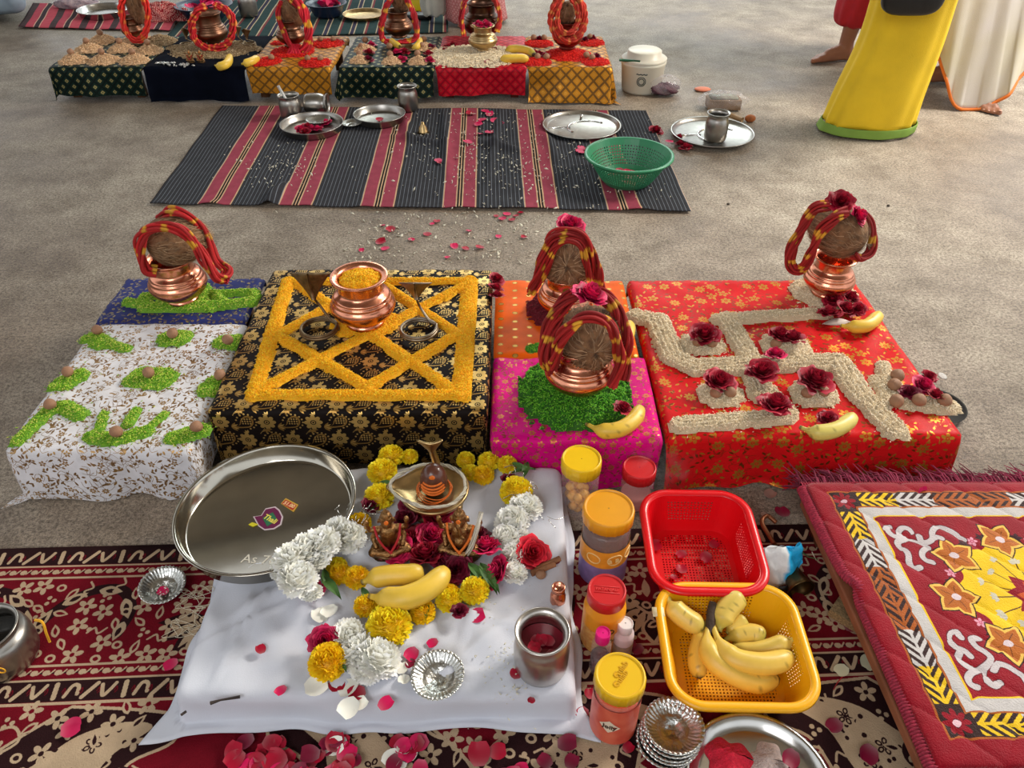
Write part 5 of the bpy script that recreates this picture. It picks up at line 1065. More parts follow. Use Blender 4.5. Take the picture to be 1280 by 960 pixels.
RS = [(520, 634, .026, DR, 'dark red rose left of the brass basin foot'), (545, 652, .024, CR, 'red rose directly in front of the brass basin'), (556, 643, .018, PK, 'small bright rose beside the right figure'), (497, 690, .027, PK, 'pink rose at the foot of the left figure'), (538, 672, .024, PK, 'pink rose between the two figures'), (534, 698, .029, CR, 'open red rose behind the bananas in the middle'), (515, 676, .022, CR, 'red rose between the left figure and the middle'), (560, 672, .020, CR, 'red rose at the right side of the middle cluster'), (596, 672, .020, DR, 'dark rose between the cord and the pink rose'), (508, 652, .022, DR, 'dark red rose behind the left figure'), (572, 712, .024, DR, 'dark red rose behind the right end of the bananas'), (555, 705, .022, DR, 'dark rose under the right figure')]
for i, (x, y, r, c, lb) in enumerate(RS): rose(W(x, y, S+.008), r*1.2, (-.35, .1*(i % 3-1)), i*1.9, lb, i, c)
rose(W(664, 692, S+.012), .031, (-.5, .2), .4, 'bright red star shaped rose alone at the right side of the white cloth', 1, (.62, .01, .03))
for i, (x, y) in enumerate(((690, 706), (684, 716))): o = obj('cinnamon_stick', tube([W(x-20, y+6-i*5, S+.006), W(x+10, y-8-i*3, S+.010)], [.006, .0052], 8), M('bark', (150, 100, 66), .8, var=.3, vs=80)); tag(o, 'brown bark stick beside the red rose, %s one' % ('upper', 'lower')[i], 'stick')
o = obj('areca_nut', _nut, nut_m, None, W(676, 718, S+.008), (0, 0, 0), .009); tag(o, 'small brown nut beside the bark sticks', 'nut')
petal(W(695, 702, S+.004), .016, 3, CR, 'red petal at the right edge beside the bark sticks')
banana([W(452, 728, S+.022), W(470, 722, S+.030), W(490, 719, S+.034), W(512, 718, S+.034), W(530, 714, S+.03)], .0185, 'yellow banana lying behind the other one on the marigolds', 11, .05, spots=.006, stem=.1)
banana([W(462, 746, S+.024), W(480, 748, S+.034), W(502, 748, S+.044), W(526, 740, S+.046), W(546, 726, S+.044), W(557, 711, S+.04)], .0205, 'large yellow banana lying across the front of the marigolds', 12, .04, spots=.006, stem=.1, dark_end=False)

# ------------------------------------------------------------------ vessels and bits on the white seat
TR = plate('steel_tray', W(337, 644, .09)+Vector((0, 0, -.007)), .164, .038, M('tray_steel', (178, 172, 160), .14, 1, var=.05, bump=.03, bs=25), 'large deep round steel tray with two stickers at the back left of the seat', 'tray', lip=.005, wall=.97, n=80, tilt=(-.02, -.035, 0))
def sticker(parent, pts, col, z, name, mat=None): V = [(x, y, z) for x, y in pts]; return solid(obj(name, (np.array(V), [tuple(range(len(V)))], None, None, False), mat or M(name+'_paper', col, .35), parent), .0004, 1)
def tl_(px, py): p = W(px, py, .087)-TR.location; return (p.x, p.y)
sh_ = [tl_(*p) for p in ((318, 645), (327, 644), (332, 636), (343, 634), (348, 638), (352, 646), (350, 655), (342, 660), (331, 661), (324, 656))]
sticker(TR, [(x*1.0, y) for x, y in [((a-tl_(335, 648)[0])*1.12+tl_(335, 648)[0], (b-tl_(335, 648)[1])*1.12+tl_(335, 648)[1]) for a, b in sh_]][::-1], (196, 180, 184), .0024, 'shield_sticker_edge')
st_ = sticker(TR, sh_[::-1], (98, 22, 66), .0028, 'shield_sticker')
sticker(TR, [tl_(*p) for p in ((328, 647), (341, 640), (347, 650), (334, 658))][::-1], (40, 104, 70), .0032, 'green_patch')
o = text(TR, 'Thali', .016, M('yellow_print', (226, 206, 90), .5), (*tl_(338, 649), .0036), (0, 0, -.55), name='sticker_lettering', bold=True)
sticker(TR, [tl_(*p) for p in ((351, 629), (357, 622), (373, 631), (367, 640))][::-1], (196, 158, 60), .0026, 'price_sticker_edge')
sticker(TR, [tl_(*p) for p in ((352, 629), (357, 624), (371, 632), (366, 638))][::-1], (170, 40, 26), .0030, 'price_sticker'); text(TR, '51.00', .012, M('cream_print', (230, 200, 150), .5), (*tl_(361.5, 631), .0036), (0, 0, -.5), name='price_lettering', bold=True)
sticker(TR, [tl_(*p) for p in ((310, 655), (315, 652), (323, 655), (316, 658))][::-1], (198, 186, 40), .0028, 'yellow_mark')
text(TR, 'As 76', .028, M('scratch', (206, 200, 186), .5), (*tl_(324, 700), .0022), (0, 0, -.1), .0001, 'scratched_writing')

def steel_pot(name, loc, r, h, lab, cat='pot', neck=.84, mat=steel, rim=1.0, n=48, dark=None, fill=None):
    p = [(.001, 0), (r*.80, 0), (r*.92, h*.04), (r*.985, h*.16), (r, h*.35), (r, h*.58), (r*.97, h*.70), (r*.90, h*.78), (r*neck, h*.83), (r*neck*.985, h*.88), (r*rim*.95, h*.96), (r*rim, h*.985), (r*rim, h), (r*rim*.95, h*1.005), (r*neck*.93, h*.93), (r*neck*.90, h*.84), (r*.93, h*.6), (r*.93, h*.3), (r*.8, h*.05), (.001, h*.04)]
    t = thing(name, lab, cat, loc); obj('pot_body', lathe(p, n), mat, t)
    if dark is not None: obj('contents', lathe([(.0005, h*dark), (r*.90, h*dark)], n), fill, t)
    return t
sp = steel_pot('steel_pot', W(676, 832, S), .044, .098, 'steel water pot holding dark red liquid at the right of the white cloth', neck=.82, rim=.98, mat=M('brushed_steel', (196, 190, 184), .3, 1, var=.1, vs=30), dark=.60, fill=M('red_liquid', (120, 10, 34), .25))
for i in range(7): o = obj('floating_petal', petal_mesh(i, CR), petal_m, sp, (rnd.uniform(-.022, .018), rnd.uniform(-.024, .01), .061), (0, 0, i), .020)
b = W(697, 752, S); t = thing('copper_bottle', 'tiny copper bottle at the right edge of the white cloth', 'bottle', b)
obj('bottle_body', lathe([(.001, 0), (.0125, 0), (.0135, .003), (.0135, .018), (.012, .024), (.0085, .028), (.0085, .031), (.0115, .033), (.0115, .042), (.0095, .042), (.009, .036), (.001, .035)], 24), copper, t)
def foil_bowl(loc, r, h, lab, n=72, tilt=(0, 0, 0), group=None, crimp=.035, name='foil_bowl', flat=.62):
    t = thing(name, lab, 'bowl', loc, group=group); t.rotation_euler = tilt; prof = [(.001, .001), (r*flat*.45, .001), (r*flat*.48, .003), (r*flat*.9, .003), (r*flat, .004), (r*.80, h*.62), (r*.9, h*.96), (r, h), (r*1.015, h*.94)]
    V, F = lathe(prof, n*2); a = np.arctan2(V[:, 1], V[:, 0]); rr = np.hypot(V[:, 0], V[:, 1]); k = np.clip((rr/r-flat)/.2, 0, 1); f = 1+crimp*.35*k*np.sin(a*n*.5); V[:, 0] *= f; V[:, 1] *= f; V[:, 2] += k*.0011*np.sin(a*n*.5+1); V[:, 2] += .0006*np.sin(V[:, 0]*400)*np.sin(V[:, 1]*380)*(rr < r*flat)
    obj('dish', (V, F), foil, t); return t
foil_bowl(W(548, 848, S+.004), .042, .014, 'empty silver foil bowl on the white cloth', tilt=(.06, -.05, 0))
fb = foil_bowl(W(205, 737, .014), .041, .017, 'silver foil bowl with a petal on the carpet left of the seat', tilt=(.05, .05, .3))
obj('petal', petal_mesh(1, PK), petal_m, fb, (.0, -.008, .005), (0, 0, 1), .02)
q = random.Random(21)
V, F = octa(60, .003, .0012, R.normal(size=(60, 3))*np.array([1, 1, .2])/1.5, np.column_stack([R.uniform(-.02, .02, 60), R.uniform(-.025, .01, 60), np.full(60, .006)]), R); tag(obj('rice_grains', (V, F, None, [[.8, .78, .7]]*len(V)), grain_m, fb), kind='stuff')
# loose petals
WM = [(548, 848, 'foil bowl'), (676, 800, 'steel pot'), (410, 828, 'orange marigold'), (488, 783, 'big yellow marigold'), (561, 748, 'front banana'), (460, 825, 'white chrysanthemums'), (280, 875, 'burnt stick'), (370, 724, 'steel tray flowers')]
for i, (x, y, c, s_) in enumerate(((596, 771, PK, .024), (541, 804, PK, .020), (515, 818, PK, .022), (482, 880, PK, .026), (645, 843, CR, .020), (664, 876, CR, .014), (326, 812, CR, .018), (352, 864, PK, .020), (421, 855, CR, .030), (446, 867, CR, .024), (513, 830, DR, .018))):
    petal(W(x, y, S+.004), s_, i, c, near_label('red petal on the white cloth,', x, y, WM), 'rose petals on the white cloth')
WP = (.85, .84, .76)
for i, (x, y, s_) in enumerate(((396, 858, .032), (435, 860, .034), (437, 885, .030), (450, 880, .026), (502, 836, .022), (505, 850, .022), (400, 770, .03), (413, 765, .03))): petal(W(x, y, S+.004), s_, i, WP, near_label('white petal on the white cloth,', x, y, WM), 'white petals on the white cloth', name='white_petal')
V, F = octa(110, .0026, .0010, R.normal(size=(110, 3))*np.array([1, 1, .15])/1.4, np.array([tuple(W(x, y, S+.005)) for x, y in zip(R.normal(640, 22, 110), R.normal(822, 34, 110))]), R)
tag(obj('scattered_rice', (V, F, None, [[.72, .68, .55]]*len(V)), grain_m), 'rice grains scattered over the white cloth near the steel pot', 'rice', None, 'stuff')
char = M('char', (58, 48, 44), .9)
o = obj('burnt_stick', tube([W(263, 879, S+.004), W(276, 875, S+.006), W(300, 871, S+.004)], [.003, .0015, .0025], 6), char); tag(o, 'burnt incense stick on the front left of the white cloth', 'stick')
o = obj('burnt_stick', tube([W(226, 894, S+.004), W(233, 889, S+.004)], .002, 6), char); tag(o, 'short charred stub near the front left corner of the white cloth', 'stick')
o = obj('burnt_stick', tube([W(303, 765, S+.004), W(308, 767, S+.004)], .0018, 6), char); tag(o, 'tiny charred flake below the steel tray on the white cloth', 'stick')

# ------------------------------------------------------------------ jars and bottles between the seat and the baskets
yel_p = M('yellow_plastic', (240, 196, 22), .38, var=.04, sub=.1); org_p = M('orange_yellow_plastic', (232, 158, 22), .4, var=.04, sub=.1); red_p = M('red_plastic', (206, 28, 34), .38, sub=.1)
jar_wall = M('jar_plastic', (236, 214, 208), .12, alpha=.16, spec=.6)
def jar(base, r, h, lid_h, lidm, label, fill_m=None, fill=.5, wall=None, cat='jar', shoulder=.9, ribs=True, lumps=None, name='plastic_jar', lid_r=1.06, cone=1.):
    t = thing(name, label, cat, base); hb = h-lid_h
    p = [(.001, .001), (r*.90, 0), (r*.98, .004), (r*cone, h*.12), (r*cone, hb*.55), (r, hb*.82), (r*.97, hb*.88), (r*shoulder, hb*.93), (r*shoulder*.97, hb+lid_h*.4)]
    obj('jar_body', lathe(p, 44), wall or jar_wall, t)
    R2 = r*lid_r*shoulder/.9; n = 120 if ribs else 48
    lp = [(R2*.93, hb-.001), (R2, hb), (R2, hb+lid_h*.8), (R2*.985, hb+lid_h*.93), (R2*.93, hb+lid_h), (R2*.90, hb+lid_h*.985), (R2*.885, hb+lid_h*.91), (R2*.87, hb+lid_h*.90), (R2*.84, hb+lid_h*.90), (R2*.4, hb+lid_h*.90), (.001, hb+lid_h*.90)]
    V, F = lathe(lp, n)
    if ribs:
        a = np.arctan2(V[:, 1], V[:, 0]); rr = np.hypot(V[:, 0], V[:, 1]); k = (rr > R2*.995); V[k, 0] *= 1+.012*np.sign(np.sin(a[k]*60)); V[k, 1] *= 1+.012*np.sign(np.sin(a[k]*60))
    obj('lid', (V, F), lidm, t)
    if fill_m: obj('contents', lathe([(.001, .003), (r*.86, .003), (r*.93, .008), (r*.93, hb*fill), (r*.8, hb*fill+.004), (.001, hb*fill+.002)], 32), fill_m, t)
    return t, hb, R2
def band_(t, r, z0, z1, mat, name='label_band', a0=0, a1=2*PI):
    a = np.linspace(a0, a1, 48); V = np.stack([np.repeat(r*np.cos(a), 2), np.repeat(r*np.sin(a), 2), np.tile([z0, z1], 48)], -1); return obj(name, (V, gridF(48, 2)), mat, t)
def wrap_text(t, s, size, r, z, ang, mat, name='lettering', bold=False):
    o = text(t, s, size, mat, (0, 0, 0), (0, 0, 0), .0003, name, bold=bold); me = o.data
    co = np.empty(len(me.vertices)*3); me.vertices.foreach_get('co', co); co = co.reshape(-1, 3); a = ang+co[:, 0]/r; rr = r+co[:, 2]+.0004
    me.vertices.foreach_set('co', np.stack([rr*np.cos(a), rr*np.sin(a), z+co[:, 1]], -1).reshape(-1)); me.update(); return o
b = W(722, 636, 0); h1 = zat(572, b.y)
t, hb, R2 = jar(b, .038, h1, .030, yel_p, 'clear jar with bright yellow lid, half full of yellow lumps, beside the seat', lid_r=1.04)
q = random.Random(1); lump = M('yellow_lumps', (222, 166, 72), .6, var=.2, vs=60); bl_ = [ball((q.uniform(-.02, .02), q.uniform(-.02, .02), .012+.048*q.random()), (.010, .010, .009), 8, 6) for i in range(34)]
V, F = join(*bl_); tag(obj('yellow_lumps', (V, F), lump, t), kind='stuff')
b = W(793, 628, 0); h2 = zat(583, b.y)
jar(b, .033, h2, .026, red_p, 'jar with dusty red lid standing against the magenta cloth', M('pink_powder', (216, 150, 150), .8), .4, lid_r=1.03)
b = W(752, 712, .006); h3 = zat(634, b.y)-.006
t, hb, R2 = jar(b, .044, h3, .027, org_p, 'tall jar with orange yellow lid and purple and orange label', M('dark_dates', (70, 30, 24), .3, var=.5, vs=90, bump=.6, bs=90), .86, lid_r=1.04)
band_(t, .0452, .004, hb*.40, M('purple_label', (132, 112, 168), .4, var=.15, vs=60)); band_(t, .0452, hb*.40, hb*.70, M('orange_label', (226, 148, 44), .4, var=.15, vs=60), 'label_band')
pale = M('pale_print', (238, 206, 140), .5)
for k, (aa, rr_) in enumerate(((-2.15, .013), (-1.25, .014), (-.5, .012))):
    u = np.linspace(0, 2*PI, 28); A = aa+rr_*np.cos(u)/.045; V = np.stack([.0458*np.cos(A), .0458*np.sin(A), hb*.55+rr_*np.sin(u)*.9], -1); obj('printed_ring', tube(V, .0012, 4, False), pale, t)
wrap_text(t, 'a a', .02, .0455, hb*.55, -1.3, pale, 'lettering', True)
b = W(751, 798, .006); h4 = zat(736, b.y)-.006
t, hb, R2 = jar(b, .036, h4, .026, red_p, 'yellow bottle with red screw lid embossed with a word, right of the seat', None, wall=M('yellow_bottle', (232, 150, 28), .35, var=.1, sub=.1), shoulder=.82, ribs=False, cat='bottle', name='plastic_bottle', lid_r=.98)
text(t, 'PATANJALI', .0075, M('red_emboss', (226, 60, 60), .4), (0, 0, hb+.026*.90+.0008), (0, 0, -.10), .0007, 'embossed_lettering', bold=True)
for dy in (-.006, .006): obj('embossed_line', box(-.021, .021, dy-.0005, dy+.0005, hb+.0232, hb+.0245), M('red_emboss', (226, 60, 60), .4), t, rot=(0, 0, -.10))
u = np.linspace(0, 2*PI, 30); A = -1.35+.0055*np.cos(u)/.036; obj('printed_ring', tube(np.stack([.0365*np.cos(A), .0365*np.sin(A), hb*.62+.0055*np.sin(u)], -1), .0009, 4, False), M('dark_print', (60, 36, 24), .5), t)
band_(t, .0364, .006, hb*.56, M('busy_label', (214, 130, 60), .45, col2=(236, 190, 110), vs=160), 'label_band')
wrap_text(t, 'HALDI', .010, .0367, hb*.40, -1.5, M('dark_print', (60, 36, 24), .5), 'lettering')
b = W(765, 907, .006); h5 = zat(843, b.y)-.006
t, hb, R2 = jar(b, .0365, h5, .024, M('sunny_plastic', (236, 188, 14), .4, sub=.1), 'jar of orange red powder with ribbed yellow lid, nearest the camera', M('sindoor', (222, 84, 36), .7, var=.15), .95, lid_r=1.05)
for s_, x_, y_ in (('Gulab', .002, .009), ('Gulab', .0, -.006)): text(t, s_, .0135, M('yellow_emboss', (214, 160, 10), .45), (x_, y_, hb+.024*.90+.0006), (0, 0, .9 if y_ > 0 else .9), .0006, 'embossed_lettering', bold=True)
band_(t, .0372, hb*.1, hb*.85, M('salmon_label', (226, 112, 84), .35, col2=(204, 70, 52), vs=30, var=.1), 'label_band')
V = []; dm = [(-.016, 0), (0, .017), (.018, 0), (0, -.017)]
for i in range(4):
    for k in range(6):
        x = dm[i][0]+(dm[(i+1) % 4][0]-dm[i][0])*k/6; z = dm[i][1]+(dm[(i+1) % 4][1]-dm[i][1])*k/6; A = -1.95+x/.0376; V.append((.0378*math.cos(A), .0378*math.sin(A), hb*.5+z))
obj('label_diamond', (np.array([(.0380*math.cos(-1.95), .0380*math.sin(-1.95), hb*.5)]+V), [(0, i+1, (i+1) % 24+1) for i in range(24)]), M('cream_label', (230, 214, 190), .5), t)
wrap_text(t, 'Jolly', .013, .0382, hb*.5, -1.92, M('dark_print', (60, 36, 24), .5), 'lettering', True)
b = W(748, 836, .006); t, hb, R2 = jar(b, .0165, zat(790, b.y)-.006, .022, M('pink_cap', (232, 20, 130), .4), 'small clear bottle with hot pink cap beside the white cloth', M('dark_scent', (52, 22, 40), .2), .5, ribs=False, cat='bottle', name='small_bottle', shoulder=.72, lid_r=.92)
b = W(776, 816, .006); t, hb, R2 = jar(b, .0175, zat(778, b.y)-.006, .020, M('white_cap', (236, 230, 228), .4), 'small white bottle with white cap beside the pink capped one', None, wall=M('milky', (226, 206, 206), .35, sub=.2), ribs=False, cat='bottle', name='small_bottle', shoulder=.74, lid_r=.92)
band_(t, .0179, .006, hb*.6, M('grey_label', (150, 130, 130), .5, col2=(190, 160, 110), vs=120), 'label_band')

# ------------------------------------------------------------------ baskets and their contents
red_b = M('red_basket_plastic', (222, 12, 24), .3, sub=.1); yel_b = M('yellow_basket_plastic', (246, 178, 16), .34, sub=.15)
cr_ = W(874, 678, .04); RB = basket('plastic_basket', (.353, .928, .006), -.02, .093, .108, .076, .086, .080, .045, .035, red_b, 'red plastic basket with square holes, a few petals in it', cell=.0060, hole=.5, lipw=.014)
YB = basket('plastic_basket', (.366, .716, .006), -.02, .108, .104, .086, .080, .075, .045, .032, yel_b, 'yellow plastic basket full of bananas on the carpet', cell=.0058, hole=.5, lipw=.013)
for i, (x, y) in enumerate(((818, 683), (852, 693), (882, 697), (892, 681), (852, 712), (842, 722))): petal(W(x, y, .014), .022 if i != 5 else .016, i, CR, 'dark petal inside the red basket, '+('far left one', 'one at the middle of the back', 'right one, in front', 'rightmost one at the back', 'one at the front left', 'tiny one at the very front')[i], 'petals in the red basket')
Y1 = .79
bb = [([(887, 778, .062), (884, 795, .064), (890, 822, .060), (915, 842, .052), (945, 853, .042), (973, 848, .034)][::1], .0185, 'large banana in front in the yellow basket, curving right', .02),
    ([(889, 776, .064), (898, 800, .068), (915, 822, .068), (945, 830, .066), (972, 828, .062), (990, 818, .058)], .0185, 'banana with a dark seam above the front one in the yellow basket', .035),
    ([(885, 776, .060), (878, 797, .048), (872, 822, .034), (874, 848, .024)], .0165, 'shaded banana at the left side of the bunch, going down', .05),
    ([(834, 746, .078), (842, 760, .070), (858, 774, .062), (880, 786, .056)], .0185, 'banana with long stem at the back left corner of the yellow basket', .06),
    ([(898, 790, .055), (904, 770, .066), (915, 755, .074), (926, 744, .076)], .0195, 'thick upright banana with a black tip at the back of the basket', .04),
    ([(905, 800, .035), (925, 793, .042), (942, 792, .044), (957, 798, .044)], .0165, 'banana with green tip lying behind the bunch in the basket', .03),
    ([(996, 797, .068), (984, 803, .060), (960, 812, .046), (935, 815, .036), (912, 810, .030)], .0165, 'banana with its stem pointing to the right wall of the basket', .02),
    ([(908, 792, .036), (920, 782, .046), (932, 773, .052)], .0145, 'short banana with green tip behind the upright one', .03)]
bunch = thing('banana_bunch', 'bunch of three spotted bananas joined at a dark stem in the yellow basket', 'bananas', W(887, 768, .06))
for i, (pts, r, lb, sp__) in enumerate(bb):
    P = [W(x, y, z) for x, y, z in pts]
    if i < 3: banana([p-bunch.location for p in P], r, None, 70+i, .06, stem=.26, parent=bunch, spots=sp__, ripe=(.84, .56, .09))
    else: banana(P, r, lb, 70+i, .22 if i in (4, 5, 7) else .08, stem=.22 if i in (3, 6) else .1, spots=sp__, ripe=(.84, .60, .12))
ck = M('dark_stem', (62, 46, 36), .8, var=.3, vs=100, bump=.6)
o = obj('crown', tube([tuple(W(891, 753, .078)-bunch.location), tuple(W(889, 765, .072)-bunch.location), tuple(W(888, 782, .066)-bunch.location), tuple(W(887, 794, .060)-bunch.location)], [.0065, .0080, .0085, .0055], 9), ck, bunch)
o = obj('white_sticker', box(-.010, .010, -.001, .001, -.009, .009), M('sticker_white', (228, 220, 180), .5), YB, (-.118, .055, .078), (PI/2, 0, PI/2*0))

# crumpled packet, bell and odds and ends right of the baskets
q = random.Random(4); n = 13; m = 10; V = []; Cc = []
for side in (-1, 1):
    for i in range(n):
        for j in range(m):
            u, v_ = i/(n-1), j/(m-1); x = (u-.5)*.075; z = v_*.075; puff = .016*math.sin(PI*u)**.6*math.sin(PI*min(1, v_*1.05))**.6
            V.append((x+.003*math.sin(6*v_+u*4), side*puff+.004*math.sin(u*13+v_*7+side)+.003*math.sin(v_*19), z+.003*math.sin(u*7))); Cc.append((.80, .80, .80) if u < .55 else (.02, .42, .78))
k = n*m
for i_, (x, y, z) in enumerate(V):
    if z < .018 and Cc[i_][0] < .5: Cc[i_] = (.85, .86, .88)
o = obj('plastic_packet', (V, [gridF(n, m), gridF(n, m, off=k)], None, Cc), M('packet_film', (255, 255, 255), .3, vcol=True, bump=.6, bs=60), None, W(972, 734, .006), (-.35, .12, .25), (1.05, 1.1, 1.15)); tag(o, 'crumpled white and bright blue plastic packet behind the baskets', 'packet')
o = obj('packet_label', box(-.016, .014, -.0225, -.0215, .006, .016), M('black_print', (26, 24, 26), .5), o)
bt_ = thing('brass_bell', 'old brass bell with curved handle lying on the carpet by the board', 'bell', W(1002, 738, .03)); 
d_ = Vector((W(957, 662, .03)-W(1002, 738, .03))); L_ = d_.length; rot = d_.to_track_quat('Z', 'Y').to_euler()
oldb = M('bell_brass', (104, 82, 52), .35, 1, var=.4, vs=60)
prof = [(.026, 0), (.0265, .002), (.023, .010), (.019, .025), (.0165, .045), (.015, .055), (.009, .062), (.006, .066), (.007, .072), (.005, .078), (.0055, L_*.7), (.0045, L_*.75)]
solid(obj('bell_mouth', lathe(prof, 32), oldb, bt_, rot=rot), .0015)
hk = spline([tuple(d_*.74), tuple(d_*.9), tuple(d_+Vector((-.006, .012, .008))), tuple(d_+Vector((.010, .030, .006))), tuple(d_+Vector((.026, .018, .0)))], 7); obj('handle_hook', tube(hk, .0045, 8), M('copper_brown', (140, 84, 52), .45, .6, var=.3), bt_)
for i, (x, y, s_, c, lb) in enumerate(((962, 618, .028, (.30, .18, .14), 'crumpled pinkish husk on the bare floor behind the red basket'), (978, 641, .030, DR, 'dry dark red petal on the bare floor behind the red basket'), (955, 644, .018, (.45, .33, .26), 'small pale husk beside the bell handle'), (930, 632, .014, DR, 'tiny dark petal beside the red basket rim'))): petal(W(x, y, .003), s_, i+3, c, lb, name='dry_petal')
o = obj('green_twig', tube([W(998, 686, .012), W(1010, 696, .014), W(1022, 699, .011)], .0012, 5), leaf_m); tag(o, 'thin green twig on the carpet beside the bell', 'twig')
o = obj('green_twig', tube([W(1015, 690, .012), W(1020, 700, .012)], .0009, 5), white_thread); tag(o, 'short pale straw crossing the green twig', 'straw')
for i, (x, y, s_, c) in enumerate(((1063, 783, .022, DR), (1043, 907, .028, DR), (1085, 943, .028, DR), (1005, 850, .012, DR))): petal(W(x, y, .010), s_, i, c, 'dark petal on the carpet %s' % ('under the edge of the maroon mat', 'right of the yellow basket', 'nearest the right board leg', 'close to the front corner of the yellow basket')[i])
for i, (x, y) in enumerate(((1052, 838), (1084, 828))): petal(W(x, y, .010), .026, i+1, (.62, .58, .40), 'withered cream petal on the carpet right of the basket, %s one' % ('left', 'right')[i], name='dry_petal')
o = obj('red_thread', tube([W(1053, 846, .010), W(1047, 853, .010), W(1042, 862, .010)], .0009, 5), redc); tag(o, 'short red thread on the carpet under the withered petal', 'thread')

# foil bowls stack, front plate with powders
fc = W(838, 918, .03)
for i in range(5): foil_bowl((fc.x-.006+.003*i+.002*(i % 2), fc.y-.006+.004*i, .010+.0034*i), .047, .017, ('silver foil bowl, %s of the stack at the front edge' % ('bottom', 'second from the bottom', 'middle', 'second from the top', 'top')[i]), group='stacked foil bowls', tilt=(.02*(i % 3-1), .03*(i % 2), i*.7), flat=.56)
pc = W(948, 985, .012); PL = plate('steel_plate', (pc.x, pc.y, .0095), .105, .016, steel, 'steel plate holding pink powder and white powder at the front edge', lip=.006)
def heap(name, c, r, h, col, label, cat='powder', parent=None, rough=.95, seed=1, z0=.012):
    n, m = 90, 40; a = np.arange(n)*2*PI/n; s = np.linspace(0, 1, m); A, S_ = np.meshgrid(a, s, indexing='ij'); rr = r*S_*(1+.13*np.sin(A*3+seed)+.07*np.sin(A*7+seed*2)); X = rr*np.cos(A); Y = rr*np.sin(A); Z = h*(1-S_**1.4)*(1+.12*wob(X*190, Y*190, seed)+.07*wob(X*520, Y*520, seed))
    V = np.stack([X, Y, Z], -1).reshape(-1, 3); o = obj(name, (V, gridF(n, m)), M(name, col, rough, var=.18, vs=180, bump=1., bs=420), parent, (c[0], c[1], z0)); 
    if label: tag(o, label, cat, None, 'stuff')
    return o
p = W(912, 948, .02); heap('pink_powder_heap', p, .036, .026, (226, 34, 62), 'heap of bright pink red powder on the front steel plate')
p = W(962, 950, .02); heap('white_powder_heap', p, .030, .012, (196, 176, 170), 'low heap of greyish white powder on the front steel plate', seed=4)
petal(W(988, 948, .024), .026, 2, DR, 'dark rose petal resting on the white powder of the front plate')

# left side of the carpet
lp_ = steel_pot('steel_pot', W(8, 822, .008), .058, .088, 'wide steel pot with thick rim and dark inside at the left edge', neck=.80, rim=.86, mat=steel_dull, n=56)
obj('dark_inside', lathe([(.0005, .05), (.050, .05)], 40), M('dark_disc', (12, 12, 10), .15), lp_)  # near-black disc set level inside the pot
yt = M('yellow_thread', (232, 168, 30), .8)
P = [Q(44, 775, lp_.location.y-.01), Q(53, 778, lp_.location.y-.02), Q(58, 792, lp_.location.y-.025), Q(62, 802, lp_.location.y-.02)]
obj('yellow_thread', tube(spline([tuple(p-lp_.location) for p in P], 6), .0022, 6), yt, lp_)
u = np.linspace(0, 2*PI, 24); pr = Q(1, 838, lp_.location.y-.056)-lp_.location; obj('yellow_ring_mark', tube(np.stack([pr.x+.007*np.cos(u), pr.y+0*u, pr.z+.007*np.sin(u)], -1), .0012, 5, False), yt, lp_)
tb = np.cumsum(R.normal(0, .0035, (160, 3)), 0); tb -= tb.mean(0); tb /= np.abs(tb).max(0); tb *= np.array([.030, .05, .004]); c = W(238, 765, .012)
tb = np.array([(c.x+.022*math.sin(i*.9)+.012*math.sin(i*2.3), c.y+.045*math.sin(i*.21)+.012*math.cos(i*1.7), .0125+.003*math.sin(i*1.1)) for i in range(60)]); o = obj('tangled_thread', tube(spline([tuple(x) for x in tb], 5), .0005, 4), white_thread); tag(o, 'tangle of thin white thread on the carpet left of the seat', 'thread')
FP = [(90, 911, PK, .028, 'pink and white rose petal low on the left carpet'), (214, 831, PK, .026, 'pink petal on the carpet beside the left edge of the white cloth')]
for i, (x, y, c, s_, lb) in enumerate(FP): petal(W(x, y, .011), s_, i, c, lb)
q = random.Random(17)
for i in range(58):
    if i < 40: x, y = q.uniform(290, 450), q.uniform(926, 975)
    elif i < 50: x, y = q.uniform(485, 535), q.uniform(925, 965)
    else: x, y = q.uniform(590, 725), q.uniform(930, 975)
    petal(W(x, y, .011+.006*q.random()), q.uniform(.020, .032), i, q.choice((CR, PK, DR, CR)), 'crimson rose petal scattered on the carpet in front of the white cloth', 'petals scattered in front of the seat')
for i, (x, y) in enumerate(((418, 934), (424, 928), (490, 948), (498, 957), (512, 943), (505, 936))): petal(W(x, y, .014), .026, i, WP, 'white petal among the red ones in front of the seat, '+('left pair, lower one', 'left pair, upper one', 'right group, leftmost', 'right group, lowest', 'right group, rightmost', 'right group, topmost')[i], 'white petals in front of the seat', name='white_petal')
for i, (x, y) in enumerate(((782, 805), (797, 812), (728, 892), (785, 935), (738, 868), (832, 640))): petal(W(x, y, .011), (.028, .024, .02, .02, .02, .016)[i], i, DR if i < 2 else CR, 'dark rose petal on the carpet %s' % ('right of the small white bottle', 'between the small bottles and the yellow basket', 'under the right hem of the white cloth', 'in front of the orange powder jar', 'left of the orange powder jar', 'under the red basket')[i])
petal(W(840, 628, .15), .01, 3, PK, 'tiny pink petal on the red cloth front') if False else None
petal(W(1152, 614, .112), .022, 3, PK, 'pink petal caught on the back edge of the maroon mat', tilt=(1.2, 0, .4))
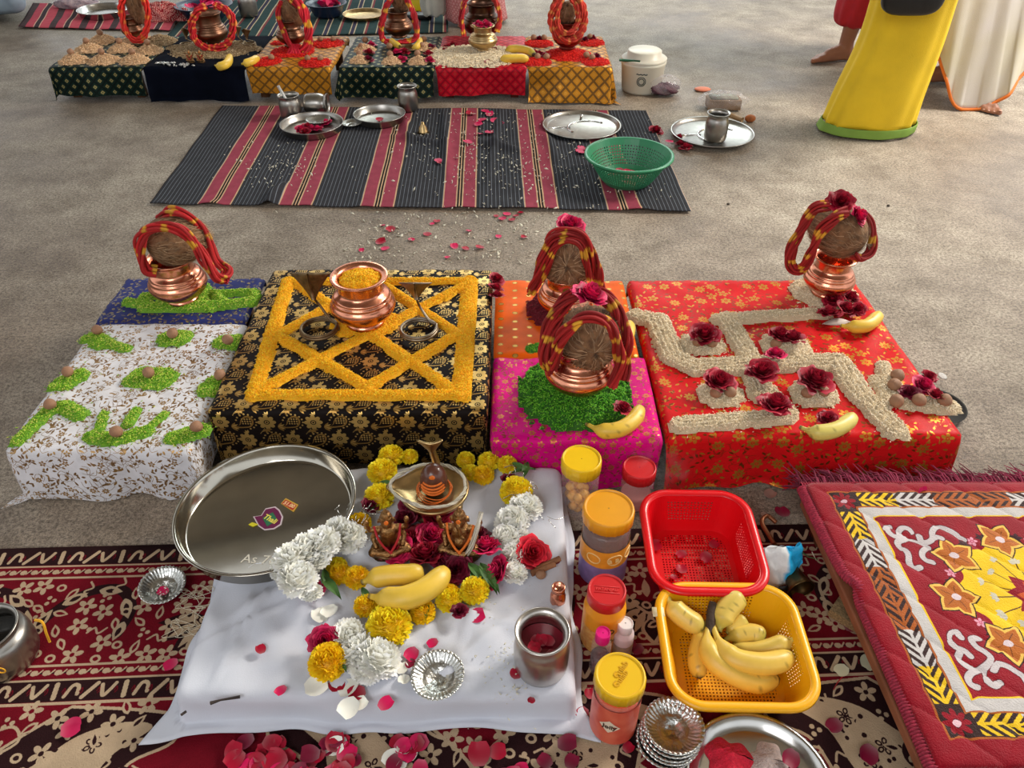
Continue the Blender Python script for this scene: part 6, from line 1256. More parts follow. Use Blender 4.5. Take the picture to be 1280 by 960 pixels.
# petals on the bare floor in the middle
q = random.Random(23)
FM = [(188, 257, 'striped rug'), (713, 275, 'rose topped coconut on the orange cloth'), (450, 325, 'copper pot of orange rice'), (540, 262, 'striped rug edge, middle'), (640, 262, 'striped rug edge, right half'), (480, 262, 'striped rug edge, left half'), (590, 335, 'black brocade cloth'), (520, 335, 'hooded stand')]
fl = [(476, 303), (482, 311), (489, 287), (540, 280), (546, 277), (586, 289), (582, 311), (560, 322), (620, 270), (634, 268), (645, 270), (623, 296), (655, 297), (452, 313), (534, 293), (514, 300), (640, 275), (628, 274), (651, 266), (478, 282), (600, 310), (568, 308)]
for i, (x, y) in enumerate(fl): petal(W(x, y, .002), q.uniform(.018, .030), i, PK if i % 2 else CR, near_label('petal on bare concrete,', x, y, FM), 'petals on the bare concrete')
o = obj('dark_dish', lathe([(.001, .004), (.05, .004), (.062, .012), (.065, .014), (.062, .011), (.05, .001), (.001, .001)], 40), M('black_enamel', (10, 10, 10), .8), None, W(1196, 512, .0)); tag(o, 'black round dish on the floor half under the red cloth, at the right', 'dish')
o.location.x -= .05
for i, (x, y, lb) in enumerate(((308, 90, ''),)): pass
for i, (x, y) in enumerate(((1056, 415), (1040, 353), (910, 256), (1202, 258))): o = obj('pebble', ball((0, 0, .003), (.006, .004, .004), 8, 5), M('dark_grit', (70, 62, 54), .9), None, W(x if x < 1100 else 1110, y+120 if i == 0 else y, 0)); tag(o, 'small dark bit of grit on the floor %s' % ('right of the far copper pot', 'behind the far copper pot', 'right of the striped rug corner', 'at the far right')[i], 'grit')

# ------------------------------------------------------------------ far row of altars
zf = .1525
TN = [(.80, .52, .30), (.90, .64, .40), (.62, .38, .22), (.86, .58, .32)]; RD = [(.75, .015, .012), (.85, .04, .02), (.6, .01, .01)]; BN = [(.42, .30, .17), (.55, .40, .24), (.30, .20, .10)]
cone = lambda u: np.clip(1-u, 0, 1)**.9
def fheap(x, y, w, h, cols, label, group=None, seed=0, pr=cone, cat='grain', name='grain_heap', wy=0.):
    c = W(x, y, zf); r = w*np.hypot(c.y, 1.05)/FPX*1.0
    return grains(name, [(c.x-wy, c.y, c.x+wy, c.y, r)], h, zf-.001, cols, label, cat, group, L=.0055, rr=.0021, step=.008, profile=pr, stray=.04, spread=.012, bedc=tuple(.8*k for k in cols[0]), seed=seed)
M1 = [(92, 76, 16, 'front left'), (130, 76, 17, 'front middle'), (168, 76, 16, 'front right'), (111, 62, 15, 'centre'), (152, 62, 15, 'before the tall pot'), (187, 64, 15, 'right of the centre'), (128, 51, 15, 'back left'), (200, 52, 18, 'back right'), (170, 50, 17, 'under the tall pot')]
for i, (x, y, w, lb) in enumerate(M1):
    fheap(x, y, w, .034 if i < 8 else .02, TN if i != 7 else BN, 'tan grain heap on the leftmost far altar, %s' % lb, 'grain heaps on the leftmost far altar', 100+i)
    if i < 7: nut(W(x, y, zf)+Vector((0, 0, .040)), .0145, 'areca nut on the tan grain heap %s of the leftmost far altar' % lb, 100+i, 'areca nuts on the leftmost far altar')
def fk(px, py, s, lab, mat=copper_dark, coc=None, seed=0, shape=None, z=.165):
    b = W(px, py, z); kalash((b.x, b.y, z), s, mat, lab, shape=shape)
    if coc: coconut(Q(coc[0], coc[1], b.y), coc[4] if len(coc) > 4 else (0, -.3, .95), coc[3], coc[2], seed, coc[5], nf=160)
    return b
OC = (.80, .05, .01)
b = fk(169, 47, .74, 'dark copper pot on the leftmost far altar', coc=(170, 4, .048, .085, (0, -.05, 1), 'tall brown coconut upright on the leftmost far pot'), seed=11)
hang('thread_garland', 'orange red thread ring hanging around the leftmost far pot', b.y, [(160, -8, -.03), (152, 4, -.045), (153, 20, -.05), (157, 38, -.06), (166, 49, -.07), (176, 49, -.07), (183, 38, -.06), (185, 18, -.05), (181, 2, -.045), (172, -8, -.03)], seed=21, R0=.012, n=8, w=.005, red=(.85, .03, .02), yel=(.9, .2, .03), knots=True)
b = fk(266, 56, 1.08, 'large old copper pot with open mouth on the navy cloth', shape=dict(neck=.056, H=.13, belly=.076, rim=.062))
hang('thread_garland', 'red beaded thread ring draped around the pot on the navy cloth', b.y, [(258, 8, -.05), (247, 14, -.07), (240, 30, -.085), (243, 48, -.09), (257, 59, -.10), (275, 59, -.10), (288, 48, -.09), (291, 28, -.08), (283, 12, -.065), (268, 7, -.05)], seed=22, R0=.014, n=9, w=.005, red=(.62, .012, .02), yel=(.9, .3, .05), period=.03, knots=True)
for i in range(4): petal(Q(262+i*5, 6+i % 2*3, b.y-.01*i), .04, i, PK, 'pink petal in the mouth of the pot on the navy cloth', 'petals in the navy cloth pot')
fheap(266, 62, 34, .016, BN, 'ring of brown grain around the pot on the navy cloth', seed=111, pr=lambda u: np.clip(1-u**3, 0, 1), wy=.05)
fheap(228, 60, 10, .012, BN, 'small brown grain patch left of the pot on the navy cloth', seed=112, wy=.03); fheap(305, 61, 10, .012, BN, 'small brown grain patch right of the pot on the navy cloth', seed=113, wy=.04)
for i, (x, y, hx, hy, w_) in enumerate(((234, 58, 231, 40, .020), (262, 64, 257, 46, .026), (298, 57, 296, 37, .020), (312, 58, 307, 41, .022))):
    bb_ = W(x, y, zf); cobra(bb_, Q(hx, hy, bb_.y), w_, .055, 'small old hooded metal stand on the navy cloth, %s of four from the left' % ('first', 'second', 'third', 'fourth')[i], bronze, group='hooded stands on the navy cloth', ring=.030, ringt=.0035)
for i, (x, y) in enumerate(((239, 78), (252, 78))): idol(W(x, y, zf), .055, 0, 'tiny dark metal seated figure on the navy cloth, %s of the two' % ('left', 'right')[i], redc)
def coinpile(x, y, lab): V, F = octa(26, .007, .004, R.normal(size=(26, 3))*np.array([1, 1, .2]), np.array([tuple(W(x, y, zf)+Vector((rnd.gauss(0, .02), rnd.gauss(0, .012), .004))) for _ in range(26)]), R); tag(obj('silver_flakes', (V, F), foil), lab, 'flakes', None, 'stuff')
coinpile(204, 80, 'scatter of silvery flakes on the navy cloth, left one'); coinpile(228, 82, 'scatter of silvery flakes on the navy cloth beside the tiny figures')
banana([W(269, 82, zf), W(276, 83, zf+.012), W(284, 79, zf+.016), W(288, 69, zf+.014)], .018, 'banana on the front edge of the navy cloth', 31, .05, spots=.005)
banana([W(302, 80, zf+.01), W(308, 79, zf+.014), W(316, 76, zf+.016), W(323, 72, zf+.012)], .017, 'banana lying where the navy and yellow cloths meet', 32, .05, spots=.005)
def redpile(x, y, lab, i, w=17):
    fheap(x, y, w, .008, RD, 'flat pile of red powder on the %s' % lab, seed=120+i, pr=lambda u: np.clip(1-u*u, 0, 1), cat='powder', name='red_powder_pile')
L3 = 'yellow cloth left of the gap'
for i, (x, y, lb) in enumerate(((332, 77, 'front left'), (393, 78, 'front right'), (409, 54, 'back right'), (347, 54, 'back left'))):
    redpile(x, y, L3+', '+lb, i, 18 if i < 3 else 8)
    if i < 3:
        for k, dx in enumerate((-8, 8)): nut(W(x+dx, y-1, zf)+Vector((0, 0, .016)), .0135, 'areca nut on the %s red pile, %s one, yellow cloth left of the gap' % (lb, ('left', 'right')[k]), 130+i*2+k, 'areca nuts on the left yellow cloth')
b = fk(366, 57, .92, 'copper pot on the left yellow cloth', coc=(365, 14, .056, .072, (-.2, -.5, .8), 'large orange brown coconut on the pot of the left yellow cloth'), seed=12)
redpile(366, 64, L3+', under the pot', 9, 24)
hang('thread_garland', 'red thread falling down the left of the pot on the left yellow cloth', b.y, [(352, 2, -.03), (348, 16, -.06), (352, 34, -.075), (361, 52, -.085), (372, 68, -.09)], seed=23, R0=.010, n=8, w=.005, red=(.62, .01, .02))
hang('thread_garland', 'thick red thread falling down the right of the pot on the left yellow cloth', b.y, [(362, -2, -.04), (374, 6, -.06), (382, 22, -.07), (386, 42, -.075), (382, 60, -.08), (374, 73, -.09)], seed=24, R0=.018, n=14, w=.006, red=(.66, .012, .03))
V, F = join(*[tube([Q(368+rnd.uniform(-4, 8), 55, b.y-.09), Q(368+rnd.uniform(-14, 16), 76+rnd.uniform(-6, 3), b.y-.11)], [.005, .004], 5) for _ in range(16)]); tag(obj('thread_tassel', (V, F, None, [[.66, .012, .04]]*len(V)), thread), 'red tassel spread in front of the pot on the left yellow cloth', 'tassel')
L4 = 'green cloth right of the gap'
for i, (x, y) in enumerate(((450, 76), (490, 77), (523, 77), (456, 62), (532, 60))): fheap(x, y, 12, .026, TN, 'tan grain heap on the %s, %s' % (L4, ('front left', 'front middle', 'front right', 'back left', 'back right')[i]), seed=140+i)
NT4 = ((450, 70), (452, 60), (457, 52), (488, 70), (487, 60), (522, 69), (528, 59), (530, 51))
for i, (x, y) in enumerate(NT4): nut(W(x, y+2, zf)+Vector((0, 0, .016)), .015, 'areca nut on the %s, %s' % (L4, ('left column, front', 'left column, middle', 'left column, back', 'middle column, front', 'middle column, back', 'right column, front', 'right column, middle', 'right column, back')[i]), 150+i, 'areca nuts on the right green cloth')
for i, (x, y, c) in enumerate(((460, 76, DR), (461, 67, CR), (464, 58, PK), (496, 67, PK), (502, 76, PK), (505, 66, CR), (537, 77, PK), (536, 69, CR), (539, 61, DR))): rose(W(x, y, zf), .026, (-.2, .1), i*1.3, 'small rose on the %s, %s' % (L4, ('left column, front', 'left column, middle', 'left column, back', 'middle column, left', 'middle column, front', 'middle column, right', 'right column, front', 'right column, middle', 'right column, back')[i]), i, c, 'roses on the right green cloth')
b = fk(499, 46, .94, 'dark copper pot on the green cloth right of the gap', coc=(500, -6, .052, .075, (0, -.3, .95), 'brown coconut on the pot of the green cloth right of the gap'), seed=13)
hang('thread_garland', 'dark red braided thread ring around the pot on the right green cloth', b.y, [(490, -4, -.04), (481, 14, -.06), (477, 34, -.075), (479, 50, -.09), (492, 54, -.10), (507, 53, -.10), (520, 46, -.09), (519, 26, -.075), (512, 6, -.06), (506, -6, -.04)], seed=25, R0=.012, n=8, w=.005, red=(.55, .01, .02), knots=True)
banana([W(486, 57, zf), W(489, 52, zf+.014), W(494, 55, zf+.016), W(500, 58, zf+.014)], .015, 'short banana left of the round mirror on the right green cloth', 33, spots=0, stem=.1); banana([W(515, 60, zf), W(520, 59, zf+.014), W(524, 54, zf+.016), W(525, 48, zf+.014)], .015, 'short banana right of the round mirror on the right green cloth', 34, spots=0, stem=.1)
plate('brown_dish', W(508, 62, zf), .052, .010, bronze, 'small dark round dish between the bananas on the right green cloth', 'dish')
L5 = 'red lattice cloth'
fheap(592, 70, 42, .022, RI, 'wide heap of pale rice under the gold pot on the red lattice cloth', seed=160, pr=lambda u: np.clip(1-u**2, 0, 1), wy=.04, cat='rice', name='rice_heap')
b = fk(603, 47, 1.25, 'big dark copper pot at the back of the red lattice cloth', M('blackened_copper', (86, 62, 50), .3, 1, var=.3))
hang('thread_garland', 'dark red thread down the left of the big pot on the red lattice cloth', b.y, [(590, -12, -.02), (580, 4, -.05), (577, 24, -.07), (580, 46, -.09)], seed=26, R0=.010, n=8, w=.005, red=(.5, .01, .02), knots=True)
hang('thread_garland', 'dark red thread down the right of the big pot on the red lattice cloth', b.y, [(612, -12, -.02), (620, 4, -.05), (625, 22, -.07), (621, 40, -.09)], seed=27, R0=.010, n=8, w=.005, red=(.6, .03, .02), knots=True)
b = fk(604, 63, .86, 'shiny golden pot filled with roses in front of the big dark pot', brass, z=.172, shape=dict(neck=.046, H=.125, belly=.078, rim=.062, foot=.034))
for i, (dx, dy) in enumerate(((-.02, 0), (.012, .012), (.018, -.018), (-.006, -.02))): rose((b.x+dx, b.y+dy, .172+.108), .024, (0, 0), i, 'pink red rose in the mouth of the golden pot, %s' % ('leftmost', 'back right', 'front right', 'front')[i], i, PK, 'roses in the golden pot')
for i, (x, y) in enumerate(((560, 60), (566, 57), (572, 60), (556, 65))): rose(W(x, y, zf), .022, (.3, .3), i, 'wilted rose at the left of the rice on the %s, %s' % (L5, ('middle left', 'back', 'rightmost', 'front left')[i]), i, CR, 'wilted roses on the red lattice cloth')
banana([W(628, 66, zf), W(636, 62, zf+.02), W(648, 61, zf+.024), W(662, 64, zf+.02), W(668, 69, zf+.012)], .017, 'greenish banana behind the brighter one on the red lattice cloth', 35, .25, spots=0)
banana([W(624, 74, zf), W(632, 74, zf+.014), W(648, 73, zf+.018), W(661, 74, zf+.014)], .019, 'bright yellow banana at the seam of the red and yellow cloths', 36, .02, spots=0, dark_end=False)
for i, (x, y, s_) in enumerate(((615, 66, .05), (620, 78, .045), (612, 79, .04))): petal(W(x, y, zf+.004), s_, i, DR, 'dark petal beside the bananas on the red lattice cloth, %s' % ('back', 'front right', 'front left')[i])
L6 = 'rightmost yellow cloth'
for i, (x, y, lb) in enumerate(((674, 54, 'back left'), (738, 53, 'back right'), (672, 77, 'front left'), (744, 77, 'front right'))): redpile(x, y, L6+', '+lb, 10+i, 16)
for i, (x, y) in enumerate(((667, 51), (680, 51), (737, 50), (672, 75), (683, 75), (733, 73), (740, 76))): nut(W(x, y, zf)+Vector((0, 0, .016)), .0145, 'areca nut on the rightmost yellow cloth, %s' % ('back left pile, left one', 'back left pile, right one', 'back right pile', 'front left pile, left one', 'front left pile, right one', 'front right pile, left one', 'front right pile, middle one')[i], 170+i, 'areca nuts on the rightmost yellow cloth')
for i, (x, y, c) in enumerate(((674, 50, DR), (731, 51, DR), (741, 49, CR), (668, 67, PK), (675, 69, CR), (682, 71, CR), (745, 72, DR))): rose(W(x, y, zf+.004), .022, (-.2, .1), i, 'small rose on the rightmost yellow cloth, %s' % ('back left pile', 'just right of the pot', 'back right pile', 'front left, back one', 'front left, middle one', 'front left, right one', 'front right pile')[i], i, c, 'roses on the rightmost yellow cloth')
redpile(710, 68, L6+', under the pot', 19, 26)
b = fk(709, 60, .92, 'copper pot with red base on the rightmost yellow cloth', M('reddish_copper', (130, 52, 42), .4, .8), coc=(708, 16, .046, .068, (.0, -.75, .6), 'brown coconut inside the braided ring on the rightmost yellow cloth'), seed=14)
hang('thread_garland', 'thick orange red braided thread ring on the rightmost far pot, outer coil', b.y, [(704, -10, -.04), (693, 6, -.06), (689, 24, -.07), (693, 40, -.085), (704, 50, -.09), (716, 50, -.09), (726, 40, -.085), (731, 24, -.07), (727, 6, -.06), (716, -8, -.04)], seed=28, R0=.014, n=10, w=.0055, red=(.66, .04, .02), yel=(.8, .25, .06), period=.04, knots=True)
hang('thread_garland', 'orange red braided thread ring on the rightmost far pot, inner coil', b.y, [(704, -4, -.05), (698, 10, -.07), (697, 28, -.08), (704, 40, -.095), (714, 40, -.095), (722, 28, -.08), (722, 10, -.07), (714, -2, -.05)], seed=29, R0=.010, n=8, w=.005, red=(.66, .04, .02), yel=(.8, .25, .06), period=.04, knots=True)

# ------------------------------------------------------------------ things on and around the middle rug
p1 = plate('steel_plate', W(391, 162, .01), .128, .030, steel_dull, 'round deep steel plate holding roses and a foil bowl on the striped rug', wall=.97, lip=.003)
for i, (x, y, c) in enumerate(((376, 163, PK), (384, 160, CR), (390, 163, PK), (398, 163, PK), (409, 155, PK), (382, 166, CR))): rose(W(x, y, .014), .024, (-.2, .2), i, 'pink red rose in the steel plate on the rug, %s' % ('left', 'back left', 'middle', 'right of the middle', 'far right beside the foil bowl', 'front')[i], i, c, 'roses in the steel plate')
foil_bowl(W(398, 153, .014), .052, .016, 'foil bowl inside the rose plate on the rug'); foil_bowl(W(440, 157, .009), .042, .014, 'small foil bowl between the two steel plates on the rug')
plate('steel_plate', W(475, 150, .01), .108, .030, steel_dull, 'round deep steel plate with one petal, right of the rose plate', wall=.97, lip=.003)
petal(W(475, 150, .014), .03, 2, CR, 'red petal in the right steel plate on the rug')
def tumbler(px, py, r, h, lab, tilt=None, z=.009):
    t = steel_pot('steel_tumbler', W(px, py, z), r, h, lab, cat='tumbler', neck=.86, rim=1.0, mat=steel_dull, n=36); return t
tm = tumbler(365, 147, .046, .098, 'steel tumbler with a white spoon standing in it on the rug'); obj('spoon', tube([(.0, 0, .05), (-.035, .0, .135)], [.005, .007], 6), M('white_plastic', (226, 226, 222), .4), tm)
tm = tumbler(384, 142, .044, .098, 'steel tumbler lying on its side behind the rose plate'); tm.rotation_euler = (.1, PI/2, .05); tm.location.z = .053
tumbler(511, 137, .044, .105, 'steel tumbler standing in front of the right green cloth')
def thali(px, py, r, lab, seed=0):
    t = plate('compartment_plate', W(px, py, .010), r, .014, steel_dull, lab, lip=.006, wall=.94)
    a = np.linspace(-.4, 2.6, 24); obj('divider_ridge', tube(np.stack([r*.18+r*.55*np.cos(a+1.2), -r*.1+r*.5*np.sin(a+1.2), np.full(24, .001)], -1), .006, 6), steel, t)
    obj('divider_ridge', tube([(-r*.88, -.02, .001), (-r*.3, -.01, .001)], .006, 6), steel, t); obj('divider_ridge', tube([(0, r*.4, .001), (.01, r*.9, .001)], .006, 6), steel, t)
    return t
thali(727, 159, .160, 'round steel compartment plate lying empty on the striped rug'); thali(890, 168, .165, 'round steel compartment plate on the bare floor carrying a tumbler')
tm = tumbler(893, 175, .046, .112, 'steel tumbler standing on the compartment plate on the bare floor', z=.014)
grn = M('green_plastic', (52, 138, 96), .38, sub=.1)
cb = W(783, 226, .01); CB = basket('plastic_colander', (cb.x, cb.y, .010), 0, .150, .150, .085, .085, .100, .1499, .0849, grn, 'round green plastic colander holding rose petals at the right of the striped rug', cell=.0085, hole=.5, rows=(.15, .86), round_=True, corner_solid=False, lipw=.010)
for i in range(26): a = rnd.random()*6.3; rr = rnd.random()**.5*.062; petal((cb.x+rr*math.cos(a), cb.y+rr*math.sin(a), .022+.012*rnd.random()), .032, i, (CR, PK)[i % 2], 'crimson rose petal inside the green colander', 'petals in the green colander')
for i, (x, y) in enumerate(((819, 165), (848, 174), (850, 182), (858, 187))): rose(W(x, y, .003), .030 if i in (0, 3) else .024, (-.2, .2), i, 'crushed dark red rose on the bare floor %s' % ('at the rug corner', 'left of the compartment plate, back one', 'left of the compartment plate, middle one', 'left of the compartment plate, front one')[i], i, CR)
q = random.Random(31)
for i, (x, y) in enumerate(((598, 156), (603, 150), (620, 152), (624, 155), (612, 166), (600, 168), (585, 178), (552, 204), (548, 201), (728, 190), (733, 187), (726, 185), (588, 143), (612, 143), (606, 139), (836, 178))): petal(W(x, y, .014), q.uniform(.03, .045), i, q.choice((PK, CR)), near_label('petal on the striped rug,', x, y, [(475, 146, 'right steel plate'), (529, 160, 'tiny brass bell'), (727, 156, 'compartment plate'), (783, 207, 'green colander'), (605, 125, 'red lattice altar'), (511, 122, 'steel tumbler')]), 'petals on the striped rug')
n = 800; pts = np.array([tuple(W(x, y, .017)) for x, y in zip(np.concatenate([R.normal(600, 55, 440), R.normal(345, 30, 120), R.normal(700, 75, 240)]), np.concatenate([R.normal(185, 34, 440).clip(142, 258), R.normal(210, 16, 120), R.normal(210, 28, 240).clip(150, 260)]))])
V, F = octa(n, .0030, .0014, R.normal(size=(n, 3)), pts, R); tag(obj('scattered_rice', (V, F, None, [[.72, .68, .56]]*len(V)), grain_m), 'white rice grains scattered over the striped rug', 'rice', None, 'stuff')
n = 260; pts = np.array([tuple(W(x, y, .002)) for x, y in zip(R.uniform(420, 700, n), R.uniform(264, 330, n))]); V, F = octa(n, .004, .0018, R.normal(size=(n, 3)), pts, R); tag(obj('scattered_rice', (V, F, None, [[.70, .66, .54]]*len(V)), grain_m), 'rice grains scattered on the concrete in front of the striped rug', 'rice', None, 'stuff')
o = obj('small_bell', lathe([(.001, .045), (.006, .045), (.008, .036), (.016, .024), (.020, .008), (.026, 0), (.022, .002), (.012, .02), (.001, .03)], 20), brass, None, W(529, 166, .009)); tag(o, 'tiny brass bell on the striped rug', 'bell')

bk = W(801, 112, 0); t = thing('white_tub', 'white plastic tub with lid and green handle beside the rightmost far altar', 'tub', (bk.x, bk.y, 0)); wp = M('white_tub_plastic', (214, 208, 192), .4, sub=.1)
obj('tub_body', lathe([(.001, 0), (.085, 0), (.092, .01), (.102, .12), (.105, .125), (.105, .135), (.100, .138), (.100, .142)], 40), wp, t); obj('lid', lathe([(.104, .138), (.106, .146), (.102, .15), (.080, .155), (.078, .178), (.072, .182), (.001, .183)], 40), wp, t)
obj('green_handle', tube([(-.12, -.05, .150), (-.03, -.085, .152)], .006, 7), M('dark_green', (22, 84, 54), .4), t)
u = np.linspace(0, 2*PI, 24); ink = M('tub_print', (60, 70, 66), .5)
for k, (rr_, zz, aa) in enumerate(((.020, .066, -1.75), (.013, .066, -1.75))): A = aa+rr_*np.cos(u)/.1; obj('printed_ring', tube(np.stack([(.0985+.004*k*.2)*np.cos(A), (.0985+.004*k*.2)*np.sin(A), zz+rr_*np.sin(u)], -1), .002, 4, False), ink, t)
obj('printed_line', tube([(.1005*math.cos(-2.0+i*.05), .1005*math.sin(-2.0+i*.05), .098+.002*math.sin(i*2)) for i in range(11)], .0025, 4), ink, t)
def bag(name, loc, sx, sy, sz, matf, label, inner, seed=0, knot=True, rz=0):
    t = thing(name, label, 'bag', loc, rz); v = np.linspace(0, PI, 22); a = np.arange(36)*2*PI/36; A, Vv = np.meshgrid(a, v, indexing='ij'); s = np.sin(Vv)**.7
    rr = 1+.10*np.sin(A*5+Vv*4+seed)+.07*np.sin(A*11+Vv*9); X = sx*s*np.cos(A)*rr; Y = sy*s*np.sin(A)*rr; Z = sz*(1-np.cos(Vv))/2*(1+.06*np.sin(A*7+seed)); V = np.stack([X, Y, Z], -1).reshape(-1, 3)
    o = obj('film', (V, gridF(36, 22)), matf, t)
    if inner: k = inner[1]; obj('contents', (V*np.array([.93, .93, k])+np.array([0, 0, .003]), gridF(36, 22)), inner[0], t)
    return t
film = M('clear_film', (236, 232, 236), .12, alpha=.16, spec=.8, bump=.6, bs=40)
bag('clear_bag', W(829, 118, .0), .075, .055, .085, film, 'clear plastic bag of purple grains beside the white tub', (M('purple_grain', (92, 52, 66), .8, var=.5, vs=260, bump=1, bs=300), .55))
t = bag('wrapped_packet', W(902, 136, .0), .110, .062, .075, film, 'clear plastic wrapped packet behind the plate on the floor', None, 2)
bevel(obj('brown_packet', box(-.07, .075, -.038, .038, .006, .05), M('kraft', (132, 104, 76), .7, var=.2, vs=30), t)); obj('greenish_paper', box(-.06, .06, -.03, .03, .051, .056), M('pale_paper', (150, 158, 140), .7, col2=(110, 90, 80), vs=40), t)
o = obj('wooden_stick', tube([W(908, 142, .02), W(928, 150, .016)], [.010, .012], 8), M('stick_wood', (168, 132, 90), .6, var=.2)); tag(o, 'short wooden stick behind the tumbler plate', 'stick')
o = obj('orange_lump', ball((0, 0, .014), (.024, .018, .016), 12, 8), M('orange_brown', (166, 92, 40), .7, var=.4, vs=60), None, W(937, 152, 0)); tag(o, 'orange brown lump at the end of the wooden stick', 'lump')
o = obj('orange_lump', ball((0, 0, .006), (.04, .03, .008), 12, 6), M('peach_scrap', (220, 130, 100), .7), None, W(878, 113, 0)); tag(o, 'peach coloured scrap behind the wrapped packet', 'scrap')
o = obj('white_powder_mark', ball((0, 0, .0005), (.010, .014, .001), 12, 6), M('chalk', (196, 194, 190), .9, bump=.8), None, W(1178, 470, 0)); tag(o, 'smudge of white powder on the floor right of the red cloth', 'powder')

# ------------------------------------------------------------------ things behind the far row
def bowl(name, px, py, r, h, mat, lab, cat='bowl', fillm=None, z=.012):
    t = thing(name, lab, cat, W(px, py, z)); obj('bowl_body', lathe([(.001, 0), (r*.6, 0), (r*.72, h*.15), (r*.93, h*.85), (r, h), (r*1.06, h*1.0), (r*1.05, h*.94), (r*.98, h*.96), (r*.88, h*.8), (r*.66, h*.14), (.001, h*.08)], 40), mat, t); return t
navy = M('navy_plastic', (26, 40, 66), .35)
for i, (x, y, r, lb) in enumerate(((410, 20, .115, 'navy plastic basin of pink petals behind the pot of the left yellow cloth'), (258, 22, .16, 'large navy basin of pink petals behind the navy altar'))):
    t = bowl('plastic_basin', x, y, r, .075, navy, lb, 'basin')
    for k in range(14): a = rnd.random()*6.3; o = obj('petal', petal_mesh(k % 5, PK), petal_m, t, (r*.6*math.cos(a)*rnd.random(), r*.6*math.sin(a)*rnd.random(), .062+.01*rnd.random()), (rnd.random(), rnd.random(), rnd.random()*6), .05)
plate('brass_plate', W(455, 21, .012), .125, .020, brass, 'brass plate on the green rug behind the far row', wall=.95); plate('brass_plate', W(195, 18, .012), .11, .02, brass, 'brass plate at the back left behind the leftmost far pot', wall=.95)
plate('steel_plate', W(132, 18, .014), .15, .035, steel, 'large steel plate behind the leftmost far altar', wall=.95)
steel_pot('steel_canister', W(312, 20, .01), .055, .14, 'steel canister behind the navy altar', 'canister', neck=.9, mat=steel_dull)
ck_ = Cv(.06, .06, 1500, (176, 60, 62)); [ck_.rect(x*.01, x*.01+.0045, -1, 1, (220, 170, 160)) for x in range(6)]; [ck_.rect(-1, 1, x*.01, x*.01+.003, (150, 40, 48)) for x in range(6)]
chk = MI('checked_cloth', ck_, (.06, .06), .9)
v = np.linspace(0, PI/2*1.1, 16); a = np.arange(40)*2*PI/40; A, Vv = np.meshgrid(a, v, indexing='ij'); rr = 1+.12*np.sin(A*4+Vv*5)+.08*np.sin(A*9-Vv*8); V = np.stack([.13*np.sin(Vv)*np.cos(A)*rr, .085*np.sin(Vv)*np.sin(A)*rr, .075*np.cos(Vv)*rr+.012], -1).reshape(-1, 3)
o = obj('cloth_bundle', (V, gridF(40, 16, True)[:], V[:, :2]), chk, None, W(208, 24, .008)); tag(o, 'bundle of red and white checked cloth behind the navy altar', 'cloth')
bag('clear_bag', W(100, 12, .0), .14, .07, .08, film, 'clear bag of pinkish things at the back left edge', (M('pale_pink', (200, 170, 170), .8, col2=(120, 100, 120), vs=40), .8), 3)
o = obj('yellow_pouch', box(-.03, .03, -.012, .012, 0, .10), M('yellow_pouch', (232, 206, 30), .4), None, W(521, 14, .012), (-.1, 0, 0)); tag(o, 'small yellow pouch behind the far row, left of the pink clothed person', 'pouch'); bevel(o, .008, 3)
o = obj('dark_tray', box(-.12, .12, -.05, .05, 0, .02), M('dark_tray', (34, 32, 36), .5), None, W(515, 22, .012)); tag(o, 'dark flat tray under the yellow pouch', 'tray')

# ------------------------------------------------------------------ people
skin = M('skin', (150, 100, 76), .5, var=.12, vs=14, bump=.25, bs=160, sub=.08); nail = M('toenail', (196, 150, 130), .35); hair = M('hair', (24, 18, 16), .6)
def foot(ankle, toe_dir, s=1., toes=True):
    """capsules of a bare foot: ankle = point above the heel, toe_dir = heading angle"""
    ax, ay, az = ankle; c, n = math.cos(toe_dir), math.sin(toe_dir); out = []
    def P(u, v, z): return (ax+(c*u-n*v)*s, ay+(n*u+c*v)*s, z*s)
    A = lambda a, b_, ra, rb: out.append(capsule(P(*a), P(*b_), ra*s, rb*s, 10))
    A((-.035, 0, .030), (.0, 0, .034), .030, .032); A((0, 0, .10), (-.01, 0, .045), .036, .036); A((.0, .0, .055), (.08, .004, .038), .036, .028)
    A((.0, .0, .03), (.13, .022, .020), .026, .019); A((.0, -.01, .028), (.125, -.022, .017), .024, .015); A((.05, 0, .035), (.12, .0, .022), .028, .018)
    nails = []
    for k, (v, L, r) in enumerate(((.030, .060, .0135), (.010, .060, .0092), (-.007, .053, .0086), (-.022, .044, .0082), (-.036, .034, .0080))):
        if s < 0: pass
        x0 = .125-.006*k; A((x0-.01, v*.9, .018), (x0+L*.55, v*1.06, .016), r*.95, r*.9); A((x0+L*.55, v*1.06, .017), (x0+L*.82, v*1.08, r*.95), r*.9, r*.95)
        nails.append(P(x0+L*.86, v*1.08, r*1.75))
    return out, nails
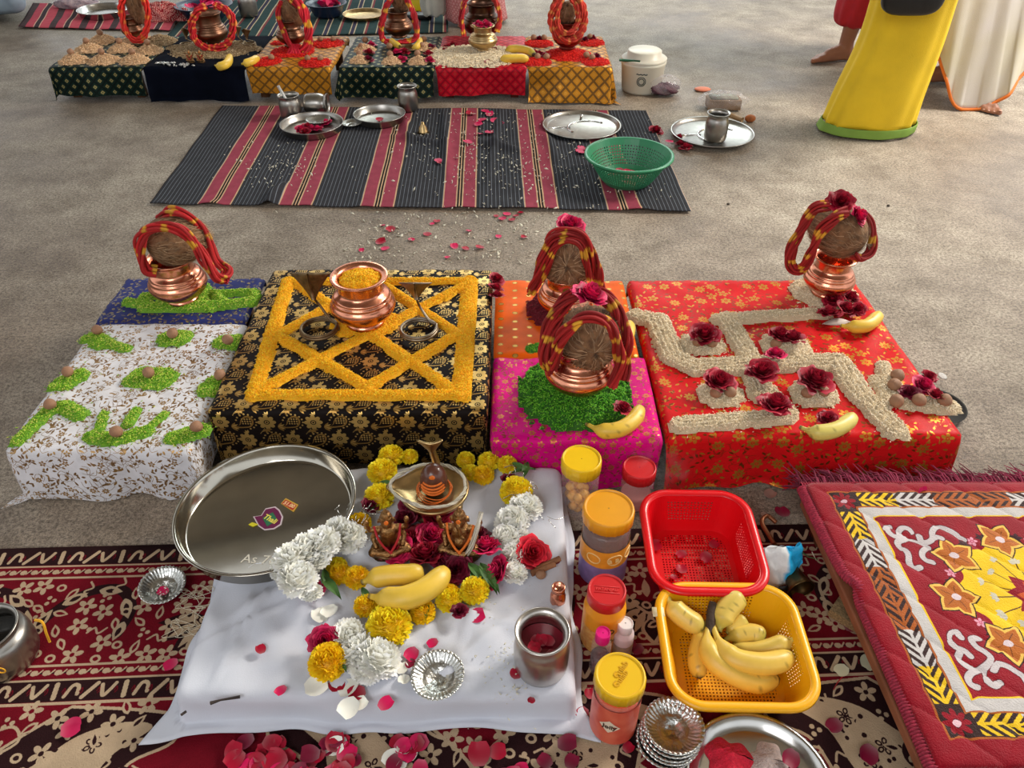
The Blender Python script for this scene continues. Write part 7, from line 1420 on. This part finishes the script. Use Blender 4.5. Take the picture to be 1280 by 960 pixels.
def person(label, hip, feet, facing, parts_cb=None, height=1.68, arms=True, name='person'):
    """continuous remeshed body: feet = [(x, y, heading)], facing = angle the chest looks at"""
    t = thing(name, label, 'person', (hip[0], hip[1], 0)); O = Vector((hip[0], hip[1], 0)); c, n = math.cos(facing), math.sin(facing); caps = []; nl = []
    def D(f, l, z): return Vector((c*f-n*l, n*f+c*l, z))      # forward, left, up, relative to the hip axis
    H = hip[2]
    for sgn, (fx, fy, hd) in zip((1, -1), feet):
        f_, ns = foot((fx-hip[0], fy-hip[1], .0), hd); caps += f_; nl += ns
        an = Vector((fx-hip[0], fy-hip[1], .09)); hp = D(0, .09*sgn, H-.03); kn = (an+hp)/2+D(.05, .01*sgn, .02)
        kn.z = an.z+(hp.z-an.z)*.47; caps += [capsule(an, kn+Vector((0, 0, -.13)), .036, .052, 12), capsule(kn+Vector((0, 0, -.13)), kn, .052, .050, 12), capsule(kn, hp, .055, .085, 12)]
    S_ = H+.47
    caps += [capsule(D(0, -.08, H), D(0, .08, H), .115, .115, 14), capsule(D(0, 0, H+.02), D(0, 0, H+.22), .125, .118, 14), capsule(D(0, -.05, H+.25), D(0, -.09, S_-.06), .115, .10, 14), capsule(D(0, .05, H+.25), D(0, .09, S_-.06), .115, .10, 14),
        capsule(D(0, -.17, S_-.03), D(0, .17, S_-.03), .058, .058, 12), capsule(D(0, 0, S_-.02), D(.015, 0, S_+.10), .055, .05, 12), capsule(D(.01, 0, S_+.22), D(.03, 0, S_+.145), .092, .07, 14), capsule(D(.0, 0, S_+.21), D(-.02, 0, S_+.2), .095, .09, 14),
        capsule(D(.105, 0, S_+.20), D(.118, 0, S_+.165), .010, .014, 8), capsule(D(.085, -.02, S_+.125), D(.085, .02, S_+.125), .012, .012, 8), capsule(D(.0, .092, S_+.19), D(0, .092, S_+.16), .014, .010, 8), capsule(D(.0, -.092, S_+.19), D(0, -.092, S_+.16), .014, .010, 8)]
    for sg in (1, -1):
        sh, el, wr = D(0, .19*sg, S_-.04), D(-.01, .25*sg, S_-.32), D(.07, .24*sg, S_-.55)
        caps += [capsule(sh, el, .048, .038, 10), capsule(el, wr, .038, .027, 10), capsule(wr, wr+D(.02, 0, -.08), .030, .034, 10)]
        for k in range(4): b_ = wr+D(.02+.0, 0, -.085)+D(.022*(k-1.5)*.85, 0, 0); caps.append(capsule(b_, b_+D(.006, -.006*sg, -.065+.01*abs(k-1.2)), .0085, .0072, 8))
        caps.append(capsule(wr+D(.035, -.005*sg, -.03), wr+D(.075, -.012*sg, -.075), .0105, .009, 8))
    V, F = join(*caps); remesh(obj('body', (V, F), skin, t), .0062, 3)
    for sg in (1, -1): obj('eye', ball(D(.098, .032*sg, S_+.20), .011, 10, 8), M('eye_white', (220, 214, 206), .2), t)
    v_ = np.linspace(0, PI*.62, 14); a = np.arange(28)*2*PI/28; A, Vv = np.meshgrid(a, v_, indexing='ij'); hc = D(-.012, 0, S_+.225); Vh = np.stack([hc.x+.108*np.sin(Vv)*np.cos(A), hc.y+.104*np.sin(Vv)*np.sin(A), hc.z+.108*np.cos(Vv)+.003*np.sin(A*14)], -1).reshape(-1, 3)
    keep = ((Vh-np.array(hc))@np.array([c, n, 0]) < .062); Fh = gridF(28, 14, True); Fh = Fh[keep[Fh].all(1)]; obj('hair', (Vh, Fh), hair, t)
    for k, p in enumerate(nl): obj('toenail', ball(p, (.0055 if k % 5 else .008, .0055 if k % 5 else .008, .002), 8, 5), nail, t)
    return t, D, S_
def loftcloth(name, rings, mat, parent, n=96, pleat=0., np_=14, seed=0, th=.002, uvt=None, open_=None, hemwave=0.):
    """rings = (x, y, z, rx, ry, rot); pleats run down the cloth"""
    m = len(rings); Rg = spline([tuple(r) for r in rings], 6); m = len(Rg); a = np.arange(n)*2*PI/n; V = np.zeros((n, m, 3)); t = np.linspace(0, 1, m)
    for j in range(m):
        x, y, z, rx, ry, ro = Rg[j]; k = 1+pleat*(np.sin(a*np_+2.2*np.sin(a*3+seed)+seed+t[j]*1.2)*.6+.4*np.sin(a*np_*.47+t[j]*3+seed))*(.25+.9*t[j]); X = rx*k*np.cos(a); Y = ry*k*np.sin(a)
        V[:, j, 0] = x+X*math.cos(ro)-Y*math.sin(ro); V[:, j, 1] = y+X*math.sin(ro)+Y*math.cos(ro); V[:, j, 2] = z+hemwave*t[j]**3*np.sin(a*2+seed)+pleat*.06*np.sin(a*np_)*t[j]**4
    uv = np.stack([np.repeat(a/(2*PI), m)*2.2, np.tile(-t, n)], -1); o = obj(name, (V.reshape(-1, 3), gridF(n, m, True), uv), mat, parent); solid(o, th, 1); return o
yc = M('yellow_skirt_cloth', (240, 200, 28), .75, var=.08, vs=9, bump=.4, bs=350); gb = M('green_border', (126, 160, 62), .75, var=.08); blk = M('black_leather', (18, 18, 20), .4, bump=.3, bs=50)
# yellow garment
ft = W(1092, 174, 0)
t, D, S_ = person('person in a long yellow wrap with green hem and black waist bag, standing', (1.60, ft.y+.16, .92), ((ft.x+.05, ft.y+.19, -1.6), (ft.x-.06, ft.y+.19, -1.6)), -1.7)
O = t.location; bx = ft.x-O.x; by = ft.y+.105-O.y
rg = [(-.02, -.01, 1.02, .17, .12, 0), (-.03, -.01, .82, .17, .14, 0), (-.05, -.02, .58, .155, .14, 0), (bx+.055, by+.03, .36, .160, .13, 0), (bx+.02, by+.01, .16, .178, .13, 0), (bx+.005, by, .040, .190, .125, 0)]
loftcloth('yellow_wrap', rg, yc, t, pleat=.045, np_=9, seed=2)
rb_ = [(bx+.007, by, .044, .197, .132, 0), (bx+.005, by, .032, .200, .134, 0), (bx, by, .010, .203, .136, 0)]; loftcloth('green_hem_border', rb_, gb, t, pleat=.012, np_=9, seed=2.3, th=.003)
loftcloth('waistcloth', [(0, 0, S_-.02, .16, .10, 0), (0, 0, 1.2, .17, .12, 0), (-.01, 0, 1.0, .18, .14, 0)], yc, t, pleat=.02)
bc = Q(1139, 6, ft.y-.08); Vb_, Fb_ = ball((0, 0, 0), (.125, .035, .10), 28, 16); Vb_ = np.sign(Vb_)*np.abs(Vb_/np.array([.125, .035, .10]))**.55*np.array([.125, .035, .10])
obj('black_bag', (Vb_*.9+np.array(bc-O)+np.array([0, 0, .055]), Fb_), blk, t)
# white garment with orange border
wf = W(1230, 134, 0); wf2 = W(1163, 112, 0)
whc = M('white_wrap_cloth', (206, 200, 198), .8, var=.10, vs=3, col2=(198, 190, 160), bump=.2, bs=300); obd = M('orange_border', (214, 112, 34), .75)
hx, hy = wf.x+.02, wf.y+.34
t, D, S_ = person('person in a loose white wrap with orange border, bare feet, at the right edge', (hx, hy, .93), ((wf.x+.01, wf.y+.07, -1.75), (wf2.x+.10, wf2.y+.10, PI-.1)), -1.6)
O = t.location
lft = W(1188, 128, 0)
def fr(px, py, Y): p = Q(px, py, Y); return (p.x-O.x, p.y-O.y, p.z)
yb = hy-.24
# draped front: a pleated sheet with a curved hem and a coloured edge
def sheet(name, topL, topR, hem, mat, parent, n=70, m=34, amp=.014, fold=8, seed=0, yoff=None):
    hm = spline(hem, 10); hm = np.array([hm[int(round(i))] for i in np.linspace(0, len(hm)-1, n)]); tp = np.array([np.array(topL)*(1-u)+np.array(topR)*u for u in np.linspace(0, 1, n)]); V = []
    for i in range(n):
        for j in range(m):
            s = j/(m-1); p = tp[i]*(1-s)+hm[i]*s; u = i/(n-1); fo = amp*(math.sin(u*fold*PI+seed+s*1.5+1.5*math.sin(u*5+s*2))+.4*math.sin(u*fold*2.7*PI+seed*2+s*3))*(.5+.5*s); bul = -.06*math.sin(PI*u)*(.4+.6*s)
            V.append((p[0]+fo*.25, p[1]+fo+bul, p[2]))
    V = np.array(V); o = solid(obj(name, (V, gridF(n, m)), mat, parent), .002, 0); return V.reshape(n, m, 3)
Vs2 = sheet('white_wrap', fr(1176, -60, yb), fr(1330, -60, yb+.05), [fr(1170, 62, yb-.02), fr(1178, 95, yb-.06), fr(1187, 126, yb-.08), fr(1215, 131, yb-.10), (fr(1245, 118, yb-.10)), fr(1268, 98, yb-.06), fr(1300, 70, yb)], whc, t, fold=4, seed=1)
edge_ = Vs2[:, -1]; obj('orange_edge', tube(edge_[::2]+np.array([0, -.003, -.002]), .007, 6), obd, t)
ed2 = Vs2[0:4].mean(0); obj('orange_edge', tube(np.vstack([ed2[18:-1], ed2[-1:]])+np.array([-.008, -.008, 0]), .020, 6, flat=.5), obd, t)
loftcloth('white_wrap_back', [(0, 0, S_-.03, .16, .10, 0), (0, 0, 1.15, .18, .13, 0), (0, 0, .9, .24, .20, 0), (.05, .03, .6, .26, .22, 0), (.05, .04, .36, .24, .20, 0), (.05, .06, .2, .22, .18, 0)], whc, t, pleat=.05, np_=12, seed=4)
# red garment
rf = W(1052, 76, 0); rdc = M('red_wrap_cloth', (176, 16, 34), .7, var=.1, bump=.3, bs=200)
t, D, S_ = person('person in crimson wrapped trousers walking left behind the yellow one', (rf.x+.12, rf.y+.05, .92), ((rf.x, rf.y, PI+.12), (rf.x+.24, rf.y+.12, PI+.1)), PI)
O = t.location
loftcloth('red_trouser_leg', [(.02, 0, .95, .15, .15, 0), (-.01, -.02, .65, .155, .14, 0), (-.075, -.04, .36, .13, .12, 0), (-.10, -.04, .20, .105, .10, 0), (-.095, -.04, .165, .055, .06, 0)], rdc, t, pleat=.07, np_=7, seed=1)
loftcloth('red_trouser_leg', [(.02, 0, .95, .14, .15, 0), (.07, .03, .65, .13, .13, 0), (.08, .05, .35, .115, .11, 0), (.10, .06, .16, .09, .09, 0), (.11, .07, .12, .055, .06, 0)], rdc, t, pleat=.07, np_=7, seed=3)
loftcloth('red_tunic', [(0, 0, S_-.02, .16, .10, 0), (0, 0, 1.2, .17, .13, 0), (0, 0, .88, .19, .17, 0)], rdc, t, pleat=.03)
# pink garment behind the far row
pkp = Cv(.05, .05, 1600, (196, 118, 118)); pkp.flower(.012, .012, .011, 6, (226, 176, 170), (180, 90, 96), 1); pkp.flower(.037, .037, .011, 6, (226, 176, 170), (180, 90, 96), 1); pkp.leaf(.03, .005, .014, .003, .8, (216, 150, 150), 1); pkp.leaf(.005, .03, .014, .003, .8, (216, 150, 150), 1)
pkm = MI('pink_brocade_skirt', pkp, (.05, .05), .6, .2); pw = W(592, 42, 0)
t, D, S_ = person('person in a pink patterned skirt with a pale scarf, behind the red lattice altar', (pw.x+.0, pw.y+.30, .90), ((pw.x-.05, pw.y+.25, -1.6), (pw.x+.10, pw.y+.25, -1.5)), -1.57)
loftcloth('pink_skirt', [(0, 0, .95, .15, .12, 0), (0, 0, .7, .165, .14, 0), (0, -.02, .4, .165, .15, 0), (.0, -.04, .15, .17, .16, 0), (.01, -.04, .02, .18, .17, 0)], pkm, t, pleat=.03, np_=12)
loftcloth('pink_blouse', [(0, 0, S_-.02, .16, .10, 0), (0, 0, 1.2, .16, .12, 0), (0, 0, .88, .17, .14, 0)], pkm, t, pleat=.02)
wg = M('grey_white_cloth', (176, 176, 168), .8, var=.08)
loftcloth('pale_scarf', [(-.20, -.02, 1.3, .05, .05, 0), (-.22, -.03, .8, .06, .05, 0), (-.235, -.05, .4, .07, .06, 0), (-.245, -.07, .12, .075, .06, 0), (-.24, -.08, .05, .06, .05, 0)], wg, t, pleat=.12, np_=6)
# seated person at the top left corner, only a knee in frame
sp0 = W(-8, 34, 0); t = thing('person', 'person sitting cross legged in grey blue jeans and a black shirt, top left corner', 'person', (sp0.x-.24, sp0.y+.34, 0))
kx = Vector((.20, -.16, .075)); cps = []
for sg in (1, -1):
    cps += [capsule((sg*.10, .05, .13), (sg*.32, -.18, .12), .10, .070, 12), capsule((sg*.32, -.18, .10), (-sg*.05, -.26, .065), .062, .045, 12)]
jeans = M('jeans', (132, 148, 162), .85, var=.25, vs=8, bump=.4, bs=300)
V, F = join(*cps, capsule((-.1, .08, .13), (.1, .08, .13), .12, .12, 12)); remesh(obj('jeans', (V, F), jeans, t), .010, 4)
shirt = M('black_shirt', (20, 20, 22), .8)
V, F = join(capsule((0, .07, .16), (0, .0, .45), .135, .15, 14), capsule((-.16, -.01, .50), (.16, -.01, .50), .065, .065, 12), capsule((.19, -.01, .50), (.27, -.06, .27), .055, .045, 12), capsule((-.19, -.01, .50), (-.27, -.06, .27), .055, .045, 12), capsule((.06, -.08, .2), (.18, -.06, .2), .07, .07, 10)); remesh(obj('shirt', (V, F), shirt, t), .010, 4)
bd = [capsule((0, 0, .50), (0, -.02, .62), .055, .05, 12), capsule((0, -.03, .74), (0, -.045, .67), .09, .07, 14), capsule((0, -.13, .73), (0, -.14, .69), .01, .014, 8)]
for sg in (1, -1):
    bd += [capsule((sg*.27, -.06, .28), (sg*.17, -.22, .20), .038, .028, 10), capsule((sg*.17, -.22, .20), (sg*.13, -.28, .19), .032, .034, 10), capsule((-sg*.02, -.25, .05), (-sg*.10, -.31, .03), .035, .022, 10), capsule((-sg*.10, -.31, .03), (-sg*.17, -.32, .024), .022, .014, 10)]
    for k in range(4): bd.append(capsule((sg*(.105+.016*k), -.30, .185), (sg*(.10+.016*k), -.35, .165), .0085, .007, 8))
    bd.append(capsule((sg*.10, -.27, .19), (sg*.07, -.31, .18), .010, .008, 8))
bd += [capsule((0, -.02, .3), (0, 0, .52), .08, .07, 12)]+[capsule((sg*.27, -.06, .28), (sg*.19, -.01, .5), .035, .04, 10) for sg in (1, -1)]+[capsule((sg*.19, -.01, .5), (0, 0, .5), .04, .05, 10) for sg in (1, -1)]+[capsule((0, 0, .3), (0, .06, .13), .07, .07, 10)]+[capsule((0, .06, .12), (sg*.32, -.18, .10), .06, .045, 10) for sg in (1, -1)]+[capsule((sg*.32, -.18, .10), (-sg*.02, -.25, .05), .045, .036, 10) for sg in (1, -1)]
V, F = join(*bd); remesh(obj('body', (V, F), skin, t), .007, 3)
obj('hair', ball((0, -.02, .765), (.10, .10, .085), 24, 14), hair, t)

# thin incense smoke drifting by the dusty red lid
sm = bpy.data.materials.new('smoke'); sm.use_nodes = True; N, L = nt(sm); N.remove(N['Principled BSDF']); pv = N.new('ShaderNodeVolumePrincipled'); pv.inputs['Color'].default_value = (.9, .9, .92, 1); tcn = N.new('ShaderNodeTexCoord')
nn = N.new('ShaderNodeTexNoise'); nn.inputs['Scale'].default_value = 16; nn.inputs['Detail'].default_value = 4; nn.inputs['Distortion'].default_value = 1.6; L.new(tcn.outputs['Object'], nn.inputs[0]); mr = N.new('ShaderNodeMapRange'); mr.inputs[1].default_value = .50; mr.inputs[2].default_value = .72; mr.inputs[3].default_value = 0; mr.inputs[4].default_value = 9; L.new(nn.outputs[0], mr.inputs[0])
gr = N.new('ShaderNodeTexGradient'); gr.gradient_type = 'SPHERICAL'; mpn = N.new('ShaderNodeMapping'); mpn.inputs['Scale'].default_value = (13, 22, 8.5); L.new(tcn.outputs['Object'], mpn.inputs[0]); L.new(mpn.outputs[0], gr.inputs[0]); mm2 = N.new('ShaderNodeMath'); mm2.operation = 'MULTIPLY'; L.new(mr.outputs[0], mm2.inputs[0]); L.new(gr.outputs[0], mm2.inputs[1]); L.new(mm2.outputs[0], pv.inputs['Density']); L.new(pv.outputs[0], N['Material Output'].inputs['Volume'])
p = Q(826, 582, 1.095); o = obj('incense_smoke', ball((0, 0, 0), (.075, .042, .115), 20, 14), sm, None, p); tag(o, 'faint wisp of incense smoke over the dusty red lid', 'smoke', None, 'stuff')
